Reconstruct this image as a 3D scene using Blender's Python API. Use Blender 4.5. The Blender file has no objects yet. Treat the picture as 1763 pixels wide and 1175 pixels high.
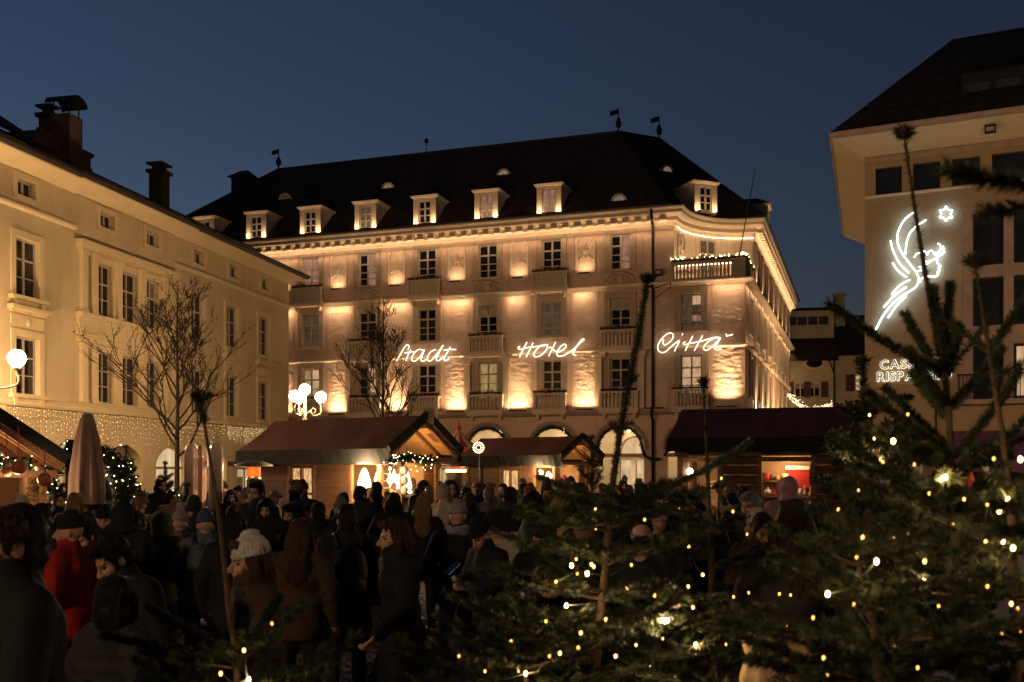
import bpy, bmesh, math, random
import numpy as np
from mathutils import Vector, Matrix, Euler, noise
random.seed(7); np.random.seed(7)
R = math.radians
scene = bpy.context.scene
COL = scene.collection

# ------------------------------------------------------------------ camera
F, CX, HY, H = 1763.0, 881.5, 810.0, 1.95     # focal length in px, principal x, horizon row, eye height (m)
cam_d = bpy.data.cameras.new('camera'); cam = bpy.data.objects.new('camera', cam_d); COL.objects.link(cam)
cam.location = (0, 0, H); cam.rotation_euler = (R(90), 0, 0)
cam_d.sensor_width = 36; cam_d.lens = 36.0; cam_d.shift_y = (HY - 587.5) / 1763.0
cam_d.clip_start = 0.1; cam_d.clip_end = 2000
cam_d.dof.use_dof = True; cam_d.dof.focus_distance = 40.0; cam_d.dof.aperture_fstop = 4.0
scene.camera = cam

# ------------------------------------------------------------------ dusk sky
world = bpy.data.worlds.new('World'); scene.world = world; world.use_nodes = True
wn, wl = world.node_tree.nodes, world.node_tree.links
bg = wn['Background']
sky = wn.new('ShaderNodeTexSky'); sky.sky_type = 'NISHITA'; sky.sun_disc = False
sky.sun_elevation = R(-3.2); sky.sun_rotation = R(-50); sky.air_density = 1.0; sky.dust_density = 0.7; sky.ozone_density = 1.7
tint = wn.new('ShaderNodeMix'); tint.data_type = 'RGBA'; tint.blend_type = 'MULTIPLY'; tint.inputs[0].default_value = 1.0
wl.new(sky.outputs[0], tint.inputs[6]); tint.inputs[7].default_value = (0.82, 1.0, 1.06, 1)
wl.new(tint.outputs[2], bg.inputs[0]); bg.inputs[1].default_value = 0.64

# ------------------------------------------------------------------ exposure and renderer
vs = scene.view_settings
vs.view_transform = 'Standard'; vs.look = 'None'; vs.gamma = 1.0; vs.exposure = 0.0; vs.use_curve_mapping = False
scene.render.engine = 'CYCLES'
cy = scene.cycles
cy.use_denoising = True; cy.use_adaptive_sampling = True; cy.adaptive_threshold = 0.03
try: cy.denoiser = 'OPENIMAGEDENOISE'
except Exception: pass
cy.max_bounces = 4; cy.diffuse_bounces = 2; cy.glossy_bounces = 2; cy.transmission_bounces = 3; cy.transparent_max_bounces = 6
cy.sample_clamp_indirect = 2.0; cy.sample_clamp_direct = 0.0; cy.use_light_tree = True
cy.caustics_reflective = False; cy.caustics_refractive = False; cy.blur_glossy = 1.0

WARM = (1.0, 0.655, 0.36); AMBER = (1.0, 0.56, 0.22); WHITE = (1.0, 0.93, 0.82); COOL = (0.92, 0.97, 1.0)

# ------------------------------------------------------------------ materials
MATS = {}
def mat(name, col, rough=0.8, var=0.0, vscale=3.0, bump=0.0, bscale=40.0, metal=0.0, spec=0.3, emit=None, estr=0.0,
        stretch=None, stain=0.0, sample=True, coat=0.0, trans=0.0, col2=None):
    if name in MATS: return MATS[name]
    m = bpy.data.materials.new(name); m.use_nodes = True; MATS[name] = m
    nt = m.node_tree; b = nt.nodes['Principled BSDF']
    b.inputs['Base Color'].default_value = (*col, 1); b.inputs['Roughness'].default_value = rough
    b.inputs['Metallic'].default_value = metal; b.inputs['Specular IOR Level'].default_value = spec
    b.inputs['Coat Weight'].default_value = coat; b.inputs['Transmission Weight'].default_value = trans
    if emit is not None:
        b.inputs['Emission Color'].default_value = (*emit, 1); b.inputs['Emission Strength'].default_value = estr
        if not sample: m.cycles.emission_sampling = 'NONE'
    co = None
    if var or bump or stain or col2:
        tc = nt.nodes.new('ShaderNodeTexCoord'); mp = nt.nodes.new('ShaderNodeMapping')
        nt.links.new(tc.outputs['Object'], mp.inputs[0])
        if stretch: mp.inputs['Scale'].default_value = stretch
        co = mp.outputs[0]
    if var or col2 or stain:
        n = nt.nodes.new('ShaderNodeTexNoise'); n.inputs['Scale'].default_value = vscale; n.inputs['Detail'].default_value = 6
        nt.links.new(co, n.inputs['Vector'])
        rp = nt.nodes.new('ShaderNodeValToRGB'); nt.links.new(n.outputs[0], rp.inputs[0])
        c2 = col2 if col2 else tuple(max(0, c * (1 - var)) for c in col)
        c1 = col if col2 else tuple(min(1, c * (1 + var * .6)) for c in col)
        rp.color_ramp.elements[0].position = 0.33; rp.color_ramp.elements[1].position = 0.67
        rp.color_ramp.elements[0].color = (*c2, 1); rp.color_ramp.elements[1].color = (*c1, 1)
        out = rp.outputs[0]
        if stain:
            n2 = nt.nodes.new('ShaderNodeTexNoise'); n2.inputs['Scale'].default_value = vscale * 5; n2.inputs['Detail'].default_value = 8; n2.inputs['Roughness'].default_value = .7
            mp2 = nt.nodes.new('ShaderNodeMapping'); mp2.inputs['Scale'].default_value = (1, 1, .16)
            nt.links.new(tc.outputs['Object'], mp2.inputs[0]); nt.links.new(mp2.outputs[0], n2.inputs['Vector'])
            mr = nt.nodes.new('ShaderNodeMapRange'); mr.inputs[1].default_value = .5; mr.inputs[2].default_value = .75
            mr.inputs[3].default_value = 0; mr.inputs[4].default_value = stain
            nt.links.new(n2.outputs[0], mr.inputs[0])
            mx = nt.nodes.new('ShaderNodeMix'); mx.data_type = 'RGBA'; nt.links.new(mr.outputs[0], mx.inputs[0])
            nt.links.new(out, mx.inputs[6]); mx.inputs[7].default_value = (*[c * .45 for c in col], 1)
            out = mx.outputs[2]
        nt.links.new(out, b.inputs['Base Color'])
    if bump:
        n = nt.nodes.new('ShaderNodeTexNoise'); n.inputs['Scale'].default_value = bscale; n.inputs['Detail'].default_value = 5
        nt.links.new(co, n.inputs['Vector'])
        bp = nt.nodes.new('ShaderNodeBump'); bp.inputs['Strength'].default_value = bump; bp.inputs['Distance'].default_value = .02
        nt.links.new(n.outputs[0], bp.inputs['Height']); nt.links.new(bp.outputs[0], b.inputs['Normal'])
    return m

def roof_mat(name, col, scale=(3.2, 3.2)):
    """small roof tiles: rows and columns as bump and tint, pieces far too small to tell apart"""
    m = bpy.data.materials.new(name); m.use_nodes = True; nt = m.node_tree; b = nt.nodes['Principled BSDF']
    tc = nt.nodes.new('ShaderNodeTexCoord'); br = nt.nodes.new('ShaderNodeTexBrick')
    sep = nt.nodes.new('ShaderNodeSeparateXYZ'); cmb = nt.nodes.new('ShaderNodeCombineXYZ')
    nt.links.new(tc.outputs['Object'], sep.inputs[0])
    ad = nt.nodes.new('ShaderNodeMath'); ad.operation = 'ADD'
    nt.links.new(sep.outputs[0], ad.inputs[0]); nt.links.new(sep.outputs[1], ad.inputs[1])
    nt.links.new(ad.outputs[0], cmb.inputs[0]); nt.links.new(sep.outputs[2], cmb.inputs[1]); nt.links.new(cmb.outputs[0], br.inputs[0])
    br.inputs['Scale'].default_value = 3.5; br.inputs['Brick Width'].default_value = .7; br.inputs['Row Height'].default_value = .6
    br.inputs['Mortar Size'].default_value = .05
    br.inputs['Color1'].default_value = (*col, 1); br.inputs['Color2'].default_value = (*[c * 1.7 for c in col], 1)
    br.inputs['Mortar'].default_value = (*[c * .3 for c in col], 1)
    nt.links.new(br.outputs['Color'], b.inputs['Base Color']); b.inputs['Roughness'].default_value = .85; b.inputs['Specular IOR Level'].default_value = .08
    bp = nt.nodes.new('ShaderNodeBump'); bp.inputs['Strength'].default_value = .6; bp.inputs['Distance'].default_value = .03
    nt.links.new(br.outputs['Fac'], bp.inputs['Height']); bp.invert = True; nt.links.new(bp.outputs[0], b.inputs['Normal'])
    return m

def wood_mat(name, col, rough=.6):
    return mat(name, col, rough, var=.45, vscale=5, bump=.35, bscale=18, stretch=(1.2, 9, 9))

def glow_mat(name, col, strength, var=0.5, scale=3.0, sample=True):
    """a lit interior behind glass or a lit shade: the emission varies softly"""
    m = bpy.data.materials.new(name); m.use_nodes = True; nt = m.node_tree; b = nt.nodes['Principled BSDF']
    b.inputs['Base Color'].default_value = (*[c * .12 for c in col], 1); b.inputs['Roughness'].default_value = .2
    tc = nt.nodes.new('ShaderNodeTexCoord'); mp = nt.nodes.new('ShaderNodeMapping'); mp.inputs['Scale'].default_value = (1.6, 1, .6)
    nt.links.new(tc.outputs['Object'], mp.inputs[0])
    oi = nt.nodes.new('ShaderNodeObjectInfo'); nt.links.new(oi.outputs['Location'], mp.inputs['Location'])
    n = nt.nodes.new('ShaderNodeTexNoise'); n.inputs['Scale'].default_value = scale; n.inputs['Detail'].default_value = 3
    nt.links.new(mp.outputs[0], n.inputs['Vector'])
    mr = nt.nodes.new('ShaderNodeMapRange'); mr.inputs[1].default_value = .3; mr.inputs[2].default_value = .7
    mr.inputs[3].default_value = strength * (1 - var); mr.inputs[4].default_value = strength * (1 + var)
    nt.links.new(n.outputs[0], mr.inputs[0]); nt.links.new(mr.outputs[0], b.inputs['Emission Strength'])
    b.inputs['Emission Color'].default_value = (*col, 1)
    if not sample: m.cycles.emission_sampling = 'NONE'
    return m

# ------------------------------------------------------------------ mesh helpers
class MB:
    def __init__(s): s.v = []; s.f = []
    def add(s, vs, fs):
        o = len(s.v); s.v.extend([tuple(p) for p in vs]); s.f.extend([tuple(i + o for i in q) for q in fs]); return s
    def quad(s, a, b, c, d): return s.add([a, b, c, d], [(0, 1, 2, 3)])
    def poly(s, pts): return s.add(pts, [tuple(range(len(pts)))])
    def box(s, x0, x1, y0, y1, z0, z1):
        return s.add([(x0, y0, z0), (x1, y0, z0), (x1, y1, z0), (x0, y1, z0), (x0, y0, z1), (x1, y0, z1), (x1, y1, z1), (x0, y1, z1)],
                     [(0, 3, 2, 1), (4, 5, 6, 7), (0, 1, 5, 4), (1, 2, 6, 5), (2, 3, 7, 6), (3, 0, 4, 7)])
    def obox(s, c, size, rot=None):
        m = rot if rot is not None else Matrix.Identity(3)
        hx, hy, hz = [k / 2 for k in size]; c = Vector(c)
        P = [c + m @ Vector(p) for p in ((-hx, -hy, -hz), (hx, -hy, -hz), (hx, hy, -hz), (-hx, hy, -hz), (-hx, -hy, hz), (hx, -hy, hz), (hx, hy, hz), (-hx, hy, hz))]
        return s.add(P, [(0, 3, 2, 1), (4, 5, 6, 7), (0, 1, 5, 4), (1, 2, 6, 5), (2, 3, 7, 6), (3, 0, 4, 7)])
    def beam(s, a, b, w, h):
        a, b = Vector(a), Vector(b); d = (b - a); L = d.length; d.normalize()
        up = Vector((0, 0, 1)) if abs(d.z) < .95 else Vector((0, 1, 0))
        y = up.cross(d).normalized(); z = d.cross(y)
        return s.obox((a + b) / 2, (L, w, h), Matrix((d, y, z)).transposed())
    def prism(s, pts, y0, y1):            # polygon in x,z extruded along y
        n = len(pts); vs = [(x, y0, z) for x, z in pts] + [(x, y1, z) for x, z in pts]
        return s.add(vs, [tuple(range(n)), tuple(range(2 * n - 1, n - 1, -1))] + [(i, i + n, (i + 1) % n + n, (i + 1) % n) for i in range(n)])
    def tube(s, path, radii, n=8, cap=True):
        path = [Vector(p) for p in path]
        if not hasattr(radii, '__len__'): radii = [radii] * len(path)
        vs, fs = [], []; ref = None
        for i, p in enumerate(path):
            d = (path[min(i + 1, len(path) - 1)] - path[max(i - 1, 0)])
            if d.length < 1e-9: d = Vector((0, 0, 1))
            d.normalize()
            if ref is None: ref = Vector((1, 0, 0)) if abs(d.x) < .9 else Vector((0, 1, 0))
            x = (ref - d * ref.dot(d)).normalized(); ref = x; y = d.cross(x)
            for k in range(n):
                a = 2 * math.pi * k / n; vs.append(p + (x * math.cos(a) + y * math.sin(a)) * radii[i])
        for i in range(len(path) - 1):
            for k in range(n):
                fs.append((i * n + k, i * n + (k + 1) % n, (i + 1) * n + (k + 1) % n, (i + 1) * n + k))
        if cap: fs.append(tuple(range(n - 1, -1, -1))); fs.append(tuple(range((len(path) - 1) * n, len(path) * n)))
        return s.add(vs, fs)
    def lathe(s, prof, c=(0, 0, 0), n=16):
        vs, fs = [], []
        for r, z in prof:
            for k in range(n):
                a = 2 * math.pi * k / n; vs.append((c[0] + r * math.cos(a), c[1] + r * math.sin(a), c[2] + z))
        for i in range(len(prof) - 1):
            for k in range(n): fs.append((i * n + k, i * n + (k + 1) % n, (i + 1) * n + (k + 1) % n, (i + 1) * n + k))
        fs.append(tuple(range(n - 1, -1, -1))); fs.append(tuple(range((len(prof) - 1) * n, len(prof) * n)))
        return s.add(vs, fs)
    def ell(s, c, r, n=12, m=8, rot=None):
        if not hasattr(r, '__len__'): r = (r, r, r)
        c = Vector(c); vs = []; fs = []
        for i in range(1, m):
            t = math.pi * i / m
            for k in range(n):
                a = 2 * math.pi * k / n
                p = Vector((r[0] * math.sin(t) * math.cos(a), r[1] * math.sin(t) * math.sin(a), r[2] * math.cos(t)))
                vs.append(c + (rot @ p if rot is not None else p))
        top = Vector((0, 0, r[2])); bot = Vector((0, 0, -r[2]))
        vs.append(c + (rot @ top if rot is not None else top)); vs.append(c + (rot @ bot if rot is not None else bot))
        T, B = len(vs) - 2, len(vs) - 1
        for k in range(n):
            fs.append((T, k, (k + 1) % n)); fs.append((B, (m - 2) * n + (k + 1) % n, (m - 2) * n + k))
        for i in range(m - 2):
            for k in range(n): fs.append((i * n + k, (i + 1) * n + k, (i + 1) * n + (k + 1) % n, i * n + (k + 1) % n))
        return s.add(vs, fs)
    def octa(s, c, r):
        x, y, z = c
        return s.add([(x + r, y, z), (x - r, y, z), (x, y + r, z), (x, y - r, z), (x, y, z + r), (x, y, z - r)],
                     [(0, 2, 4), (2, 1, 4), (1, 3, 4), (3, 0, 4), (2, 0, 5), (1, 2, 5), (3, 1, 5), (0, 3, 5)])
    def mesh(s, name, m=None, smooth=False):
        me = bpy.data.meshes.new(name); me.from_pydata(s.v, [], s.f); me.update()
        if m is not None: me.materials.append(m)
        if smooth: me.polygons.foreach_set('use_smooth', [True] * len(me.polygons))
        return me
    def build(s, name, m, parent=None, smooth=False, loc=None):
        return obj(name, s.mesh(name, m, smooth), parent, loc)

def obj(name, data, parent=None, loc=None, rot=None, scale=None):
    o = bpy.data.objects.new(name, data); COL.objects.link(o)
    if parent is not None: o.parent = parent
    if loc is not None: o.location = loc
    if rot is not None: o.rotation_euler = rot
    if scale is not None: o.scale = scale
    return o
def tag(o, label=None, cat=None, group=None, kind=None):
    if label: o['label'] = label
    if cat: o['category'] = cat
    if group: o['group'] = group
    if kind: o['kind'] = kind
    return o
def empty(name, loc=(0, 0, 0), rz=0.0, label=None, cat=None, group=None):
    o = bpy.data.objects.new(name, None); COL.objects.link(o); o.location = loc; o.rotation_euler = (0, 0, rz)
    return tag(o, label, cat, group)
def smooth_path(pts, sub=4, closed=False):
    P = [Vector(p) for p in pts]; n = len(P); out = []
    rng = n if closed else n - 1
    for i in range(rng):
        p0 = P[(i - 1) % n] if closed or i > 0 else P[0] * 2 - P[1]
        p1, p2 = P[i], P[(i + 1) % n]
        p3 = P[(i + 2) % n] if closed or i + 2 < n else P[-1] * 2 - P[-2]
        for k in range(sub):
            t = k / sub
            out.append(.5 * ((2 * p1) + (p2 - p0) * t + (2 * p0 - 5 * p1 + 4 * p2 - p3) * t * t + (3 * p1 - p0 - 3 * p2 + p3) * t ** 3))
    if not closed: out.append(P[-1])
    return out
def W(px, py, Y): return Vector(((px - CX) / F * Y, Y, H + (HY - py) / F * Y))      # a point of the place at depth Y
class Frame:
    """a facade's own axes: local x along the wall, y into the building, z up"""
    def __init__(s, P0, ang): s.P = P0; s.a = ang; s.c, s.s = math.cos(ang), math.sin(ang)
    def uz(s, px, py, v=0.0):
        k = (px - CX) / F; x0 = s.P[0] - s.s * v; y0 = s.P[1] + s.c * v
        u = (k * y0 - x0) / (s.c - k * s.s); Y = y0 + s.s * u
        return u, H + (HY - py) / F * Y
    def u(s, px, v=0.0): return s.uz(px, HY, v)[0]
    def world(s, u, v, z): return Vector((s.P[0] + s.c * u - s.s * v, s.P[1] + s.s * u + s.c * v, z))
def area(name, loc, size, energy, col, direction, spread=180, parent=None, sy=None):
    l = bpy.data.lights.new(name, 'AREA'); l.shape = 'RECTANGLE'; l.size = size; l.size_y = sy if sy else .08
    l.energy = energy; l.color = col; l.spread = R(spread)
    o = bpy.data.objects.new(name, l); COL.objects.link(o); o.location = loc
    d = Vector(direction).normalized()
    o.rotation_euler = d.to_track_quat('-Z', 'Y').to_euler()
    if parent is not None: o.parent = parent
    return o
def area_along(name, a, b, energy, col, direction, width=.06, spread=180, parent=None):
    """a linear lamp from a to b shining along direction"""
    a, b = Vector(a), Vector(b); x = (b - a); L = x.length; x.normalize(); z = -Vector(direction).normalized()
    z = (z - x * z.dot(x)).normalized(); y = z.cross(x)
    o = area(name, (a + b) / 2, L, energy, col, direction, spread, parent, width)
    o.rotation_euler = Matrix((x, y, z)).transposed().to_euler()
    return o
def point(name, loc, energy, col, radius=.05, parent=None):
    l = bpy.data.lights.new(name, 'POINT'); l.energy = energy; l.color = col; l.shadow_soft_size = radius
    o = bpy.data.objects.new(name, l); COL.objects.link(o); o.location = loc
    if parent is not None: o.parent = parent
    return o
UNIT = {}
def plate(m):                      # a 1 x 1 x 1 box shared by every pane, board or block of one material
    k = m.name
    if k not in UNIT: UNIT[k] = MB().box(-.5, .5, -.5, .5, -.5, .5).mesh('block', m)
    return UNIT[k]
def block(name, m, x0, x1, y0, y1, z0, z1, parent):
    return obj(name, plate(m), parent, ((x0 + x1) / 2, (y0 + y1) / 2, (z0 + z1) / 2), None, (abs(x1 - x0), abs(y1 - y0), abs(z1 - z0)))

def wall_grid(mb, u0, u1, z0, z1, holes, depth, y=0.0):
    """a wall sheet at y with rectangular or arched (5th value = spring height) openings and their reveals"""
    us = sorted({u0, u1, *[h[0] for h in holes], *[h[1] for h in holes]}); zs = sorted({z0, z1, *[h[2] for h in holes], *[h[3] for h in holes]})
    for i in range(len(us) - 1):
        for j in range(len(zs) - 1):
            uc, zc = (us[i] + us[i + 1]) / 2, (zs[j] + zs[j + 1]) / 2
            if any(h[0] < uc < h[1] and h[2] < zc < h[3] for h in holes): continue
            mb.quad((us[i], y, zs[j]), (us[i + 1], y, zs[j]), (us[i + 1], y, zs[j + 1]), (us[i], y, zs[j + 1]))
    for h in holes:
        a, b, c, d = h[:4]; yb = y + depth
        if len(h) == 4:
            mb.quad((a, y, c), (a, yb, c), (b, yb, c), (b, y, c)); mb.quad((a, y, d), (b, y, d), (b, yb, d), (a, yb, d))
            mb.quad((a, y, c), (a, y, d), (a, yb, d), (a, yb, c)); mb.quad((b, y, c), (b, yb, c), (b, yb, d), (b, y, d))
        else:
            sp = h[4]; m = (a + b) / 2; rx = (b - a) / 2; rz = d - sp; N = 16
            arc = [(m - rx * math.cos(math.pi * k / N), sp + rz * math.sin(math.pi * k / N)) for k in range(N + 1)]
            for k in range(N):
                p, q = arc[k], arc[k + 1]
                mb.quad((p[0], y, p[1]), (q[0], y, q[1]), (q[0], y, d), (p[0], y, d))
                mb.quad((p[0], y, p[1]), (p[0], yb, p[1]), (q[0], yb, q[1]), (q[0], y, q[1]))
            mb.quad((a, y, c), (a, y, sp), (a, yb, sp), (a, yb, c)); mb.quad((b, y, c), (b, yb, c), (b, yb, sp), (b, y, sp))
    return mb

def sweep(mb, path, prof):
    """a moulding profile (out, z) swept along a plan path; outward is to the right of travel"""
    P = [Vector((x, y)) for x, y in path]; offs = []
    for i in range(len(P)):
        ns = []
        if i > 0: d = (P[i] - P[i - 1]).normalized(); ns.append(Vector((d.y, -d.x)))
        if i < len(P) - 1: d = (P[i + 1] - P[i]).normalized(); ns.append(Vector((d.y, -d.x)))
        n = ns[0] if len(ns) == 1 else (ns[0] + ns[1]) / (1 + ns[0].dot(ns[1]))
        offs.append(n)
    k = len(prof); vs = []
    for p, n in zip(P, offs):
        for o, z in prof: q = p + n * o; vs.append((q.x, q.y, z))
    fs = [(i * k + j, (i + 1) * k + j, (i + 1) * k + j + 1, i * k + j + 1) for i in range(len(P) - 1) for j in range(k - 1)]
    fs += [tuple(range(k)), tuple(range((len(P) - 1) * k, len(P) * k))]
    return mb.add(vs, fs)

_wincache = {}
def window(parent, frame_m, glass, uc, zc, w, h, y, cols=2, rows=(.30, .58, .79), name='window', bar=.05, rot=None, panes=True, mull=.10, flat=False):
    """casement window: frame and bars one mesh, every pane a plate of its own"""
    key = (round(w, 3), round(h, 3), cols, rows, frame_m.name, bar, mull)
    if key not in _wincache:
        mb = MB(); e = .09 if mull > .08 else .06
        mb.box(-w / 2, -w / 2 + e, -.04, .05, -h / 2, h / 2); mb.box(w / 2 - e, w / 2, -.04, .05, -h / 2, h / 2)
        mb.box(-w / 2 + e, w / 2 - e, -.042, .048, h / 2 - e, h / 2); mb.box(-w / 2 + e, w / 2 - e, -.042, .048, -h / 2, -h / 2 + e)
        xs = [-w / 2 + e + (w - 2 * e) * i / cols for i in range(cols + 1)]
        for x in xs[1:-1]: mb.box(x - mull / 2, x + mull / 2, -.06, .04, -h / 2 + e, h / 2 - e)
        zt = [h / 2 - e - (h - 2 * e) * r for r in rows]
        for i, z in enumerate(zt):
            t = mull / 2 if i == 0 and len(rows) > 1 else bar / 2
            for a, b in zip(xs[:-1], xs[1:]): mb.box(a + (mull / 2 if a != xs[0] else 0), b - (mull / 2 if b != xs[-1] else 0), -.045, .03, z - t, z + t)
        zs = [h / 2 - e] + zt + [-h / 2 + e]
        ps = [((a + b) / 2, (c + d) / 2, b - a, c - d) for a, b in zip(xs[:-1], xs[1:]) for c, d in zip(zs[:-1], zs[1:])]
        _wincache[key] = (mb.mesh('window', frame_m), ps)
    me, ps = _wincache[key]
    o = obj(name, me, parent, (uc, y, zc), (0, 0, rot or 0))
    gl = glass if isinstance(glass, (list, tuple)) else [glass]
    if panes:
        for i, (x, z, a, b) in enumerate(ps):
            obj('pane', plate(gl[i % len(gl)]), parent if flat else o, (uc + x, y + .01, zc + z) if flat else (x, .01, z), None, (a, .012, b))
    else:
        obj('pane', plate(gl[0]), o, (0, .01, 0), None, (w - .1, .012, h - .1))
    return o

def ray_at_plane(px, py, P, N):
    d = Vector(((px - CX) / F, 1, (HY - py) / F)); o = Vector((0, 0, H))
    t = (Vector(P) - o).dot(N) / d.dot(N)
    return o + d * t
# ------------------------------------------------------------------ ground
ground = MB().quad((-700, -60, 0), (700, -60, 0), (700, 1300, 0), (-700, 1300, 0)).build('ground', mat('paving', (.105, .095, .085), .55, var=.5, vscale=6, bump=.6, bscale=14))
tag(ground, kind='structure')
# porphyry setts where the square shows between the legs of the crowd: too small to pick apart, one mesh
mb = MB(); rng = random.Random(3)
for j in range(150):
    for i in range(70):
        x = -5.4 + i * .135 + (j % 2) * .065; y = 6.5 + j * .135
        if rng.random() < .01: continue
        hx, hy = .056 + rng.uniform(-.006, .006), .056 + rng.uniform(-.006, .006); z = .014 + rng.uniform(0, .014)
        x += rng.uniform(-.008, .008); y += rng.uniform(-.008, .008); t = rng.uniform(-.004, .004)
        mb.add([(x - hx, y - hy, .003), (x + hx, y - hy, .003), (x + hx, y + hy, .003), (x - hx, y + hy, .003),
                (x - hx * .7, y - hy * .7, z + t), (x + hx * .7, y - hy * .7, z - t), (x + hx * .7, y + hy * .7, z - t), (x - hx * .7, y + hy * .7, z + t)],
               [(4, 5, 6, 7), (0, 1, 5, 4), (1, 2, 6, 5), (2, 3, 7, 6), (3, 0, 4, 7)])
o = mb.build('cobblestones', mat('porphyry', (.17, .13, .105), .5, var=.5, vscale=4, bump=.3, bscale=60), ground)
tag(o, kind='stuff')

# ------------------------------------------------------------------ shared building materials
M_salmon = mat('salmon_plaster', (.66, .455, .345), .9, var=.16, vscale=.5, bump=.25, bscale=30, stain=.38)
M_rough = mat('rough_cast_plaster', (.68, .49, .37), .95, var=.15, vscale=1.3, bump=.5, bscale=22)
M_cream = mat('cream_stone_trim', (.66, .52, .38), .85, var=.10, vscale=1.2, bump=.2, bscale=35, stain=.2)
M_grey = mat('grey_stone_trim', (.45, .345, .25), .9, var=.15, vscale=1.5, bump=.3, bscale=30, stain=.2)
M_white = mat('white_window_paint', (.46, .39, .30), .5, var=.05, vscale=4)
M_glass = mat('dark_window_glass', (.012, .011, .012), .06, spec=.5, bump=.02, bscale=2)
M_lit = glow_mat('lit_window_curtain', (1.0, .62, .34), .50, .35, 2.5)
M_litp = glow_mat('lit_window_pink', (1.0, .52, .36), .22, .4, 2.0)
M_lity = glow_mat('lit_window_yellow', (.95, .66, .24), .30, .4, 2.0)
M_dim = glow_mat('dim_window_curtain', (.9, .6, .35), .05, .8, 3.0)
M_roof = roof_mat('hotel_roof_tiles', (.055, .036, .026))
M_rooftrim = mat('roof_metal', (.03, .022, .018), .55, var=.3)
M_dark = mat('dark_iron', (.012, .011, .011), .5)
M_led = mat('led_strip', (1, .8, .5), .5, emit=(1.0, .74, .40), estr=9.0)
M_glare = mat('uplight_lens', (1, .9, .7), .5, emit=(1.0, .84, .58), estr=10.0)
M_fgreen = mat('garland_green', (.028, .042, .020), .9, var=.4, vscale=30)
M_red = mat('red_bauble', (.62, .06, .025), .25, coat=.5)
M_fairy = mat('fairy_bulb', (1, .8, .5), .4, emit=(1.0, .72, .36), estr=16.0, sample=False)

# ------------------------------------------------------------------ the hotel
HF = Frame(((1125 - CX) / F * 60, 60.0), -R(19.1))
hotel = empty('hotel', (HF.P[0], HF.P[1], 0), HF.a, 'large floodlit hotel with salmon walls, dark tiled roof, dormers and a terrace corner', 'hotel')
COLS = [-31.1, -26.95, -22.8, -18.65, -14.46, -10.35, -6.22, -1.98, 2.21]
UC, VB, VE, UL = 5.27, 4.6, 36.0, -37.0                 # corner, where the concave recess meets the side, far end, left end
ARC = [(UC - 4.07 * math.cos(t), VB * math.sin(t)) for t in [math.pi / 2 * k / 14 for k in range(15)]]
EAVE = [(UL, 0)] + ARC + [(UC, VE)]
WW, WH = 1.24, 2.08
ZW = [7.55, 11.12, 14.88]                                 # window centres of the three storeys
holes = []
for u in COLS:
    holes += [(u - .62, u + .62, 6.35, 8.62), (u - .62, u + .62, 10.08, 12.16)]
    if u < 1: holes.append((u - .62, u + .62, 13.84, 15.92))
lower = [h for h in holes if h[3] < 12.85]; upper = [h for h in holes if h[2] > 12.85]
ARCH = [(u - 1.42, u + 1.42, 0.0, 4.62, 3.2) for u in [-31.1, -26.95, -22.8, -18.65, -14.46, -10.35, -6.12, -1.98, 2.21]]
mb = MB(); wall_grid(mb, UL, UC, 0, 5.3, ARCH, .55)
mb.quad((UC, 0, 0), (UC, VE, 0), (UC, VE, 5.3), (UC, 0, 5.3)); mb.build('ground_floor_wall', M_salmon, hotel)
mb = MB(); wall_grid(mb, UL, UC, 5.3, 12.85, lower, .28); wall_grid(mb, UL, ARC[0][0], 12.85, 16.4, upper, .28)
mb.build('front_wall', M_salmon, hotel)
SIDE_V = [3.0 + 4.1 * k for k in range(8)]
mb = MB()
def side_pt(v, z, o=0.0): return (UC + o, v, z)
sh = []
for v in SIDE_V:
    sh += [(v - .62, v + .62, 6.35, 8.62), (v - .62, v + .62, 10.08, 12.16)]
    if v > VB: sh.append((v - .62, v + .62, 13.84, 15.92))
t = MB(); wall_grid(t, 0, VE, 5.3, 12.85, [h for h in sh if h[3] < 12.9], .28); wall_grid(t, VB, VE, 12.85, 16.4, [h for h in sh if h[2] > 12.9], .28)
t.v = [(UC - y, x, z) for x, y, z in t.v]; t.build('side_wall', M_salmon, hotel)
mb = MB()
for (a, b), (c, d) in zip(ARC[:-1], ARC[1:]): mb.quad((a, b, 12.85), (c, d, 12.85), (c, d, 16.4), (a, b, 16.4))
mb.build('recess_wall', M_cream, hotel)
mb = MB(); mb.add([(x, y, 12.9) for x, y in ARC] + [(UC, 0, 12.9)], [tuple(range(len(ARC) + 1))]); mb.build('terrace_floor', M_grey, hotel)

# cornice, string courses, ledge
mb = MB(); sweep(mb, EAVE, [(0, 16.2), (.10, 16.2), (.13, 16.38), (.26, 16.46), (.26, 16.68), (.46, 16.72), (.62, 16.84), (.62, 17.0), (.72, 17.12), (.72, 17.2), (0, 17.26)])
cornice = mb.build('cornice', M_cream, hotel)
mb = MB(); sweep(mb, [(UL, 0), (UC, 0), (UC, VE)], [(0, 12.62), (.14, 12.68), (.24, 12.72), (.42, 12.78), (.46, 12.84), (.46, 12.9), (0, 12.94)]); mb.build('string_course', M_cream, hotel)
mb = MB(); sweep(mb, [(UL, 0), (UC, 0), (UC, VE)], [(0, 8.98), (.12, 9.03), (.16, 9.08), (.16, 9.17), (0, 9.2)]); mb.build('string_course', M_cream, hotel)
mb = MB(); sweep(mb, [(UL, 0), (UC, 0), (UC, VE)], [(0, 5.2), (.22, 5.26), (.34, 5.36), (.42, 5.40), (.42, 5.50), (0, 5.54)]); mb.build('ledge', M_grey, hotel)
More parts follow.
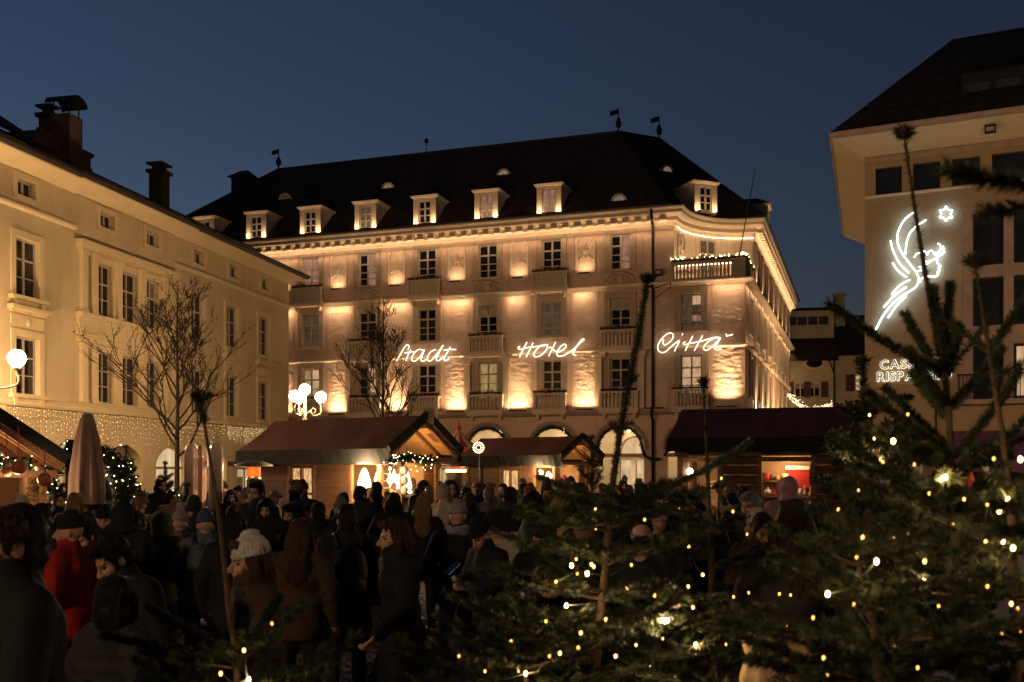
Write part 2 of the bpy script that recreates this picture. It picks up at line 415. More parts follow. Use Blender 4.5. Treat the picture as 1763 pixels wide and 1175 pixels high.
mb = MB(); sweep(mb, EAVE, [(0, 16.0), (.05, 16.0), (.07, 16.08), (0, 16.1)]); mb.build('frieze_moulding', M_cream, hotel)
dm = MB().box(-.2, .2, -.26, .0, -.12, .12).mesh('dentil', M_cream)
def dentils(a, b, rz, step=.72):
    a, b = Vector(a), Vector(b); n = int((b - a).length / step)
    for k in range(n):
        p = a.lerp(b, (k + .5) / n); obj('dentil', dm, cornice, (p.x, p.y, 16.58), (0, 0, rz))
dentils((-27.5, -.26), (1.0, -.26), 0)
for (a, b), (c, d) in zip(ARC[:-1], ARC[1:]):
    ang = math.atan2(d - b, c - a); dentils((a + .26 * math.sin(ang), b - .26 * math.cos(ang)), (c + .26 * math.sin(ang), d - .26 * math.cos(ang)), ang)
dentils((UC + .26, VB), (UC + .26, VE), R(90), .75)
area_along('cornice_lamp', (-36, -.34, 16.02), (1.4, -.40, 16.0), 170, WARM, (0, .18, 1), .05, 170, hotel); area_along('cornice_lamp', (-36, -.42, 15.97), (1.4, -.42, 15.97), 190, WARM, (0, .25, -1), .05, 178, hotel)
area_along('cornice_lamp', (UC + .34, VB, 16.02), (UC + .34, VE, 16.02), 150, WARM, (-.2, 0, 1), .05, 170, hotel)
mbs = MB()
for (a, b), (c, d) in list(zip(ARC[:-1], ARC[1:])):
    ang = math.atan2(d - b, c - a); nx, ny = math.sin(ang), -math.cos(ang)
    mbs.beam((a + nx * .2, b + ny * .2, 16.12), (c + nx * .2, d + ny * .2, 16.12), .03, .02)
mbs.build('led_strip', mat('led_strip_cornice', (1, .8, .5), .5, emit=(1.0, .70, .36), estr=14.0), hotel)

# roof
R0, R1, R2, R3 = Vector((-29.6, 7, 24.35)), Vector((-3.73, 7, 24.35)), Vector((-1.45, 9.28, 24.35)), Vector((-1.45, 30, 24.35))
ev = []
for i, (x, y) in enumerate(EAVE):
    ev.append((x, y))
ex = [(UL - .7, -.74)] + [(1.2 - .0, -.74)] + [(x + (UC - x) / 4.07 * .0 + .5 * (1 - k / 14) * .6, y - .62 * (k / 14)) for k, (x, y) in enumerate(ARC)][1:-1] + [(UC + .74, VB - .62), (UC + .74, VE + .7)]
mb = MB(); zE = 17.22
E = [Vector((x, y, zE)) for x, y in ex]
mb.poly([E[0], E[1], R1, R0])
mid = len(E) // 2
for i in range(1, len(E) - 2): mb.poly([E[i], E[i + 1], R1 if i < mid else R2])
mb.poly([R1, E[mid], R2]); mb.poly([E[-2], E[-1], R3, R2])
mb.poly([E[0], R0, Vector((UL - .7, 14.7, zE))]); mb.poly([R0, R1, Vector((-8.2, 14.7, zE)), Vector((UL - .7, 14.7, zE))])
mb.poly([R1, R2, Vector((-8.2, 14.7, zE))]); mb.poly([R2, R3, Vector((-8.2, VE + .7, zE)), Vector((-8.2, 14.7, zE))]); mb.poly([E[-1], Vector((-8.2, VE + .7, zE)), R3])
roof = mb.build('roof', M_roof, hotel)
mb = MB()
for a, b in ((R0, R1), (R1, R2), (R2, R3), (R0, E[0]), (R1, E[2]), (R2, E[-2])): mb.tube([a, b], .11, 6)
mb.build('ridge_tiles', M_rooftrim, roof)
mb = MB(); sweep(mb, ex, [(-.02, 17.18), (.08, 17.2), (.10, 17.30), (-.02, 17.32)]); mb.build('gutter', M_rooftrim, hotel)

def dormer(loc, rz, glass, lamps=True):
    w, h = .77, 1.84
    mb = MB(); wall_grid(mb, -w, w, 0, h, [(-.43, .43, .14, 1.58)], .16)
    for s in (-1, 1): mb.quad((s * w, 0, 0), (s * w, 3.0, 0), (s * w, 3.0, h), (s * w, 0, h))
    d = mb.build('dormer', M_cream, hotel, loc=loc); d.rotation_euler = (0, 0, rz)
    mb = MB(); sweep(mb, [(-w, 3.0), (-w, 0), (w, 0), (w, 3.0)], [(0, h - .12), (.07, h - .1), (.13, h - .02), (.16, h + .05), (0, h + .07)])
    mb.build('dormer_cornice', M_cream, d)
    mb = MB(); q = w + .17
    A = [(-q, -.17, h + .06), (q, -.17, h + .06), (q, 3.2, h + .06), (-q, 3.2, h + .06), (0, .75, h + .62), (0, 3.2, h + .62)]
    mb.add(A, [(0, 1, 4), (1, 2, 5, 4), (3, 0, 4, 5)]); mb.build('dormer_roof', M_roof, d)
    window(d, M_white, glass, 0, .86, .86, 1.44, .10, rows=(.34, .67), flat=True)
    if lamps:
        for s in (-1, 1):
            block('lamp_box', M_dark, s * .62 - .09, s * .62 + .09, -.30, -.18, -.02, .06, d)
            area('dormer_lamp', (s * .62, -.22, .08), .16, 7.5, WARM, (-s * .1, .45, 1), 140, d, .08)
    return d
for i, px in enumerate((352, 441, 534, 629, 731, 837, 945)):
    g = [M_glass, M_glass, M_glass, M_dim, M_glass, M_litp, M_litp][i]
    dormer((HF.u(px, -.5), -.5, 17.3), 0, g)
dormer((2.75, 2.1, 17.28), R(40), M_glass)
dormer((UC + .5, 9.2, 17.3), R(90), M_glass)

def roof_hit(px, py):                  # where a line of sight meets the front slope
    n = Vector((0, -(24.35 - zE), 7.74)).normalized()
    c, s = HF.c, HF.s; nw = Vector((c * n.x - s * n.y, s * n.x + c * n.y, n.z))
    p = ray_at_plane(px, py, HF.world(0, -.74, zE), nw); dx, dy = p.x - HF.P[0], p.y - HF.P[1]
    return Vector((c * dx + s * dy, -s * dx + c * dy, p.z))
M_eye = glow_mat('eyebrow_window_glow', (1.0, .72, .55), .16, .4, 6)
for i, (px, py) in enumerate([(495, 340), (672, 321), (870, 298), (1068, 342)]):
    p = roof_hit(px, py); e = obj('eyebrow_window', None, roof, (p.x, p.y - .42, p.z - .25))
    mb = MB(); N = 12
    out = [(.48 * math.cos(math.pi * k / N), .44 * math.sin(math.pi * k / N)) for k in range(N + 1)]; inn = [(.33 * x / .48, .28 * z / .44 + .04) for x, z in out]
    for k in range(N):
        a, b, c, d = out[k], out[k + 1], inn[k + 1], inn[k]
        mb.quad((a[0], 0, a[1]), (b[0], 0, b[1]), (c[0], 0, c[1]), (d[0], 0, d[1])); mb.quad((a[0], 0, a[1]), (b[0], 0, b[1]), (b[0], 1.0, b[1] * .6), (a[0], 1.0, a[1] * .6))
        mb.quad((d[0], 0, d[1]), (c[0], 0, c[1]), (c[0], .12, c[1]), (d[0], .12, d[1]))
    mb.build('eyebrow_frame', M_cream, roof, loc=e.location)
    MB().poly([(x, .08, z) for x, z in inn]).build('pane', M_eye if i in (1, 2, 3) else M_dim, roof, loc=e.location)
    bpy.data.objects.remove(e)
# corner eyebrow
pn = (R2 - R1).cross(E[mid] - R1).normalized(); c_, s_ = HF.c, HF.s; pnw = Vector((c_ * pn.x - s_ * pn.y, s_ * pn.x + c_ * pn.y, pn.z)); pw_ = ray_at_plane(1143, 292, HF.world(R1.x, R1.y, R1.z), pnw); e = Vector((c_ * (pw_.x - HF.P[0]) + s_ * (pw_.y - HF.P[1]), -s_ * (pw_.x - HF.P[0]) + c_ * (pw_.y - HF.P[1]), pw_.z - .25)) + Vector((.32, -.32, 0)); mb = MB(); rz = Matrix.Rotation(R(45), 3, 'Z')
out = [(.48 * math.cos(math.pi * k / 12), .44 * math.sin(math.pi * k / 12)) for k in range(13)]; inn = [(.33 * x / .48, .28 * z / .44 + .04) for x, z in out]
for k in range(12):
    a, b, c, d = out[k], out[k + 1], inn[k + 1], inn[k]
    mb.quad(*[rz @ Vector(q) for q in ((a[0], 0, a[1]), (b[0], 0, b[1]), (c[0], 0, c[1]), (d[0], 0, d[1]))]); mb.quad(*[rz @ Vector(q) for q in ((a[0], 0, a[1]), (b[0], 0, b[1]), (b[0], 1, b[1] * .6), (a[0], 1, a[1] * .6))])
mb.build('eyebrow_frame', M_cream, roof, loc=e); MB().poly([rz @ Vector((x, .08, z)) for x, z in inn]).build('pane', M_eye, roof, loc=e)
# finials with weather vanes, chimney
def finial(p, s=1.0, flag=True):
    mb = MB(); mb.lathe([(.05, 0), (.05, .25), (.17, .38), (.2, .62), (.12, .86), (.04, .98), (.025, 1.55)], p, 10)
    if flag: mb.add([Vector(p) + Vector(q) for q in ((-.02, 0, 1.55), (-.62, 0, 1.42), (-.55, 0, 1.12), (-.02, 0, 1.22), (-.02, .02, 1.55), (-.62, .02, 1.42), (-.55, .02, 1.12), (-.02, .02, 1.22))], [(0, 1, 2, 3), (4, 5, 6, 7), (0, 1, 5, 4), (1, 2, 6, 5), (2, 3, 7, 6)])
    mb.build('weather_vane', M_dark, roof, smooth=False)
for p in (R0, R1, R2): finial(p)
MB().lathe([(.03, 0), (.03, .7), (.14, .75), (.16, .95), (.05, 1.05)], (-17.6, 7, 24.35), 8).build('roof_vent', M_dark, roof)
cx_, cz_ = HF.uz(420, 310, 9.0)
mb = MB(); mb.box(cx_ - .75, cx_ + .75, 8.4, 9.6, 19, cz_ + .1); mb.add([(cx_ - 1.0, 8.15, cz_ + .12), (cx_ + 1.0, 8.15, cz_ + .12), (cx_ + 1.0, 9.85, cz_ + .12), (cx_ - 1.0, 9.85, cz_ + .12), (cx_ - .35, 9, cz_ + .72), (cx_ + .35, 9, cz_ + .72)], [(0, 1, 5, 4), (1, 2, 5), (2, 3, 4, 5), (3, 0, 4), (3, 2, 1, 0)])
mb.build('chimney', mat('chimney_brick', (.10, .055, .04), .9, var=.3, bump=.3), roof)

# windows, surrounds
GL = {(2, 2): [M_litp], (3, 2): [M_glass, M_glass, M_glass, M_glass, M_litp, M_litp, M_litp, M_litp], (7, 2): [M_glass, M_glass, M_glass, M_glass, M_litp, M_litp, M_litp, M_litp],
      (5, 0): [M_lity], (8, 0): [M_lit], (3, 0): [M_glass, M_glass, M_glass, M_glass, M_lit, M_lit, M_lit, M_lit], (8, 1): [M_dim, M_dim, M_dim, M_dim, M_lit, M_dim, M_litp, M_dim], (2, 0): [M_lity, M_lity, M_lity, M_lity, M_lit, M_lit, M_lity, M_lity]}
for i, u in enumerate(COLS):
    if i < 1: continue
    for fl in range(3):
        if fl == 2 and u > 1: continue
        g = GL.get((i, fl), [[M_glass], [M_dim], [M_glass], [M_glass]][(i * 5 + fl * 3) % 4]); h = [2.27, 2.08, 2.08][fl]; zc = [7.485, 11.12, 14.88][fl]
        window(hotel, M_white, g, u, zc, 1.24, h, .16)
        sb = MB(); s0, s1, b0, b1 = u - .62, u + .62, zc - h / 2, zc + h / 2; e = .30 if fl < 2 else .26
        sb.box(s0 - e, s0 - .003, -.06, .05, b0 - .05, b1 + e); sb.box(s1 + .003, s1 + e, -.06, .05, b0 - .05, b1 + e); sb.box(s0 - .003, s1 + .003, -.062, .05, b1 + .003, b1 + e)
        sb.box(s0 - e - .07, s0 - e + .06, -.09, .04, b0 - .05, b1 + e + .07); sb.box(s1 + e - .06, s1 + e + .07, -.09, .04, b0 - .05, b1 + e + .07); sb.box(s0 - e, s1 + e, -.088, .04, b1 + e - .06, b1 + e + .07)
        sb.box(s0 - e - .08, s1 + e + .08, -.15, .06, b0 - .14, b0 - .045)
        sb.build('window_surround', M_grey, hotel)
for (u, z) in ((COLS[7], 11.88), (COLS[5], 11.88), (COLS[4], 15.5)):      # roller blinds half let down
    if u == COLS[4]: continue
    block('roller_blind', M_grey, u - .53, u + .53, .10, .125, z - .32, z + .26, hotel)
# side windows (steep view): a frame and one pane each
for v in SIDE_V:
    for fl in range(3):
        if fl == 2 and v < VB: continue
        h = [2.27, 2.08, 2.08][fl]; zc = [7.485, 11.12, 14.88][fl]
        wo = window(hotel, M_white, [M_glass], UC - .16, zc, 1.24, h, v, rot=R(90), panes=False)
        sb = MB(); s0, s1, b0, b1 = v - .62, v + .62, zc - h / 2, zc + h / 2; e = .3
        for a, b, c, d in ((s0 - e, s0 - .003, b0, b1 + e), (s1 + .003, s1 + e, b0, b1 + e), (s0 - .003, s1 + .003, b1 + .003, b1 + e), (s0 - e - .1, s1 + e + .1, b0 - .14, b0 - .01)):
            sb.box(UC - .05, UC + .1, a, b, c, d)
        if fl == 0: sb.box(UC - .05, UC + .32, s0 - e - .2, s1 + e + .2, b1 + e + .12, b1 + e + .3)
        sb.build('window_surround', M_cream, hotel)
for k, v in enumerate([5.05] + [SIDE_V[i] + 2.05 for i in range(1, 8)]):
    pb = MB(); pb.box(UC - .02, UC + .12, v - .28, v + .28, 13.0, 15.95); pb.build('pilaster', M_cream, hotel)
    area('side_uplight', (UC + .24, v, 13.05), .4, 26, WARM, (-.38, 0, 1), 120, hotel, .1)
    pb = MB(); pb.box(UC - .02, UC + .10, v - .3, v + .3, 5.6, 8.95); pb.box(UC - .02, UC + .10, v - .3, v + .3, 9.2, 12.6); pb.build('pilaster', M_cream, hotel)
    area('side_uplight', (UC + .36, v, 5.62), .5, 45, WARM, (-.3, 0, 1), 120, hotel, .1)
area_along('string_lamp', (UC + .26, .3, 12.60), (UC + .26, VE, 12.60), 150, WARM, (-.5, 0, -1), .04, 150, hotel)
area_along('string_lamp', (UC + .2, .3, 9.25), (UC + .2, VE, 9.25), 55, WARM, (-.6, 0, 1), .04, 150, hotel)

# rough-cast panels between the bays, first and second floor, with their uplights
def rough_panel(u0, u1, z0, z1, seed, taper=True):
    nu, nz = max(6, int((u1 - u0) / .05)), int((z1 - z0) / .05); vs, fs = [], []
    for j in range(nz + 1):
        for i in range(nu + 1):
            x = u0 + (u1 - u0) * i / nu; z = z0 + (z1 - z0) * j / nz
            p = Vector((x * 2.0 + seed * 7, z * 4.6, seed))
            d = .5 + .5 * noise.noise(p) + .35 * noise.noise(p * 2.7) + .22 * noise.noise(p * 6.1)
            ed = min(i, nu - i) / 3.0
            vs.append((x, -.012 - .045 * max(0, d) * min(1, ed), z))
    for j in range(nz):
        for i in range(nu):
            a = j * (nu + 1) + i; fs.append((a, a + 1, a + nu + 2, a + nu + 1))
    m = MB().add(vs, fs); m.build('rough_panel', M_rough, hotel, smooth=True)
MIDS = [(a + b) / 2 for a, b in zip(COLS[:-1], COLS[1:])]
for i, m in enumerate(MIDS):
    if m < -27.5: continue
    rough_panel(m - .86, m + .86, 5.6, 8.95, i + 1); rough_panel(m - .86, m + .86, 9.22, 12.6, i + 21)
    block('uplight', M_dark, m - .56, m + .56, -.40, -.30, 5.545, 5.62, hotel)
    if i < 7:
        area('facade_uplight', (m, -.46, 5.66), 1.0, 72, WARM, (0, .0, 1), 165, hotel, .10); area('facade_uplight', (m, -.42, 5.66), .9, 16, WARM, (0, .05, 1), 50, hotel, .06)
        if i < 5: area_along('string_lamp', (m - .9, -.40, 12.66), (m + .9, -.40, 12.66), 30, WARM, (0, .12, -1), .05, 178, hotel)
        else: area_along('string_lamp', (m - .75, -.40, 12.66), (m + .3, -.40, 12.66), 18, WARM, (0, .12, -1), .05, 178, hotel)
    else: pass
rough_panel(3.35, 5.2, 5.6, 12.55, 51)
area('facade_uplight', (4.28, -.46, 5.66), 1.1, 58, WARM, (0, .08, 1), 90, hotel, .10); area('facade_uplight', (4.28, -.46, 5.66), 1.0, 34, WARM, (0, .04, 1), 42, hotel, .06); block('uplight', M_dark, 3.7, 4.86, -.40, -.30, 5.545, 5.62, hotel)
area_along('string_lamp', (3.4, -.40, 12.66), (5.2, -.40, 12.66), 22, WARM, (0, .12, -1), .05, 178, hotel)

# top floor ornament panels with small uplights, fluted strips beside the windows
def ornament(u, y, rz=0, w=.55, z0=13.72, z1=16.02):
    o = MB().quad((-w, -.006, z0), (w, -.006, z0), (w, -.006, z1), (-w, -.006, z1)).build('ornament_panel', M_rough, hotel, loc=(u, y, 0)); o.rotation_euler = (0, 0, rz); mb = MB()
    fr = [(-w, z0), (w, z0), (w, z1 - .28), (w - .14, z1 - .28), (w - .14, z1), (-w + .14, z1), (-w + .14, z1 - .28), (-w, z1 - .28)]
    for a, b in zip(fr, fr[1:] + fr[:1]):
        mb.beam((a[0], -.05, a[1]), (b[0], -.05, b[1]), .13, .085)
    mb.build('panel_frame', M_cream, o)
    mb = MB(); c = (z0 + z1) / 2 + .12
    for s in (-1, 1):
        mb.tube(smooth_path([(s * .5, -.03, c + .42), (s * .30, -.03, c + .12), (s * .10, -.03, c - .02), (s * .14, -.03, c - .22), (s * .42, -.03, c - .44), (s * .5, -.03, c - .62)], 4), .035, 5)
        mb.tube(smooth_path([(s * .05, -.03, c + .1), (s * .2, -.03, c + .25), (s * .08, -.03, c + .34)], 3), .03, 5)
    mb.tube([(0, -.04, c + .78), (0, -.05, c + .45), (0, -.04, c + .2)], [.012, .06, .03], 6); mb.ell((0, -.03, c), (.12, .05, .13), 10, 6); mb.ell((0, -.03, c - .3), (.07, .05, .1), 8, 6)
    mb.build('ornament', M_cream, o, smooth=True)
    block('lamp_box', M_dark, -.34, .34, -.46, -.34, z0 - .06, z0 + .02, o)
    area('panel_uplight', (0, -.40, z0 + .04), .5, 14, WARM, (0, .10, 1), 160, o, .10)
for i, m in enumerate(MIDS):
    if m > -27.5 and m < 0: ornament(m, 0)
for k in (2, 12):
    (a, b), (c, d) = ARC[k], ARC[k + 1]; an = math.atan2(d - b, c - a)
    ornament((a + c) / 2 + math.sin(an) * .03, (b + d) / 2 - math.cos(an) * .03, an, .5)
for i, u in enumerate(COLS[1:8]):
    for s in (-1, 1):
        mb = MB(); c = u + s * 1.18
        mb.box(c - .2, c + .2, -.04, .02, 13.0, 16.0)
        for q in (-.15, -.05, .05, .15): mb.box(c + q - .03, c + q + .03, -.075, -.038, 13.2, 15.85)
        mb.build('fluted_pilaster', M_salmon, hotel)
# recess window on the terrace
(a, b), (c, d) = ARC[7], ARC[8]; an = math.atan2(d - b, c - a)
mx_, my_ = (a + c) / 2, (b + d) / 2
window(hotel, M_white, [M_dim], mx_ + math.sin(an) * .1, 14.6, 1.2, 2.7, my_ - math.cos(an) * .1, rot=an)
sb = MB(); sb.box(-.9, -.62, -.12, .1, 13.0, 16.0); sb.box(.62, .9, -.12, .1, 13.0, 16.0); sb.box(-.62, .62, -.118, .1, 15.97, 16.02)
o = sb.build('window_surround', M_cream, hotel, loc=(mx_ + math.sin(an) * .03, my_ - math.cos(an) * .03, 0)); o.rotation_euler = (0, 0, an)

# arched relief hoods over the second-floor windows of the odd bays
for u in (COLS[1], COLS[3], COLS[5], COLS[7]):
    mb = MB()
    arc = [(u + .95 * math.cos(t), 12.93 + .72 * math.sin(t)) for t in [math.pi * k / 14 for k in range(15)]]
    mb.tube([(x, -.05, z) for x, z in arc], .085, 6); mb.tube([(u + (x - u) * .72, -.05, 12.93 + (z - 12.93) * .72) for x, z in arc], .05, 6)
    mb.ell((u, -.06, 13.25), (.2, .1, .36), 10, 7); mb.ell((u, -.08, 13.55), (.28, .1, .14), 10, 6)
    for s in (-1, 1): mb.tube(smooth_path([(u + s * .15, -.06, 13.1), (u + s * .42, -.06, 13.25), (u + s * .55, -.06, 13.02)], 4), .055, 5); mb.ell((u + s * .42, -.05, 13.05), (.16, .07, .09), 8, 5)
    mb.build('window_hood', M_grey, hotel, smooth=True)

# balconies
bal = MB().lathe([(.075, 0), (.075, .06), (.045, .1), (.085, .25), (.095, .36), (.05, .52), (.045, .6), (.075, .66), (.075, .72)], n=8).mesh('baluster', M_cream, True)
balg = MB().lathe([(.075, 0), (.075, .06), (.045, .1), (.085, .25), (.095, .36), (.05, .52), (.045, .6), (.075, .66), (.075, .72)], n=8).mesh('baluster', M_grey, True)
def balcony(u, z0, half, depth, n, posts=.2, rail=1.04, m=M_cream, bm=bal, tall_posts=None):
    mb = MB()
    mb.box(-half - .06, half + .06, -depth - .06, .02, -.16, 0); mb.box(-half, half, -depth, -.001, -.26, -.161)
    for s in (-1, 1): mb.box(s * (half - posts / 2) - posts / 2, s * (half - posts / 2) + posts / 2, -depth, -depth + .2, 0, rail - .12)
    mb.box(-half - .03, half + .03, -depth - .03, -depth + .24, rail - .119, rail); mb.box(-half + posts, half - posts, -depth + .02, -depth + .18, 0, .09)
    for s in (-1, 1): mb.box(s * half - .1 * (s > 0) - 0 * s, s * half + .1 * (s < 0), -depth + .24, 0, rail - .11, rail - .01); mb.box(s * half - .1 * (s > 0), s * half + .1 * (s < 0), -depth + .24, 0, 0, .1)
    for s in (-1, 1): mb.prism([(s * (half - .25) - .09, -.26), (s * (half - .25) + .09, -.26), (s * (half - .25) + .07, -.55), (s * (half - .25) - .07, -.55)], -depth * .7, 0)
    b = mb.build('balcony', m, hotel, loc=(u, 0, z0))
    if tall_posts:
        for s in (-1, 1):
            pb = MB(); x = s * (half + .12); pb.box(x - .2, x + .2, -depth * .55, .02, 0.0, tall_posts - .45); pb.box(x - .26, x + .26, -depth * .65, .02, tall_posts - .449, tall_posts - .2); pb.box(x - .33, x + .33, -depth * .75, .02, tall_posts - .199, tall_posts)
            pb.build('pilaster_post', M_cream, b)
    for k in range(n):
        x = -half + posts + (2 * half - 2 * posts) * (k + .5) / n
        obj('baluster', bm, b, (x, -depth + .1, .09), None, (1, 1, (rail - .21) / .72))
    return b
FLOORNAME = {1: 'first', 2: 'second', 3: 'third'}
def garland(u, z, y, half, label, seed, end=True):
    g = empty('balcony_garland', HF.world(u, y, z), HF.a, label, 'garland', 'evergreen garlands on the hotel balconies')
    rg = random.Random(seed); mb = MB()
    for k in range(int(half * 2 * 95)):
        x = rg.uniform(-half, half); a = rg.uniform(0, 2 * math.pi); r = rg.gauss(0, .07); p = Vector((x, r * math.cos(a), .1 + abs(r) * 1.1 * math.sin(a)))
        d = Vector((rg.gauss(0, 1), rg.gauss(0, 1), rg.gauss(.3, 1))).normalized() * rg.uniform(.10, .2); s = Vector((rg.gauss(0, 1), rg.gauss(0, 1), rg.gauss(0, 1))).cross(d).normalized() * .022
        mb.add([p - s, p + s, p + d], [(0, 1, 2)])
    mb.tube([(-half, 0, .08), (0, 0, .1), (half, 0, .08)], .06, 6)
    mb.build('greenery', M_fgreen, g)
    for k in range(int(half * 5) + 2): MB().ell((rg.uniform(-half, half), -.1, rg.uniform(.03, .2)), .05, 8, 6).build('bauble', M_red, g, smooth=True)
    return g
names = {1: 'leftmost', 2: 'second', 3: 'third', 4: 'fourth', 5: 'fifth', 6: 'sixth', 7: 'seventh', 8: 'eighth'}
gs = 100
under = {2: 'first dormer in view', 3: 'bare tree', 4: 'Stadt sign', 5: 'gap between the words Stadt and Hotel', 6: 'Hotel sign', 7: 'gap between the words Hotel and Città', 8: 'Città sign'}
for i in (2, 4, 6):
    u = COLS[i]; b = balcony(u, 12.92, 1.08, .62, 12, .12, .98)
    block('front_panel', M_cream, -.92, .92, -.5, -.44, .1, .84, b)
    garland(u, 12.92 + .98, -.52, 1.1, 'evergreen garland on the third-floor balcony ' + {2: 'beside the roof corner of the cream building', 4: 'above the word Stadt', 6: 'above the word Hotel'}[i], gs + i)
for i in (3, 5, 7):
    u = COLS[i]; balcony(u, 9.18, 1.14, .62, 8, .18, 1.04, tall_posts=None); garland(u, 10.22, -.52, 1.1, 'evergreen garland on the second-floor balcony ' + {3: 'behind the bare tree', 5: 'between the words Stadt and Hotel', 7: 'between the words Hotel and Città'}[i], gs + 10 + i)
for i in range(2, 9):
    u = COLS[i]; odd = i in (3, 5, 7)
    balcony(u, 5.56, 1.16 if odd else 1.02, .58, 8, .2, 1.04, tall_posts=3.4 if odd else None)
    garland(u, 6.6, -.48, 1.05, 'evergreen garland on the first-floor balcony ' + {2: 'behind the four-globe street lamp', 3: 'behind the bare tree', 4: 'below the word Stadt', 5: 'between the words Stadt and Hotel, under a yellow window', 6: 'below the word Hotel', 7: 'between the words Hotel and Città', 8: 'below the word Città'}[i], gs + 20 + i)
# corner terrace balustrade
mb = MB()
mb.box(1.1, UC + .08, -.26, .02, 0, .10); mb.box(1.1, UC + .1, -.3, .04, .92, 1.06); mb.box(UC - .75, UC + .05, -.25, .0, .101, .919); mb.box(1.1, 1.25, -.25, .0, .101, .919)
mb.box(UC - .2, UC + .06, .041, VB - .3, .0, 1.055)
tb = mb.build('terrace_balustrade', M_grey, hotel, loc=(0, 0, 12.94))
for k in range(15): obj('baluster', bal, tb, (1.4 + 3.05 * k / 14.5, -.12, .1), None, (1, 1, 1.14))
mb = MB(); mb.beam((1.3, .14, .9), (UC - .8, .14, .9), .04, .03); mb.build('led_strip', mat('led_strip_terrace', (1, .8, .5), .5, emit=(1.0, .78, .46), estr=22), tb)
area('terrace_lamp', (3.6, .9, 13.0), 2.4, 60, WARM, (-.25, .5, 1), 170, hotel, .3); area('terrace_lamp', (4.9, 2.6, 13.0), 1.6, 30, WARM, (-.3, .4, 1), 170, hotel, .3)
# terrace garland with lights
g = empty('terrace_garland', HF.world(3.2, -.13, 14.0), HF.a, 'long garland with fairy lights along the corner terrace balustrade', 'garland', 'evergreen garlands on the hotel balconies')
rg = random.Random(5); mb = MB(); mbl = MB(); path = smooth_path([(-2.1, 0, .08), (-1.0, 0, .1), (.5, 0, .08), (1.95, 0, .12), (2.12, .6, .1), (2.1, 4.2, .08)], 10)
for k in range(900):
    t = rg.random() * (len(path) - 1.001); p = path[int(t)].lerp(path[int(t) + 1], t % 1) + Vector((rg.gauss(0, .05), rg.gauss(0, .05), rg.gauss(.03, .05)))
    d = Vector((rg.gauss(0, 1), rg.gauss(0, 1), rg.gauss(.3, 1))).normalized() * rg.uniform(.1, .2); s = Vector((rg.gauss(0, 1), rg.gauss(0, 1), rg.gauss(0, 1))).cross(d).normalized() * .024
    mb.add([p - s, p + s, p + d], [(0, 1, 2)])
    if k % 12 == 0: mbl.octa(p + Vector((rg.uniform(-.05, .05), -.1, .08)), .026)
mb.tube(path, .06, 6); mb.build('greenery', M_fgreen, g); tag(mbl.build('fairy_lights', M_fairy, g), kind='stuff')
for k in range(14):
    p = path[rg.randrange(len(path))]; MB().ell(p + Vector((0, -.1, rg.uniform(0, .1))), .045, 8, 6).build('bauble', M_red, g, smooth=True)

# drainpipe, bracket, floodlight, flagpole
mb = MB(); mb.tube([(0, -.66, 17.1), (0, -.5, 16.6), (0, -.17, 16.1), (0, -.17, 12.9), (0, -.32, 12.8), (0, -.32, 12.6), (0, -.17, 12.5), (0, -.17, 5.7), (0, -.5, 5.5), (0, -.5, 5.1), (0, -.2, 4.9), (0, -.2, 0)], .085, 8); mb.build('drainpipe', M_dark, hotel, smooth=True)
u_, z_ = HF.uz(1132, 472); f = MB().box(-.05, .32, -.22, .1, -.16, .18).build('floodlight', M_dark, hotel, loc=(u_, -.25, z_)); block('lens', M_grey, .0, .26, -.235, -.222, -.1, .1, f)
mb = MB(); mb.tube([HF_l for HF_l in ((.1, -.1, 12.6), (1.2, -1.0, 12.7), (1.2, -1.0, 12.45), (.1, -.1, 12.0))], .03, 6); mb.build('bracket', M_dark, hotel)
u_, z_ = HF.uz(1273, 445); mb = MB(); mb.tube([(u_, -.2, z_), (u_ + 1.15, -2.6, z_ + 4.3)], [.035, .02], 6); mb.build('flagpole', M_dark, hotel)

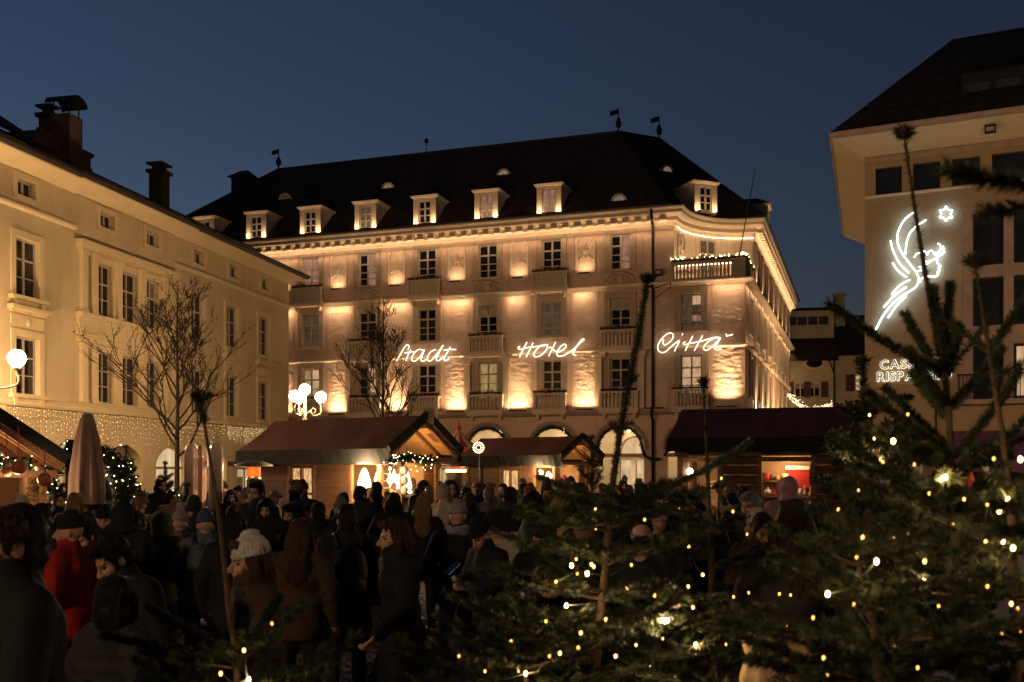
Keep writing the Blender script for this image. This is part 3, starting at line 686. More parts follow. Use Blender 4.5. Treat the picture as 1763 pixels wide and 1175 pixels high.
# arcade: lit vault behind the arches
M_vault = mat('arcade_plaster', (.66, .57, .42), .85, var=.08, vscale=1.0)
mb = MB(); mb.quad((UL, .56, 4.75), (UC - .02, .56, 4.75), (UC - .02, 4.2, 4.75), (UL, 4.2, 4.75)); mb.quad((UC - .02, .56, 0), (UC - .02, 4.2, 0), (UC - .02, 4.2, 4.75), (UC - .02, .56, 4.75))
wall_grid(mb, UL, UC - .02, 0, 4.75, [(u - 1.05, u + 1.05, 0.0, 4.1, 3.05) for u in [a[0] + 1.42 for a in ARCH]], .3, 4.2)
mb.build('arcade_vault', M_vault, hotel)
M_shop = glow_mat('shop_window_glow', (1.0, .70, .38), .5, .45, 1.2)
for a in ARCH[4:]:
    u = a[0] + 1.42
    N = 14; pts = [(-1.0, 0), (1.0, 0)] + [(1.0 * math.cos(math.pi * k / N), 3.05 + 1.0 * math.sin(math.pi * k / N)) for k in range(N + 1)]
    sh_ = MB().poly([(x, .02, z) for x, z in pts]).build('shop_window', M_shop, hotel, loc=(u, 4.45, 0))
    mb = MB(); mb.box(-1.02, 1.02, -.08, 0, 2.6, 2.82); mb.box(-.04, .04, -.06, 0, 0, 2.6); mb.tube([(x, -.03, z) for x, z in pts[2:]], .05, 6); mb.build('shop_frame', M_grey, sh_)
    block('transom', M_grey, u - 1.42, u + 1.42, .3, .46, 2.72, 2.95, hotel)
    point('arcade_lamp', (u, 2.4, 4.3), 240, (1.0, .72, .40), .12, hotel)
    MB().ell((u, 2.4, 4.45), (.13, .13, .13), 10, 8).build('ceiling_lamp', mat('arcade_lamp_glass', (1, .9, .7), .5, emit=(1, .82, .5), estr=6), hotel, smooth=True)
    mb = MB(); arc = [(u - 1.6 * math.cos(math.pi * k / 16), 3.2 + 1.6 * math.sin(math.pi * k / 16)) for k in range(17)]
    sweep_pts = [(x, -.05, z) for x, z in arc]; mb.tube(sweep_pts, .13, 4); mb.build('arch_moulding', M_grey, hotel)
# arch garlands
AL = {-10.35: 'behind the striped carousel top', -6.12: 'above the middle stall roof', -1.98: 'left of the drainpipe', 2.21: 'beside the big right stall'}
for a in ARCH[5:]:
    u = a[0] + 1.42; key = min(AL, key=lambda q: abs(q - u))
    g = empty('arch_garland', HF.world(u, -.12, 2.9), HF.a, 'red-berried evergreen garland round the arcade arch ' + AL[key], 'garland', 'evergreen garlands round the arches')
    rg = random.Random(int(u * 10)); mb = MB(); path = [Vector((-1.5, .02, -.1))] + [Vector((-1.34 * math.cos(math.pi * k / 20), 0, .3 + 1.34 * math.sin(math.pi * k / 20))) for k in range(21)] + [Vector((1.5, .02, -.1))]
    if key == -1.98: path += [Vector((1.9, -.1, -.32)), Vector((2.4, -.1, -.3))]
    for k in range(900):
        t = rg.random() * (len(path) - 1.001); p = path[int(t)].lerp(path[int(t) + 1], t % 1) + Vector((rg.gauss(0, .055), rg.gauss(0, .06), rg.gauss(0, .055)))
        d = Vector((rg.gauss(0, 1), rg.gauss(0, 1), rg.gauss(0, 1))).normalized() * rg.uniform(.1, .2); s = Vector((rg.gauss(0, 1), rg.gauss(0, 1), rg.gauss(0, 1))).cross(d).normalized() * .025
        mb.add([p - s, p + s, p + d], [(0, 1, 2)])
    mb.tube(path, .08, 6); mb.build('greenery', M_fgreen, g)
    for k in range(16): MB().ell(path[rg.randrange(len(path))] + Vector((rg.gauss(0, .07), -.12, rg.gauss(0, .07))), .042, 8, 6).build('bauble', M_red, g, smooth=True)

# neon words
def neon(name, strokes, mapf, frame, yoff, rad, m, label, cat='neon sign', sub=5, back=None):
    c = [frame.uz(*mapf(*p), yoff) for st in strokes for p in st]; u0 = sum(q[0] for q in c) / len(c); z0 = min(q[1] for q in c)
    root = empty(name, frame.world(u0, yoff, z0), frame.a, label, cat); mb = MB(); mk = MB()
    for st in strokes:
        P = [frame.uz(*mapf(*p), yoff) for p in st]; P = [Vector((u - u0, 0, z - z0)) for u, z in P]
        if len(P) > 2: P = smooth_path(P, sub)
        mb.tube(P, rad, 6)
        for q in P[::max(3, len(P) // 3)]: mk.tube([q, q + Vector((0, -yoff - .01 if yoff < 0 else .1, 0))], rad * .5, 5)
    mb.build('neon_tube', m, root, smooth=True); mk.build('standoffs', M_dark, root)
    return root
M_neon = mat('neon_warm_white', (1, .9, .8), .4, emit=(1.0, .80, .56), estr=3.8)
f2 = lambda x, y: (660 + x * 360 / 1763, 560 + y * 160 / 784)
f3 = lambda x, y: (1100 + x * 200 / 1306, 540 + y * 180 / 1175)
neon('neon_sign', [[(112, 302), (150, 238), (178, 188), (203, 168), (217, 182), (208, 210)], [(232, 208), (210, 250), (190, 300)], [(178, 236), (215, 230), (262, 222)],
    [(335, 212), (300, 206), (262, 235), (238, 285), (255, 306), (290, 288), (325, 245), (345, 208), (325, 265), (318, 296), (338, 304), (372, 282)],
    [(442, 208), (405, 222), (374, 265), (378, 298), (402, 300), (440, 258), (480, 205), (505, 170), (470, 232), (446, 284), (458, 301), (482, 290), (512, 262)],
    [(566, 185), (536, 236), (511, 284), (521, 300), (543, 292), (556, 276)], [(510, 213), (560, 206), (613, 207)]], f2, HF, -.34, .021, M_neon, 'white neon script reading Stadt on the hotel front')
neon('neon_sign', [[(1152, 180), (1136, 190), (1152, 206), (1205, 192), (1292, 181), (1385, 170), (1340, 168), (1292, 206), (1268, 248), (1285, 268), (1330, 254), (1372, 212), (1387, 172)],
    [(1211, 145), (1180, 205), (1148, 271)], [(1263, 150), (1235, 208), (1205, 269)], [(1452, 144), (1424, 202), (1394, 263)], [(1394, 196), (1410, 186), (1428, 206), (1470, 226), (1510, 212), (1541, 180), (1526, 162), (1492, 186), (1465, 230), (1470, 260), (1502, 262), (1552, 240), (1620, 190), (1670, 142), (1691, 124), (1680, 117), (1650, 150), (1612, 212), (1600, 246), (1625, 256)]],
    f2, HF, -.34, .021, M_neon, 'white neon script reading Hotel on the hotel front')
neon('neon_sign', [[(277, 288), (268, 330), (290, 355), (330, 336), (372, 292), (386, 244), (360, 221), (310, 236), (250, 292), (214, 360), (215, 410), (250, 438), (290, 435), (340, 395), (400, 342), (456, 304), (430, 362), (400, 426)],
    [(492, 226), (487, 246)], [(522, 318), (498, 334), (515, 350), (580, 336), (700, 312), (800, 282), (870, 268), (916, 276), (860, 274), (790, 310), (735, 366), (730, 402), (765, 411), (820, 376), (878, 318), (916, 276), (872, 350), (850, 390), (868, 406), (930, 402)],
    [(606, 254), (565, 332), (520, 420)], [(716, 250), (670, 332), (622, 421)], [(980, 230), (988, 251), (1020, 246), (1056, 234)]], f3, HF, -.34, .021, M_neon, 'white neon script reading Città on the hotel corner')
# ------------------------------------------------------------------ cream building on the left
M_lcream = mat('cream_plaster', (.60, .47, .28), .9, var=.14, vscale=.35, bump=.3, bscale=14, stain=.34)
M_ltrim = mat('pale_cream_trim', (.66, .52, .31), .85, var=.06, vscale=1.5, bump=.12, bscale=40, stain=.12)
M_lroof = roof_mat('slate_roof', (.045, .034, .028))
LF = Frame(((497 - CX) / F * 60.0, 60.0), math.atan2(1763, 373.5))
lb = empty('cream_building', (LF.P[0], LF.P[1], 0), LF.a, 'long cream three-storey building with attic windows and fairy lights on its ground floor', 'building')
LS, LE = -46.0, 0.0
WCOL = [(-42, 1.3), (-38.4, 1.3), (-34.8, 1.3), (-30, 1.3), (-26.4, 1.3), (-22.85, 1.3), (-18.05, 1.0), (-16.3, 1.25), (-14.5, 1.0), (-10.55, 1.25), (-7.0, 1.25), (-3.3, 1.25)]
hl = []
for u, w in WCOL:
    hl += [(u - w / 2, u + w / 2, 8.3, 10.42), (u - w / 2, u + w / 2, 4.72, 6.82)]
ATT = [-42, -38.4, -34.8, -30, -26.4, -22.9, -17.9, -14.5, -10.4, -6.8, -3.1]
for u in ATT: hl.append((u - .5, u + .5, 11.98, 12.6))
GA = [(-21.9, -18.7), (-18.1, -15.3), (-14.2, -11.4), (-10.4, -7.6), (-6.4, -3.6), (-2.8, -.6)]
ga = [(a, b, 0, 3.0, 2.1) for a, b in GA] + [(-26.2, -23.0, 0, 3.3, 2.2), (-31, -28, 0, 3.3, 2.2)]
mb = MB(); wall_grid(mb, LS, LE, 4.3, 13.2, hl, .34); wall_grid(mb, LS, LE, 0, 4.3, ga, .4)
mb.quad((LE, 0, 0), (LE, 14, 0), (LE, 14, 13.2), (LE, 0, 13.2)); mb.build('front_wall', M_lcream, lb)
for i, (u, w) in enumerate(WCOL):
    if u < -27: continue
    for z, h in ((9.36, 2.12), (5.77, 2.1)):
        g = [M_glass]
        if i in (8,) and z > 9: g = [M_glass, M_dim, M_glass, M_dim, M_glass, M_glass, M_glass, M_glass]
        window(lb, M_white, g, u, z, w, h, .2, rows=(.34, .67) if i < 6 else (.36, .68), bar=.035, mull=.07)
        sb = MB(); e = .26
        for a, b, c, d in ((u - w / 2 - e, u - w / 2 - .003, z - h / 2, z + h / 2 + e), (u + w / 2 + .003, u + w / 2 + e, z - h / 2, z + h / 2 + e), (u - w / 2 - .003, u + w / 2 + .003, z + h / 2 + .003, z + h / 2 + e)):
            sb.box(a, b, -.05, .02, c, d)
        if not (-19 < u < -13):
            sb.box(u - w / 2 - e - .1, u + w / 2 + e + .1, -.2, .05, z - h / 2 - .14, z - h / 2 - .003)
            for s in (-1, 1): sb.box(u + s * (w / 2 + .1) - .09, u + s * (w / 2 + .1) + .09, -.12, .02, z - h / 2 - .42, z - h / 2 - .141)
            if z < 7:
                sb.box(u - w / 2 - e - .16, u + w / 2 + e + .16, -.26, .04, 7.78, 7.92); sb.box(u - w / 2 - e - .06, u + w / 2 + e + .06, -.12, .04, 7.68, 7.779); sb.box(u - w / 2 - e, u + w / 2 + e, -.04, .02, 7.15, 7.6)
                sb.ell((u, -.05, 7.38), (.16, .05, .16), 10, 6)
        sb.build('window_surround', M_ltrim, lb)
for u in ATT:
    if u < -27: continue
    window(lb, M_white, [M_glass], u, 12.29, 1.0, .62, .22, rows=(), bar=.04)
    sb = MB()
    for a, b, c, d in ((u - .74, u - .503, 11.8, 12.8), (u + .503, u + .74, 11.8, 12.8), (u - .503, u + .503, 12.603, 12.8), (u - .503, u + .503, 11.8, 11.977)): sb.box(a, b, -.04, .02, c, d)
    sb.build('window_surround', M_ltrim, lb)
LPATH = [(LS, 0), (-20.0, 0), (-20.0, -.12), (-12.8, -.12), (-12.8, 0), (LE, 0)]
LP2 = LPATH + [(LE, 14)]
for seg in ([(LS, 0), (-20.05, 0)], [(-12.75, 0), (LE, 0)]): mb = MB(); sweep(mb, seg, [(0, 11.42), (.1, 11.45), (.14, 11.52), (.14, 11.6), (0, 11.64)]); mb.build('string_course', M_ltrim, lb)
mb = MB(); sweep(mb, [(LS, 0), (LE, 0), (LE, 14)], [(0, 4.3), (.06, 4.3), (.1, 4.38), (.1, 4.46), (.05, 4.52), (.05, 4.56), (0, 4.6)]); mb.build('string_course', M_ltrim, lb)
mb = MB(); sweep(mb, [(LS, 0), (LE, 0), (LE, 14)], [(0, 3.9), (.05, 3.9), (.08, 3.98), (0, 4.02)]); mb.build('string_course', M_ltrim, lb)
mb = MB(); sweep(mb, LP2, [(0, 12.86), (.08, 12.88), (.22, 13.0), (.42, 13.1), (.7, 13.16), (.78, 13.2), (.78, 13.3), (0, 13.34)]); mb.build('cornice', M_ltrim, lb)
mb = MB(); sweep(mb, LP2, [(.5, 13.3), (.84, 13.24), (.95, 13.34), (.95, 13.46), (.5, 13.5)]); mb.build('gutter', M_rooftrim, lb)
# pilaster bay
mb = MB()
for z0, z1 in ((8.25, 10.75), (4.66, 7.05)):
    for u in (-19.6, -18.95, -17.2, -15.4, -13.6, -13.05):
        mb.box(u - .17, u + .17, -.16, .02, z0, z1 - .2); mb.box(u - .24, u + .24, -.22, .02, z1 - .199, z1 - .02); mb.box(u - .22, u + .22, -.2, .02, z0 + .001, z0 + .12)
    mb.box(-20.0, -12.8, -.26, .02, z1, z1 + .22); mb.box(-20.05, -12.75, -.36, .02, z1 + .221, z1 + .34)
mb.box(-20.0, -12.8, -.3, .02, 8.05, 8.24); mb.box(-20.0, -12.8, -.2, .02, 7.42, 8.049); mb.box(-20.06, -12.74, -.34, .02, 7.395, 7.419)
for u in (-18.1, -16.3, -14.5): mb.box(u - .5, u + .5, -.235, -.198, 7.55, 7.92)
mb.build('pilaster_bay', M_ltrim, lb)
mb = MB()
for u in [-23.9 + 2.4 * k for k in range(10)]: mb.box(u - .8, u + .8, -.03, .02, 4.62, 4.66)
mb.build('panel_moulding', M_ltrim, lb)
# roof: low skirt, set-back attic band, upper roof
mb = MB(); mb.quad((LS, -.9, 13.42), (LE + .9, -.9, 13.42), (LE + .3, 1.5, 14.0), (LS, 1.5, 14.0))
mb.quad((LE + .9, -.9, 13.42), (LE + .9, 14, 13.42), (LE - 6, 9, 16.0), (LE + .3, 1.5, 14.0)); mb.build('lower_roof', M_lroof, lb)
mb = MB(); mb.quad((LS, 1.5, 13.9), (-1.2, 1.5, 13.9), (-1.2, 1.5, 14.55), (LS, 1.5, 14.55)); sweep(mb, [(LS, 1.5), (-1.2, 1.5)], [(0, 14.45), (.12, 14.5), (.2, 14.6), (0, 14.64)]); mb.build('attic_band', M_lcream, lb)
mb = MB(); mb.quad((LS, 1.2, 14.62), (-1.0, 1.2, 14.62), (-2.4, 4.6, 16.0), (LS, 4.6, 16.0)); mb.quad((-1.0, 1.2, 14.62), (-1.0, 9, 14.6), (-2.4, 9, 16.0), (-2.4, 4.6, 16.0)); mb.quad((LS, 4.6, 16.0), (-2.4, 4.6, 16.0), (-2.4, 9, 16.0), (LS, 9, 16.0)); mb.build('upper_roof', M_lroof, lb)
M_lbrick = mat('chimney_plaster', (.09, .058, .04), .9, var=.3, vscale=2, bump=.4, bscale=20)
def lchim(px0, px1, pyb, pyt, v, cap='flat', deep=1.2):
    u0, zt = LF.uz(px0, pyt, v); u1 = LF.u(px1, v); mb = MB()
    mb.box(u0, u1, v, v + deep, 13.6, zt)
    if cap == 'flat':
        mb.box(u0 - .12, u1 + .12, v - .12, v + deep + .12, zt + .001, zt + .16); mb.box(u0 + .1, u1 - .1, v + .1, v + deep - .1, zt + .161, zt + .42); mb.box(u0 - .1, u1 + .1, v - .1, v + deep + .1, zt + .421, zt + .52)
    ch = mb.build('chimney', M_lbrick, lb)
    if cap == 'curve':
        m2 = MB(); uc = (u0 + u1) / 2; hw = (u1 - u0) / 2 + .12
        arc = [(uc + hw * math.cos(math.pi * k / 10), zt + .42 + .38 * math.sin(math.pi * k / 10)) for k in range(11)]
        for a, b in zip(arc[:-1], arc[1:]): m2.quad((a[0], v - .16, a[1]), (b[0], v - .16, b[1]), (b[0], v + deep + .16, b[1]), (a[0], v + deep + .16, a[1])); m2.quad((a[0], v - .16, a[1]), (b[0], v - .16, b[1]), (b[0], v - .16, b[1] - .04), (a[0], v - .16, a[1] - .04))
        for x in (u0 + .1, u1 - .1):
            for y in (v + .1, v + deep - .1): m2.tube([(x, y, zt), (x, y, zt + .5)], .03, 5)
        m2.build('chimney_cowl', M_dark, ch)
    return ch
lchim(120, 142, 290, 194, .6, 'curve', .9)
lchim(88, 98, 280, 200, 3.0, 'flat', .6)
lchim(278, 292, 340, 296, 2.6, 'flat', .7)
# dormer block with stepped parapet behind the chimney
u0, zt = LF.uz(58, 216, 1.0); u1 = LF.u(165, 1.0)
mb = MB(); mb.prism([(u0, 13.6), (u1, 13.6), (u1, zt - 1.0), (u1 - .35, zt - .55), (u1 - .35, zt - .1), (u0 + .2, zt - .1), (u0, zt - .5)], 1.0, 4.4); sweep(mb, [(u0 + .15, 1.0), (u1 - .3, 1.0)], [(0, zt - .22), (.12, zt - .15), (.16, zt - .05), (0, zt)])
mb.build('parapet_dormer', M_lbrick, lb)
u0, zt = LF.uz(0, 165, 4.6); mb = MB(); mb.quad((LS, .6, 14.4), (u1 - 3, .6, 14.4), (u1 - 3, 4.6, zt - .6), (LS, 4.6, zt + 1.4)); mb.build('dormer_roof', M_lroof, lb)
# ground floor shops
M_shop2 = glow_mat('left_shop_glow', (1.0, .74, .40), .55, .5, 1.5)
for k, (a, b) in enumerate(GA + [(-26.2, -23.0)]):
    z1 = 3.0
    fr = obj('shop_window', plate(M_shop2 if k in (0, 2, 3, 4, 6) else M_dim), lb, ((a + b) / 2, .38, 1.5), None, (b - a, .02, 3.0))
    mb = MB(); mb.box(a, b, .28, .34, 2.0, 2.12); mb.box((a + b) / 2 - .05, (a + b) / 2 + .05, .281, .341, 0, 1.999); mb.build('shop_frame', M_grey, lb)
    if k in (0, 2, 3, 4, 6): block('shop_door_leaf', M_grey, a + .05, (a + b) / 2 - .3, .24, .278, 0, 1.6, lb)
# little dark letters over the last shop, too small to read in the photograph
lets = obj('shop_letters', None, lb); bpy.data.objects.remove(lets)
u0, z0 = LF.uz(391, 800); u1, _ = LF.uz(416, 800)
tc = bpy.data.curves.new('shop_letters', 'FONT'); tc.body = 'BIDIEL'; tc.size = .40; tc.extrude = .015; tc.space_character = 1.35
to = bpy.data.objects.new('tmp', tc); COL.objects.link(to); dg = bpy.context.evaluated_depsgraph_get()
me = bpy.data.meshes.new_from_object(to.evaluated_get(dg)); bpy.data.objects.remove(to); me.materials.clear(); me.materials.append(M_dark)
o = obj('shop_letters', me, lb, (u0, -.05, z0 - .1), (R(90), 0, 0)); wdt = max(v.co.x for v in me.vertices); o.scale = ((u1 - u0) / wdt, 1, 1)
# icicle fairy lights over the ground floor
ic = empty('icicle_lights', LF.world(-14, -.25, 2.6), LF.a, 'curtain of tiny warm fairy lights across the cream building ground floor', 'fairy lights')
mb = MB(); wires = MB(); rg = random.Random(12)
x = -24.2 + 14
while x < -1.2 + 14:
    dens = 1.0 if x < -8 + 14 else 1.9
    L = rg.uniform(.35, 1.45) * (1.0 if x < -8 + 14 else .8); top = 1.62
    wires.tube([(x, 0, top), (x, 0, top - L)], .006, 3, cap=False)
    z = top - rg.uniform(0, .1)
    while z > top - L: mb.octa((x + rg.uniform(-.05, .05), -.02 + rg.uniform(-.05, .05), z), rg.uniform(.016, .026)); z -= rg.uniform(.10, .2) / (dens * .75)
    x += rg.uniform(.12, .28) / dens
wires.tube([(-10.3, 0, 1.64), (12.9, 0, 1.64)], .012, 4); wires.build('wires', M_dark, ic)
tag(mb.build('bulbs', mat('icicle_bulb', (1, .8, .5), .4, emit=(1.0, .70, .33), estr=1.4), ic), kind='stuff')

# ------------------------------------------------------------------ bank building on the right
RF = Frame(((1489 - CX) / F * 38.0, 38.0), -math.atan2(1763, 3581))
M_rwall = mat('ochre_plaster', (.38, .27, .165), .9, var=.08, vscale=.7, bump=.2, bscale=30, stain=.15)
M_rtrim = mat('pink_stone', (.42, .30, .245), .8, var=.15, vscale=3, bump=.2, bscale=30)
M_soffit = mat('cream_soffit', (.62, .50, .33), .85, var=.05, vscale=1.0)
M_rroof = roof_mat('bank_roof_tiles', (.045, .034, .027))
rb = empty('bank_building', (RF.P[0], RF.P[1], 0), RF.a, 'ochre building with deep cream eaves and a white neon head on its wall', 'building')
RE = 16.0
side_d = Vector((math.sin(R(19.1)), math.cos(R(19.1)), 0)); side_l = Vector((RF.c * side_d.x + RF.s * side_d.y, -RF.s * side_d.x + RF.c * side_d.y, 0))   # the street side, parallel to the hotel's
rh = []
WR = [(.37, 1.29), (1.67, 2.59), (2.97, 3.89), (4.27, 5.4), (5.9, 7.0), (7.6, 8.7)]
rh += [(a, b, 12.10, 13.10) for a, b in WR]
for c0 in (3.66, 4.96, 6.26, 7.56): rh += [(c0, c0 + .98, 9.19, 11.03), (c0, c0 + .98, 7.05, 8.76), (c0, c0 + .98, 4.45, 6.39)]
gd = [(2.6, 5.2, 0, 2.75), (5.8, 8.4, 0, 2.75), (.5, 2.0, 0, 2.7)]
mb = MB(); wall_grid(mb, 0, RE, 3.9, 13.55, rh, .3); wall_grid(mb, 0, RE, 0, 3.9, gd, .4)
e = side_l * 20; mb.quad((0, 0, 0), (e.x, e.y, 0), (e.x, e.y, 13.55), (0, 0, 13.55)); mb.build('front_wall', M_rwall, rb)
M_rglass = mat('glass_painted_reflection', (.022, .027, .038), .05, spec=.6)  # blue base colour stands in for the sky's reflection
M_frame2 = mat('dark_window_frame', (.02, .02, .022), .5)
for k, (a, b) in enumerate(WR): window(rb, M_frame2, [M_rglass], (a + b) / 2, 12.6, b - a, 1.0, .2, cols=1, rows=(), bar=.03)
for k, c0 in enumerate((3.66, 4.96, 6.26, 7.56)):
    window(rb, M_frame2, [M_rglass], c0 + .49, 10.11, .98, 1.84, .22, cols=1, rows=(.5,), bar=.03)
    window(rb, M_frame2, [M_rglass], c0 + .49, 7.905, .98, 1.71, .22, cols=1, rows=(.72,), bar=.03)
    window(rb, M_frame2, [M_rglass] if k != 1 else [M_lit], c0 + .49, 5.42, .98, 1.94, .22, cols=1, rows=(.45,), bar=.03)
mb = MB()
for c0 in (3.66, 4.96, 6.26, 7.56): mb.box(c0 - .25 - .06, c0 - .002, -.08, .03, 4.45, 11.3)
mb.box(8.542, 8.8, -.08, .03, 4.45, 11.3)
for z0, z1 in ((11.033, 11.32), (8.763, 9.187), (6.393, 7.047)): mb.box(3.35, 8.8, -.078, .03, z0, z1)
mb.build('stone_window_frame', M_rtrim, rb)
mb = MB(); sweep(mb, [(0, 0), (RE, 0)], [(0, 12.0), (.08, 12.02), (.1, 12.06), (.1, 12.09), (0, 12.10)]); mb.build('string_course', M_soffit, rb)
mb = MB(); mb.box(0, RE, -.05, .02, 13.3, 13.5); mb.build('eaves_board', M_rtrim, rb)
# balcony with iron railing
mb = MB(); mb.box(3.15, 9.0, -.75, .02, 4.25, 4.42); mb.build('balcony_slab', M_rtrim, rb)
rail = MB().beam((3.2, -.68, 5.3), (9.0, -.68, 5.3), .05, .04).beam((3.2, -.68, 4.5), (9.0, -.68, 4.5), .04, .03).build('balcony_rail', M_dark, rb)
rm = MB().box(-.012, .012, -.012, .012, 4.42, 5.28).mesh('rail_bar', M_dark)
for k in range(48): obj('rail_bar', rm, rail, (3.25 + k * .12, -.68, 0))
obj('rail_bar', rm, rail, (3.2, -.4, 0)); rail2 = MB().beam((3.2, -.68, 5.3), (3.2, 0, 5.3), .05, .04).build('rail_return', M_dark, rail)
# eaves: soffit slab with cream underside, roof
ov = .95; o0 = Vector((-ov, 0, 0)); cr = Vector((-1.05, -.95, 0)); bk = side_l * 15.5 + Vector((-1.1, .25, 0)); bk_in = side_l * 15.5
mb = MB(); z = 13.9
cf = Vector((RE, -.95, 0))
for zz in (z,):
    mb.quad((cr.x, cr.y, 14.15), (cf.x, cf.y, 14.15), (RE, 0, 13.55), (0, 0, 13.55)); mb.quad((cr.x, cr.y, 14.15), (0, 0, 13.55), (bk_in.x, bk_in.y, 13.55), (bk.x, bk.y, 14.15))
    mb.quad((bk.x, bk.y, 14.15), (bk_in.x, bk_in.y, 13.55), (bk_in.x, bk_in.y, 14.4), (bk.x, bk.y, 14.4))
mb.build('soffit', M_soffit, rb)
mb = MB(); sweep(mb, [(bk.x, bk.y), (cr.x, cr.y), (cf.x, cf.y)], [(-.03, 14.12), (.02, 14.12), (.03, 14.22), (.08, 14.26), (.08, 14.34), (-.03, 14.36)]); mb.build('fascia', M_rtrim, rb)
def rl(px, py, v): u, zz = RF.uz(px, py, v); return Vector((u, v, zz))
A_ = Vector((cr.x - .02, cr.y - .05, 14.36)); B_ = Vector((RE, -1.0, 14.36)); k1 = rl(1500, 205, .2); ap = rl(1640, 68, 3.4); ap2 = Vector((RE, 3.4, ap.z)); bk1 = Vector((bk.x, bk.y, 14.36))
mb = MB(); mb.poly([A_, B_, ap2, ap]); mb.poly([A_, ap, bk1]); mb.poly([ap, ap2, Vector((RE, 14, ap.z)), bk1]); mb.build('roof', M_rroof, rb)
q0 = rl(1655, 200, .0); q1 = rl(1763, 185, .0)
mb = MB(); u0 = q0.x; zb, zt = q0.z, RF.uz(1655, 135, 0)[1]
wall_grid(mb, u0, 12, zb - .2, zt + .1, [(u0 + .12 + k * .98, u0 + .12 + k * .98 + .84, zb + .12, zt - .22) for k in range(9)], .12, 0.0); mb.quad((u0, 0, zb - .2), (u0, 3.2, zb - .2), (u0, 3.2, zt + .1), (u0, 0, zt + .1))
mb.quad((u0 - .15, -.2, zt + .1), (12, -.2, zt + .1), (12, 3.4, zt + .25), (u0 - .15, 3.4, zt + .25))
dmr = mb.build('strip_dormer', M_frame2, rb)
M_skyg = mat('roof_window_glass', (.05, .055, .075), .08, spec=.8)
for k in range(9): obj('pane', plate(M_skyg), dmr, (u0 + .54 + k * .98, .1, (zb + zt - .1) / 2), None, (.84, .012, zt - zb - .34))
fu, fz = RF.uz(1705, 222, -.6); f = MB().obox((0, 0, 0), (.36, .2, .3), Euler((R(25), 0, 0)).to_matrix()).build('floodlight', M_dark, rb, loc=(fu, -.6, fz))
block('lens', M_grey, -.13, .13, -.125, -.105, -.1, .08, f)
for k, (a, b, c, d) in enumerate(gd): obj('shop_window', plate(M_rglass if k != 2 else M_dim), rb, ((a + b) / 2, .38, 1.4), None, (b - a, .02, 2.7))
mb = MB(); mb.tube([(2.45, -.06, .0), (2.45, -.06, 4.2)], .03, 5); mb.build('conduit', M_dark, rb)
# awnings: purple over the bank shop
M_purple = mat('purple_awning', (.16, .055, .13), .8, var=.2, vscale=2, bump=.2, bscale=15)
M_orange = mat('orange_umbrella', (.42, .075, .025), .8, var=.2, vscale=2)
aw = empty('shop_awning', RF.world(5.6, 0, 2.2), RF.a, 'dark purple shop awning under the iron balcony', 'awning')
mb = MB(); mb.add([(-2.6, -1.9, .0), (2.9, -1.9, .0), (2.9, -.02, 1.15), (-2.6, -.02, 1.15), (-2.6, -1.9, -.3), (2.9, -1.9, -.3)], [(0, 1, 2, 3), (4, 5, 1, 0)]); mb.build('canopy', M_purple, aw)
mb = MB(); [mb.tube([(x, -1.88, -.02), (x, -.05, .2)], .025, 5) for x in (-2.5, 0, 2.8)]; mb.build('arms', M_dark, aw)
ub = empty('cafe_umbrella', W(1668, 830, 24) * Vector((1, 1, 0)), 0, 'orange folded cafe umbrella behind the right fir tree', 'umbrella')
mb = MB(); mb.lathe([(.04, 2.05), (.30, 1.1), (.22, .95), (.06, .9)], (0, 0, 0), 12); mb.build('canopy', M_orange, ub); mb = MB(); mb.tube([(0, 0, 0), (0, 0, 2.2)], .03, 6); mb.build('pole', M_dark, ub)

# neon head and star on the bank
M_neonc = mat('neon_cool_white', (1, 1, 1), .4, emit=(.56, .83, 1.0), estr=13.0)
f1 = lambda x, y: (1480 + x * 283 / 875, 320 + y * 380 / 1175)
star = [(460 + (40 if k % 2 == 0 else 23) * math.sin(math.pi * k / 6), 150 - (40 if k % 2 == 0 else 23) * math.cos(math.pi * k / 6)) for k in range(12)]
st = []
for a, b in zip(star, star[1:] + star[:1]): st.append([a, b])
neon('neon_emblem', st + [[(290, 140), (240, 180), (207, 240), (202, 300), (226, 360), (270, 420), (300, 460), (314, 500), (298, 540), (250, 572), (182, 622), (127, 690), (85, 768)],
    [(300, 215), (266, 256), (249, 310), (245, 365)], [(312, 208), (355, 182)], [(165, 292), (176, 340), (210, 410), (262, 465)], [(175, 410), (205, 455), (250, 487)],
    [(270, 500), (215, 530), (170, 577)], [(250, 540), (190, 580), (128, 647)], [(336, 490), (318, 514)], [(248, 588), (200, 635), (152, 703)],
    [(290, 382), (304, 364), (322, 356)], [(335, 352), (350, 350), (358, 368), (370, 350), (386, 345)], [(390, 355), (414, 358), (432, 336), (426, 313), (415, 308)], [(443, 322), (447, 345), (426, 372), (395, 364)],
    [(340, 405), (380, 400), (420, 378), (455, 352)], [(412, 385), (414, 410), (431, 430), (419, 438), (426, 452), (414, 460), (419, 472), (404, 483), (360, 482)], [(345, 434), (352, 420), (372, 409), (355, 411)], [(308, 455), (330, 450)], [(316, 432), (326, 436)]],
    f1, RF, -.16, .018, M_neonc, 'white neon emblem of a winged head in profile with a star', 'neon sign', 4)
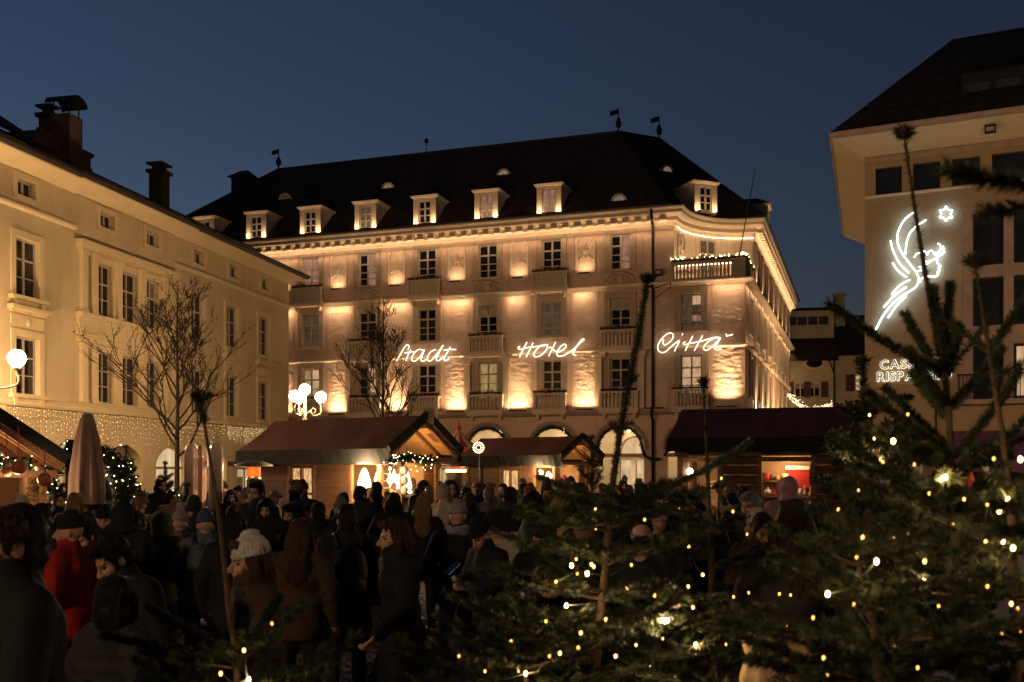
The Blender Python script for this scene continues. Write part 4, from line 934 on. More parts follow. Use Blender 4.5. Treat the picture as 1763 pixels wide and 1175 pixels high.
# backlit letters
M_letter = mat('letter_face', (.03, .028, .025), .5)
M_halo = mat('letter_halo', (1, 1, .9), .5, emit=(1.0, .93, .72), estr=1.7)
def text_mesh(body, size, off, ext):
    c = bpy.data.curves.new('letters', 'FONT'); c.body = body; c.size = size; c.offset = off; c.extrude = ext; 
    o = bpy.data.objects.new('tmp', c); COL.objects.link(o); d = bpy.context.evaluated_depsgraph_get(); m = bpy.data.meshes.new_from_object(o.evaluated_get(d)); bpy.data.objects.remove(o); return m
for body, (px, py), pxe in (('CASSA DI', (1516, 636), 1632), ('RISPARMIO', (1511, 657), 1642)):
    u0, z0 = RF.uz(px, py); u1, _ = RF.uz(pxe, py)
    root = empty('bank_letters', RF.world(u0, -.03, z0), RF.a, 'backlit dark letters reading %s on the ochre wall' % body, 'sign')
    glyphs = []; x = 0.0
    for ch in body:
        if ch == ' ': x += .30; continue
        m = text_mesh(ch, .55, 0.0, .02); lo, hi = min(v.co.x for v in m.vertices), max(v.co.x for v in m.vertices); glyphs.append((ch, m, x - lo)); x += hi - lo + .085
    k = (u1 - u0) / x
    for ch, m, x in glyphs:
        m.materials.clear(); m.materials.append(M_letter); lo_ = obj('letter', m, root, (x * k, -.07, 0), (R(90), 0, 0), (k, k, 1))
        h = text_mesh(ch, .55, .022, .004); h.materials.clear(); h.materials.append(M_halo); obj('letter_halo', h, lo_, (0, 0, -.045))

# ------------------------------------------------------------------ old house down the side street
BF = Frame(((1362 - CX) / F * 92.0, 92.0), -R(8))
M_bwall = mat('old_house_plaster', (.50, .40, .25), .9, var=.12, vscale=.8, bump=.2, stain=.25)
M_shut = mat('brown_shutter', (.07, .04, .028), .7, var=.2)
bh = empty('old_house', (BF.P[0], BF.P[1], 0), BF.a, 'old house with brown shutters and a dark roof at the end of the side street', 'house')
def bz(px, py, v=0): return BF.uz(px, py, v)
u1 = bz(1437, 700)[0]; zE1 = bz(1400, 621)[1]; zE2 = bz(1460, 611)[1]
wins = [bz(1378, 0)[0], bz(1402, 0)[0]]; z0, z1 = bz(1390, 684)[1], bz(1390, 659)[1]
mb = MB(); wall_grid(mb, -8, u1, 0, zE1, [(u - .5, u + .5, z0, z1) for u in wins], .2); ue = bz(1520, 0)[0]; wu = bz(1483, 0)[0]
z2, z3 = bz(1483, 673)[1], bz(1483, 644)[1]; wall_grid(mb, u1 + .1, ue, 0, zE2, [(wu - .45, wu + .6, z2, z3)], .2, .5); mb.build('front_wall', M_bwall, bh)
for u in wins: window(bh, M_white, [M_dim, M_glass, M_dim, M_glass], u, (z0 + z1) / 2, 1.0, z1 - z0, .1, rows=(.35,))
window(bh, M_white, [M_lit], wu + .07, (z2 + z3) / 2, 1.05, z3 - z2, .6, rows=(.3, .65))
for u in (wins[0] - .9, (wins[0] + wins[1]) / 2, wins[1] + .9): block('shutter', M_shut, u - .32, u + .32, -.08, -.01, z0 - .05, z1 + .05, bh)
block('shutter', M_shut, wu - 1.25, wu - .5, .42, .49, z2, z3, bh)
mb = MB(); uo, zo = bz(1402, 626); mb.lathe([(.95, 0), (.95, .1), (.7, .1)], (0, 0, 0), 20); mb.v = [(x + uo, -z - .0, y * .55 + zo) for x, y, z in mb.v]; mb.build('oval_window', M_ltrim, bh)
mb = MB(); mb.lathe([(.7, 0), (.7, .115)], (0, 0, 0), 20); mb.v = [(x + uo, -z, y * .55 + zo) for x, y, z in mb.v]; mb.build('oval_pane', M_glass, bh)
zR = bz(1400, 560, 6)[1]
mb = MB(); mb.quad((-8, -.6, zE1 - .1), (u1 + .3, -.6, zE1 - .1), (u1 + .3, 7, zR + 1.4), (-8, 7, zR + 1.4)); mb.quad((u1 + .31, -.1, zE2 - .1), (ue, -.1, zE2 - .1), (ue, 7, zR + 1.0), (u1 + .31, 7, zR + 1.0)); mb.build('roof', M_lroof, bh)
d0, dzb = bz(1345, 578, 2.5); d1, dzt = bz(1436, 533, 2.5); pzb, pzt = bz(1400, 577, 2.5)[1], bz(1400, 543, 2.5)[1]
mb = MB(); pw = (d1 - .5 - (d1 - 4.0)) / 4
hs = [(d1 - 4.2 + k * .95, d1 - 4.2 + k * .95 + .84, pzt - (pzt - pzb) * .49, pzt - .12) for k in range(4)]; lows = [(h[0], h[1], pzb + .1, pzt - (pzt - pzb) * .54) for h in hs]
wall_grid(mb, d0, d1, dzb - .3, dzt, hs + lows, .1, 2.5); mb.quad((d1, 2.5, dzb - .3), (d1, 7, dzb - .3), (d1, 7, dzt), (d1, 2.5, dzt)); dm_ = mb.build('dormer', M_bwall, bh)
for h in hs: obj('pane', plate(M_skyg), dm_, ((h[0] + h[1]) / 2, 2.58, (h[2] + h[3]) / 2), None, (.84, .012, h[3] - h[2]))
for h in lows: obj('panel', plate(M_white), dm_, ((h[0] + h[1]) / 2, 2.58, (h[2] + h[3]) / 2), None, (.84, .012, h[3] - h[2]))
mb = MB(); mb.quad((d0 - .2, 2.2, dzt), (d1 + .25, 2.2, dzt), (d1 + .25, 7, dzt + .9), (d0 - .2, 7, dzt + .9)); mb.quad((d0 - .2, 2.2, dzt - .12), (d1 + .25, 2.2, dzt - .12), (d1 + .25, 2.2, dzt), (d0 - .2, 2.2, dzt)); mb.build('dormer_roof', M_lroof, bh)
c0, cz = bz(1438, 510, 5); c1 = bz(1455, 510, 5)[0]; mb = MB(); mb.box(c0, c1, 5, 6, zE1, cz); mb.box(c0 - .05, c1 + .05, 4.95, 6.05, cz + .001, cz + .3); mb.build('chimney', M_bwall, bh)
mb = MB(); mb.tube([(u1 - .1, -.2, zE1), (u1 + .05, -.2, 0)], .07, 6); mb.tube([(u1 - .5, -.2, zE1), (u1 - .1, -.2, zE1 - 1.2)], .06, 6); mb.build('drainpipe', M_dark, bh)
# light strand across the side street
a, b = W(1358, 680, 70), W(1432, 697, 66); sl = empty('street_light_strand', a, 0, 'bright strand of white lights strung across the side street', 'fairy lights')
mb = MB(); rg = random.Random(4); L = b - a
for k in range(260):
    t = rg.random(); p = L * t + Vector((rg.gauss(0, .07), rg.gauss(0, .07), rg.gauss(0, .12) - .7 * math.sin(math.pi * t))); mb.octa(p, .035)
tag(mb.build('bulbs', mat('strand_bulb', (1, .9, .7), .4, emit=(1.0, .72, .42), estr=3.0), sl), kind='stuff')
mb = MB(); mb.tube([L * (k / 8) + Vector((0, 0, -.7 * math.sin(math.pi * k / 8))) for k in range(9)], .02, 4); mb.build('cable', M_dark, sl)
# ------------------------------------------------------------------ street lamps
M_globe = mat('lamp_globe', (1, .95, .85), .3, emit=(1.0, .635, .32), estr=290.0)
M_iron = mat('painted_cast_iron', (.33, .28, .21), .5, var=.15, vscale=8)
def street_lamp(x, y, label, arms=3, rad=.62, zg=4.62, rot=0.0, r=.22):
    L = empty('street_lamp', (x, y, 0), rot, label, 'street lamp', 'globe street lamps on the square')
    mb = MB(); mb.lathe([(.26, 0), (.26, .12), (.17, .2), (.15, .8), (.1, .95), (.075, 1.1), (.06, zg - 1.0), (.12, zg - .92), (.07, zg - .8), (.05, zg + .05), (.1, zg + .1)], n=12); mb.build('post', M_iron, L, smooth=True)
    for k in range(arms):
        a = 2 * math.pi * k / arms + .2; d = Vector((math.cos(a), math.sin(a), 0)); z = Vector((0, 0, 1))
        P = smooth_path([z * (zg - .75), d * .18 + z * (zg - .55), d * .34 + z * (zg - .72), d * rad + z * (zg - .62), d * rad + z * (zg - .30)], 5)
        mb = MB(); mb.tube(P, .024, 6); mb.tube(smooth_path([d * .2 + z * (zg - .62), d * .3 + z * (zg - .45), d * .42 + z * (zg - .5), d * .38 + z * (zg - .64)], 4), .016, 5); mb.lathe([(.04, 0), (.09, .06), (.09, .09)], d * rad + z * (zg - .30), 10); arm = mb.build('arm', M_iron, L, smooth=True)
        MB().ell(d * rad + z * zg, r, 20, 14).build('globe', M_globe, arm, smooth=True)
    MB().ell((0, 0, zg + .30), r, 20, 14).build('globe', M_globe, L, smooth=True)
    return L
c = W(525, 684, 40); street_lamp(c.x, 40, 'four-globe street lamp standing behind the big left stall', zg=c.z, rot=R(-8), r=.21)
g = W(29, 617, 24); street_lamp(g.x - 1.0, 24, 'globe street lamp at the far left edge, in front of the cream building', zg=g.z, rot=R(-11.5), rad=1.0, r=.2)
street_lamp(-17.5, 33, 'street lamp beside the near end of the cream building, left of the view', zg=4.7, rot=.5)
street_lamp(-8.8, -5.0, 'added fill lamp built as a street lamp, unseen behind the viewpoint', zg=4.7, rot=.2)  # fill lamp added behind the camera to lift the crowd and firs
c = G0 = (1418 - CX) / F * 72.0; street_lamp(c, 72, 'added street lamp hidden down the side street to light the old house', zg=4.4, rot=.4)  # added out of sight to brighten the old house and hotel side
street_lamp(17.0, 19.5, 'street lamp before the bank building, right of the view', zg=4.7, rot=.9)

# ------------------------------------------------------------------ market stalls
M_plank = wood_mat('stall_planks', (.115, .052, .024)); M_plank2 = wood_mat('stall_planks_light', (.15, .07, .03))
M_board = wood_mat('pine_roof_boards', (.46, .25, .095), .55); M_beam = wood_mat('pine_beams', (.20, .10, .04))
M_sroof = mat('maroon_roof_cloth', (.115, .042, .028), .8, var=.25, vscale=1.5, bump=.35, bscale=9)
M_val = mat('dark_valance_cloth', (.012, .012, .010), .85, var=.2, vscale=3)
M_inner = mat('stall_lining', (.42, .26, .13), .8, var=.3, vscale=2)
def planks(root, axis, c0, c1, off, z0, z1, holes, out, step=.145):
    """lap boards: rows of separate planks, interrupted at the openings"""
    rg = random.Random(int(abs(c0 * 100)) + 1); z = z0
    while z < z1 - .02:
        zt = min(z + step, z1); cuts = sorted([(a, b) for a, b, lo, hi in holes if lo < zt - .03 and hi > z + .03]); x = c0; segs = []
        for a, b in cuts:
            if a > x: segs.append((x, a))
            x = max(x, b)
        if x < c1: segs.append((x, c1))
        for a, b in segs:
            if b - a < .03: continue
            m = M_plank if rg.random() < .7 else M_plank2; t = rg.uniform(.0, .006)
            lo, hi = (off - .03 - t, off) if out < 0 else (off, off + .03 + t)
            if axis == 'x': block('plank', m, a + .002, b - .002, lo, hi, z, zt - .006, root)
            else: block('plank', m, lo, hi, a + .002, b - .002, z, zt - .006, root)
        z = zt
def stall(label, P, ang, L, w, ze, zr, fr, gab, front_holes, gable_hole=None, val=.28, deep_back=True, board_n=8):
    s = empty('market_stall', (P[0], P[1], 0), ang, label, 'market stall', 'wooden Christmas market stalls')
    t = .05
    for sg in (-1, 1):
        mb = MB(); A = [(-L, 0, zr), (0, 0, zr), (0, sg * w, ze), (-L, sg * w, ze)]
        N = 10; grid = []
        for i in range(N + 1):
            for j in range(6):
                x = -L + L * i / N; q = j / 5; z = zr + (ze - zr) * q - .035 * math.sin(math.pi * q) * (1 + .3 * math.sin(i * 2.1)); grid.append((x, sg * w * q, z))
        n0 = len(grid); grid += [(x, y, z - t) for x, y, z in grid]; fs = []
        for i in range(N):
            for j in range(5):
                a = i * 6 + j; fs.append((a, a + 1, a + 7, a + 6)); fs.append((n0 + a, n0 + a + 6, n0 + a + 7, n0 + a + 1))
        for j in range(5): fs.append((j, j + 1, n0 + j + 1, n0 + j)); fs.append((N * 6 + j, N * 6 + j + 1, n0 + N * 6 + j + 1, n0 + N * 6 + j))
        mb.add(grid, fs); rf = mb.build('roof_cover', M_sroof, s, smooth=False)
        mb = MB(); nn = 24; vs = []
        for i in range(nn + 1):
            x = -L + L * i / nn; k = .012 * math.sin(i * 1.7); vs += [(x, sg * (w + .01) + k, ze + .02), (x, sg * (w + .02) - k, ze - val + .02 * math.sin(i * 1.3))]
        mb.add(vs, [(2 * i, 2 * i + 1, 2 * i + 3, 2 * i + 2) for i in range(nn)]); mb.build('valance', M_val, s)
        d = Vector((0, sg * w, ze - zr)); dl = d.length; n = Vector((0, 0, 1))
        for k in range(board_n):                     # underside boards
            q0, q1 = (k + .03) / board_n, (k + .97) / board_n; up = .075
            mb = MB(); p0, p1 = Vector((0, sg * w * q0, zr + (ze - zr) * q0 - up - .01)), Vector((0, sg * w * q1, zr + (ze - zr) * q1 - up - .01))
            mb.add([(-L + .03, p0.y, p0.z), (-.02, p0.y, p0.z), (-.02, p1.y, p1.z), (-L + .03, p1.y, p1.z), (-L + .03, p0.y, p0.z + .018), (-.02, p0.y, p0.z + .018), (-.02, p1.y, p1.z + .018), (-L + .03, p1.y, p1.z + .018)],
                   [(0, 1, 2, 3), (4, 7, 6, 5), (0, 4, 5, 1), (2, 6, 7, 3), (1, 5, 6, 2), (0, 3, 7, 4)]); mb.build('roof_board', M_board, s)
        for x in (-.08, -.55, -L * .5, -L + .1):
            mb = MB(); mb.beam((x, sg * .02, zr - .13), (x, sg * (w - .03), ze - .13), .07, .09); mb.build('rafter', M_beam, s)
        mb = MB(); mb.beam((.01, sg * .0, zr + .02), (.01, sg * (w + .03), ze + .0), .05, .16); mb.build('verge_board', M_val, s)
    mb = MB(); mb.beam((-L, 0, zr - .2), (.02, 0, zr - .2), .1, .14); mb.build('ridge_beam', M_beam, s)
    for sg in (-1, 1): mb = MB(); mb.beam((-L + .1, sg * (w - .16), ze - .2), (-.04, sg * (w - .16), ze - .2), .09, .11); mb.build('eave_beam', M_beam, s)
    mb = MB(); mb.beam((-.06, -w + .1, ze - .2), (-.06, w - .1, ze - .2), .09, .1); mb.build('tie_beam', M_beam, s)
    zt = ze - .15
    planks(s, 'x', -L + .2, -gab, -fr, 0, zt, front_holes, -1)
    planks(s, 'y', -fr + .03, fr, -gab, 0, zt, [gable_hole] if gable_hole else [], 1)
    mb = MB(); mb.box(-L + .17, -L + .2, -fr, fr, 0, zt); mb.build('end_wall', M_plank, s); mb = MB(); mb.box(-L + .2, -gab, fr - .03, fr, 0, zt); mb.build('back_wall', M_inner, s)
    mb = MB(); mb.box(-L + .2, -gab, -fr + .001, fr - .031, 0, .12); mb.build('floor_deck', M_plank, s)
    for x, y in ((-gab + .05, -fr - .02), (-gab + .05, fr), (-L + .17, -fr - .02)): mb = MB(); mb.box(x - .05, x + .05, y - .055, y + .045, 0, zt + .05); mb.build('corner_post', M_beam, s)
    for a, b, lo, hi in front_holes:
        if lo > .5: mb = MB(); mb.box(a - .05, b + .05, -fr - .22, -fr + .25, lo - .05, lo - .01); mb.build('counter', M_beam, s)
        mb = MB(); mb.box(a - .07, a - .001, -fr - .045, -fr + .03, lo, hi); mb.box(b + .001, b + .07, -fr - .045, -fr + .03, lo, hi); mb.box(a - .07, b + .07, -fr - .046, -fr + .03, hi + .001, hi + .07); mb.build('opening_frame', M_beam, s)
    return s
# stall A: the big one left of centre
apA = W(735, 716, 21.0); angA = -R(35.1); AF = Frame((apA.x, apA.y), angA)
uA = lambda px: AF.u(px, -.86)
holesA = [(uA(500), uA(541), .95, 2.05), (uA(608), uA(690), .95, 2.06)]
SA = stall('large wooden stall with a maroon roof and glowing counter, left of centre', (apA.x, apA.y), angA, 4.55, 1.13, 2.36, 3.08, .86, .52, holesA, (-.6, .5, .95, 2.0))
a, b = holesA[0][:2]
M_shopg = glow_mat('stall_window_glow', (1.0, .60, .26), .65, .7, 7)
wd = window(SA, M_beam, [M_shopg], (a + b) / 2, 1.5, b - a, 1.1, -.84, cols=2, rows=(.55,), bar=.05, mull=.05)
# stall B: middle distance
apB = W(1003, 752, 29.0); angB = -R(38); BFm = Frame((apB.x, apB.y), angB); uB = lambda px: BFm.u(px, -.78)
holesB = [(uB(864), uB(895), 1.1, 2.0), (uB(922), uB(952), .95, 2.02)]
SB = stall('smaller wooden stall with a maroon roof in front of the arcade', (apB.x, apB.y), angB, 3.75, 1.05, 2.35, 2.92, .78, .45, holesB, (-.5, .45, .95, 2.0))
a, b = holesB[0][:2]; window(SB, M_beam, [M_shopg], (a + b) / 2, 1.55, b - a, .9, -.76, cols=2, rows=(), bar=.05, mull=.06)
# stall C: right, seen side on
apC = W(1474, 700, 16.0); angC = -R(18.6); CF = Frame((apC.x, apC.y), angC); uC = lambda px: CF.u(px, -1.12)
holesC = [(uC(1312), uC(1396), 1.35, 2.08), (uC(1186), uC(1236), 1.0, 2.08)]
SC = stall('dark maroon-roofed stall behind the fir trees, with red goods in its window', (apC.x, apC.y), angC, 2.72, 1.42, 2.42, 2.95, 1.12, .0 + .06, holesC, None, .2)
# stall D: at the left edge, gable towards us
apD = W(-28, 702, 13.5); angD = -R(58); DFm = Frame((apD.x, apD.y), angD)
SD = stall('wooden stall at the left edge with orange baubles hanging under its gable', (apD.x, apD.y), angD, 3.4, 1.0, 2.1, 2.80, .8, .7, [], (-.6, .6, .9, 1.9), .06, board_n=9)
mb = MB(); mb.tube([(-.6, 0, 2.92), (.16, 0, 2.92)], .085, 10); mb.build('ridge_log', M_plank, SD)

# lamps, lanterns and goods inside the stalls
M_bulb = mat('stall_bulb', (1, .9, .7), .4, emit=(1.0, .78, .48), estr=60.0)
M_lant = mat('paper_lantern', (1, .9, .7), .6, emit=(1.0, .70, .36), estr=3.0)
M_goods = [mat('ware_%d' % i, c, .45, var=.2, vscale=20) for i, c in enumerate([(.6, .5, .36), (.5, .06, .04), (.55, .38, .14), (.30, .22, .14), (.62, .58, .5), (.42, .2, .08)])]
def lantern(frame, u, v, z, r, label, shape=0):
    o = empty('paper_lantern', frame.world(u, v, z - r * 1.3), frame.a, label, 'lantern', 'lit lanterns in the stalls')
    mb = MB()
    if shape == 0: mb.lathe([(r * .35, r * 2.5), (r * .8, r * 2.0), (r, r * 1.3), (r * .8, r * .5), (r * .35, 0)], n=14)
    elif shape == 1: mb.lathe([(r * .2, r * 2.6), (r * .55, r * 1.9), (r * .9, r * .6), (r * .95, 0)], n=14)
    else:
        pts = [(r * (1.3 if k % 2 == 0 else .55) * math.sin(math.pi * k / 5), r * 1.3 + r * (1.3 if k % 2 == 0 else .55) * math.cos(math.pi * k / 5)) for k in range(10)]
        for s_ in (-.35, .35):
            for p, q in zip(pts, pts[1:] + pts[:1]): mb.poly([(p[0], 0, p[1]), (q[0], 0, q[1]), (0, r * s_, r * 1.3)])
    mb.build('shade', M_lant, o); mb = MB(); mb.tube([(0, 0, r * 2.4), (0, 0, r * 2.6 + .15)], .006, 4); mb.build('cord', M_dark, o)
    return o
ZA = 1.72
lantern(AF, uA(618), -.70, 1.80, .15, 'glowing half-moon lantern at the left end of the big stall counter', 1)
lantern(AF, uA(645), -.60, 1.76, .19, 'largest glowing lantern in the middle of the big stall counter', 0)
lantern(AF, uA(668), -.68, 1.80, .15, 'glowing star lantern in the big stall', 2)
lantern(AF, uA(682), -.62, 1.80, .17, 'tall bell lantern at the right end of the big stall counter', 1)
lantern(BFm, uB(938), -.6, 1.72, .15, 'bell lantern glowing in the smaller stall', 1)
lantern(BFm, uB(928), -.7, 1.9, .08, 'small star lantern in the smaller stall', 2)
rg = random.Random(21)
GN = ['cream', 'red', 'gold', 'brown', 'white', 'orange']
def wares(frame, u0, u1, v, z, n, label, group, name='ornament', kinds=(0, 1, 2)):
    for k in range(n):
        u = u0 + (u1 - u0) * (k + rg.uniform(.2, .8)) / n; gi = rg.randrange(6); m = M_goods[gi]; r = rg.uniform(.035, .06); mb = MB(); q = rg.choice(kinds)
        if q == 0: mb.ell((0, 0, r), r, 10, 8); mb.lathe([(.012, r * 2 - .004), (.012, r * 2 + .02)], n=6)
        elif q == 1: mb.lathe([(r * 1.1, 0), (r * .9, r), (r * .35, r * 2.4), (r * .5, r * 2.7), (r * .4, r * 3.2), (.004, r * 3.8)], n=10)
        else: mb.lathe([(r * .8, 0), (r, .01), (r * 1.05, r * 2), (r * .9, r * 2)], n=12)
        tag(mb.build(name, m, None, True, frame.world(u, v + rg.uniform(-.08, .08), z)), label.replace('ornament', GN[gi] + ' ' + ('ball', 'figure', 'pot')[q], 1), 'ornament', group)
wares(AF, uA(610), uA(688), -.82, .99, 12, 'small Christmas ornament standing on the big stall counter', 'ornaments on the big stall counter')
wares(AF, uA(610), uA(688), -.2, 1.45, 10, 'small Christmas ornament on the back shelf of the big stall', 'ornaments on the big stall shelf')
block('shelf', M_beam, uA(606), uA(692), -.35, -.05, 1.40, 1.445, SA)
for k in range(3):
    mb = MB(); mb.lathe([(.085, 0), (.09, .012), (.05, .02), (.0, .022)], n=16); o = mb.build('hanging_plate', M_goods[0], None, True, AF.world(uA(701), -.93, 1.95 - k * .2)); o.rotation_euler = (R(90), 0, angA); tag(o, ('top', 'middle', 'lowest')[k] + ' one of three round plates hanging right of the big stall counter', 'plate', 'plates on the big stall post')
for px, z in ((612, 1.62), (652, 1.98), (688, 1.52)):
    p = AF.world(uA(px), -.55, z); MB().ell((0, 0, 0), .035, 10, 8).build('bulb', M_bulb, SA, True, (uA(px), -.55, z))
point('stall_lamp', AF.world(uA(645), -.62, 1.95), 130, WARM, .12); point('stall_lamp', AF.world(uA(645), -1.35, 2.02), 170, WARM, .1); point('stall_lamp', AF.world(uA(680), -.3, 1.9), 16, WARM, .1)  # lamp out before the counter is added to spill light onto the crowd
point('stall_lamp', AF.world(-.25, .1, 2.1), 30, AMBER, .08); point('stall_lamp', AF.world(uA(520), -.4, 1.7), 8, WARM, .1)
area_along('stall_tube_lamp', AF.world(uA(615), -.95, 2.08), AF.world(uA(688), -.95, 2.08), 100, WARM, (-.35, -.6, -.75), .05, 170)
mb = MB(); mb.beam((uA(612), -.93, 2.10), (uA(690), -.93, 2.10), .03, .03); mb.build('lamp_batten', mat('tube_lamp', (1, .9, .7), .4, emit=(1, .74, .42), estr=12), SA)
point('stall_lamp', BFm.world(uB(938), -.55, 1.9), 34, WARM, .1); point('stall_lamp', BFm.world(uB(938), -1.2, 2.0), 110, WARM, .1); point('stall_lamp', BFm.world(-.2, 0, 2.05), 16, AMBER, .08); point('stall_lamp', BFm.world(uB(880), -.3, 1.75), 6, WARM, .08)
for px, z in ((930, 1.88), (945, 1.8)): MB().ell((0, 0, 0), .04, 10, 8).build('bulb', M_bulb, SB, True, (uB(px), -.7, z))
wares(BFm, uB(922), uB(952), -.72, .99, 6, 'small ornament on the counter of the smaller stall', 'ornaments on the smaller stall counter')
# stall C goods: row of red stockings, small bags and figures on a back board
u0, u1 = holesC[0][:2]; u2, u3 = holesC[1][:2]
MB().box(u0 - .3, u1 + .3, -.52, -.5, 1.0, 2.3).build('display_board', M_inner, SC)
wares(CF, u0, u0 + .34, -.62, 1.80, 4, 'small ornament high on the left of the right stall window', 'ornaments high in the right stall window'); block('shelf', M_beam, u0 - .1, u0 + .36, -.72, -.52, 1.77, 1.795, SC)
M_stock = mat('red_felt', (.34, .025, .018), .9, var=.15, vscale=20, bump=.2); M_cuff = mat('white_felt', (.72, .64, .5), .95, bump=.2)
for k in range(4):
    u = u0 + .36 + (u1 - u0 - .36) * k / 4; s = empty('christmas_stocking', CF.world(u, -.6, 1.72), angC, ('leftmost', 'second', 'third', 'rightmost')[k] + ' red felt stocking in the row of four hanging in the right stall window', 'stocking', 'red stockings in the right stall window')
    MB().prism([(-.045, .02), (.045, .02), (.045, .24), (-.045, .24)], -.02, .02).prism([(-.045, -.04), (.07, -.06), (.09, -.01), (.045, .019), (-.045, .019)], -.02, .02).build('stocking_foot', M_stock, s)
    MB().box(-.05, .05, -.026, .026, .241, .30).build('cuff', M_cuff, s)
wares(CF, u0, u1, -.62, 1.36, 12, 'small ornament standing in the right stall window', 'ornaments in the right stall window')
wares(CF, u0, u1, -.62, 1.56, 9, 'small ornament on the upper shelf of the right stall window', 'ornaments on the right stall shelf')
block('shelf', M_beam, u0 - .1, u1 + .1, -.72, -.52, 1.53, 1.555, SC)
point('stall_lamp', CF.world((u0 + u1) / 2, -.85, 2.0), 12, WARM, .08); point('stall_lamp', CF.world((u2 + u3) / 2, -.6, 1.95), 14, WARM, .08)
MB().ell((0, 0, 0), .05, 12, 8).build('bulb', mat('white_bulb', (1, 1, 1), .4, emit=(1, .9, .75), estr=25), SC, True, (uC(1189), -1.2, 1.93))
MB().box(u2 - .2, u3 + .3, .3, .33, .9, 2.3).build('display_board', M_inner, SC)
wares(CF, u2, u3, -1.0, 1.04, 5, 'small ornament on the side counter of the right stall', 'ornaments on the right stall side counter')
# stall D: baubles on ribbons, lamp inside
M_ob = mat('orange_bauble', (.42, .13, .045), .35, var=.15, vscale=15, coat=.3); M_ribbon = mat('red_ribbon', (.45, .06, .02), .7)
for i, (px, py, r, d, lab) in enumerate([(12, 812, .068, 13.2, 'smallest orange bauble hanging at the left edge on a red ribbon'), (32, 805, .092, 13.0, 'large orange bauble hanging second from the left edge'), (77, 826, .088, 12.9, 'orange bauble hanging lowest, beside the garland')]):
    p = W(px, py, d); b = empty('hanging_bauble', p, 0, lab, 'bauble', 'orange baubles at the left stall')
    MB().ell((0, 0, 0), r, 20, 14).build('ball', M_ob, b, True); MB().lathe([(.02, r - .004), (.02, r + .03)], n=8).build('cap', M_iron, b); MB().tube([(0, 0, r + .02), (0, 0, r + .42 - .1 * (i == 2))], .008, 5).build('ribbon', M_ribbon, b)
point('stall_lamp', DFm.world(-.35, 0, 1.85), 45, AMBER, .1); point('stall_lamp', DFm.world(-1.6, 0, 1.8), 40, WARM, .1); point('stall_lamp', DFm.world(.5, .3, 1.75), 28, WARM, .1)
wares(DFm, -.85, -.75, 0, .95, 3, 'small ornament on the counter of the left edge stall', 'ornaments on the left edge stall')
# notice board on the ridge of stall A, white pennants
nb = empty('ridge_sign', W(738, 728, 21.0), R(-14), 'small pale sign board on the gable tip of the big stall', 'sign')
MB().obox((0, 0, .14), (.24, .03, .29), Euler((R(-6), R(6), 0)).to_matrix()).build('board', mat('pale_board', (.42, .36, .28), .8), nb); MB().box(-.015, .015, .02, .05, -.15, .2).build('stake', M_beam, nb)
for k, (wd_, z) in enumerate(((.15, .2), (.11, .13))): MB().obox((0, -.019, z), (wd_, .004, .018), Euler((R(-6), R(6), 0)).to_matrix()).build('text_line', M_letter, nb)
pf = W(1220, 700, 15.3); o = MB().add([(0, 0, 0), (.07, 0, -.1), (.09, 0, .1), (.0, 0, .2), (0, .01, 0), (.07, .01, -.1), (.09, .01, .1), (.0, .01, .2)], [(0, 1, 2, 3), (7, 6, 5, 4), (0, 4, 5, 1), (1, 5, 6, 2), (2, 6, 7, 3), (3, 7, 4, 0)]).build('pennant', mat('white_cloth', (.6, .58, .52), .9), None, loc=W(1180, 690, 17.6)); tag(o, 'small white pennant at the left end of the right stall ridge', 'pennant')

# fairy light clusters on stall A gable: fir garland with bulbs
def light_garland(name, path, label, seed, n_leaf=700, n_bulb=60, rad=.07, r_b=.012, leaf=.1, cat='garland', bm=None, group=None):
    c = sum((Vector(p) for p in path), Vector()) / len(path); g = empty(name, c, 0, label, cat, group); rg = random.Random(seed); P = [Vector(p) - c for p in smooth_path(path, 6)]; mb = MB(); bl = MB()
    for k in range(n_leaf):
        t = rg.random() * (len(P) - 1.001); p = P[int(t)].lerp(P[int(t) + 1], t % 1) + Vector((rg.gauss(0, rad * .5), rg.gauss(0, rad * .5), rg.gauss(0, rad * .5)))
        d = Vector((rg.gauss(0, 1), rg.gauss(0, 1), rg.gauss(0, 1))).normalized() * rg.uniform(.6, 1.3) * leaf; s = Vector((rg.gauss(0, 1), rg.gauss(0, 1), rg.gauss(0, 1))).cross(d).normalized() * leaf * .13
        mb.add([p - s, p + s, p + d], [(0, 1, 2)])
    for k in range(n_bulb):
        t = rg.random() * (len(P) - 1.001); bl.octa(P[int(t)].lerp(P[int(t) + 1], t % 1) + Vector((rg.gauss(0, rad), rg.gauss(-rad * .5, rad * .6), rg.gauss(0, rad))), r_b * rg.uniform(.7, 1.2))
    mb.tube(P, rad * .4, 6); mb.build('greenery', M_fgreen, g); tag(bl.build('bulbs', bm or M_fairy, g), kind='stuff'); return g
light_garland('gable_garland', [AF.world(-.02, -1.1, 2.12), AF.world(.02, -.7, 2.2), AF.world(.02, -.2, 2.16), AF.world(.0, .2, 2.12)], 'fir garland with tiny lights along the gable of the big stall', 31, 900, 60, .09, .009)
light_garland('arch_of_fir', [W(10, 900, 14.5), W(55, 862, 14.5), W(95, 800, 14.5), W(135, 780, 14.6), W(180, 782, 14.7), W(205, 815, 14.8), W(215, 870, 14.8)], 'arched fir garland with lights and gold baubles beside the folded parasol', 32, 3200, 80, .11, .008, .11)
light_garland('eave_garland', [W(-30, 790, 13.4), W(10, 797, 13.4), W(50, 800, 13.4)], 'short lit garland under the roof of the left edge stall', 33, 500, 24, .07, .008)

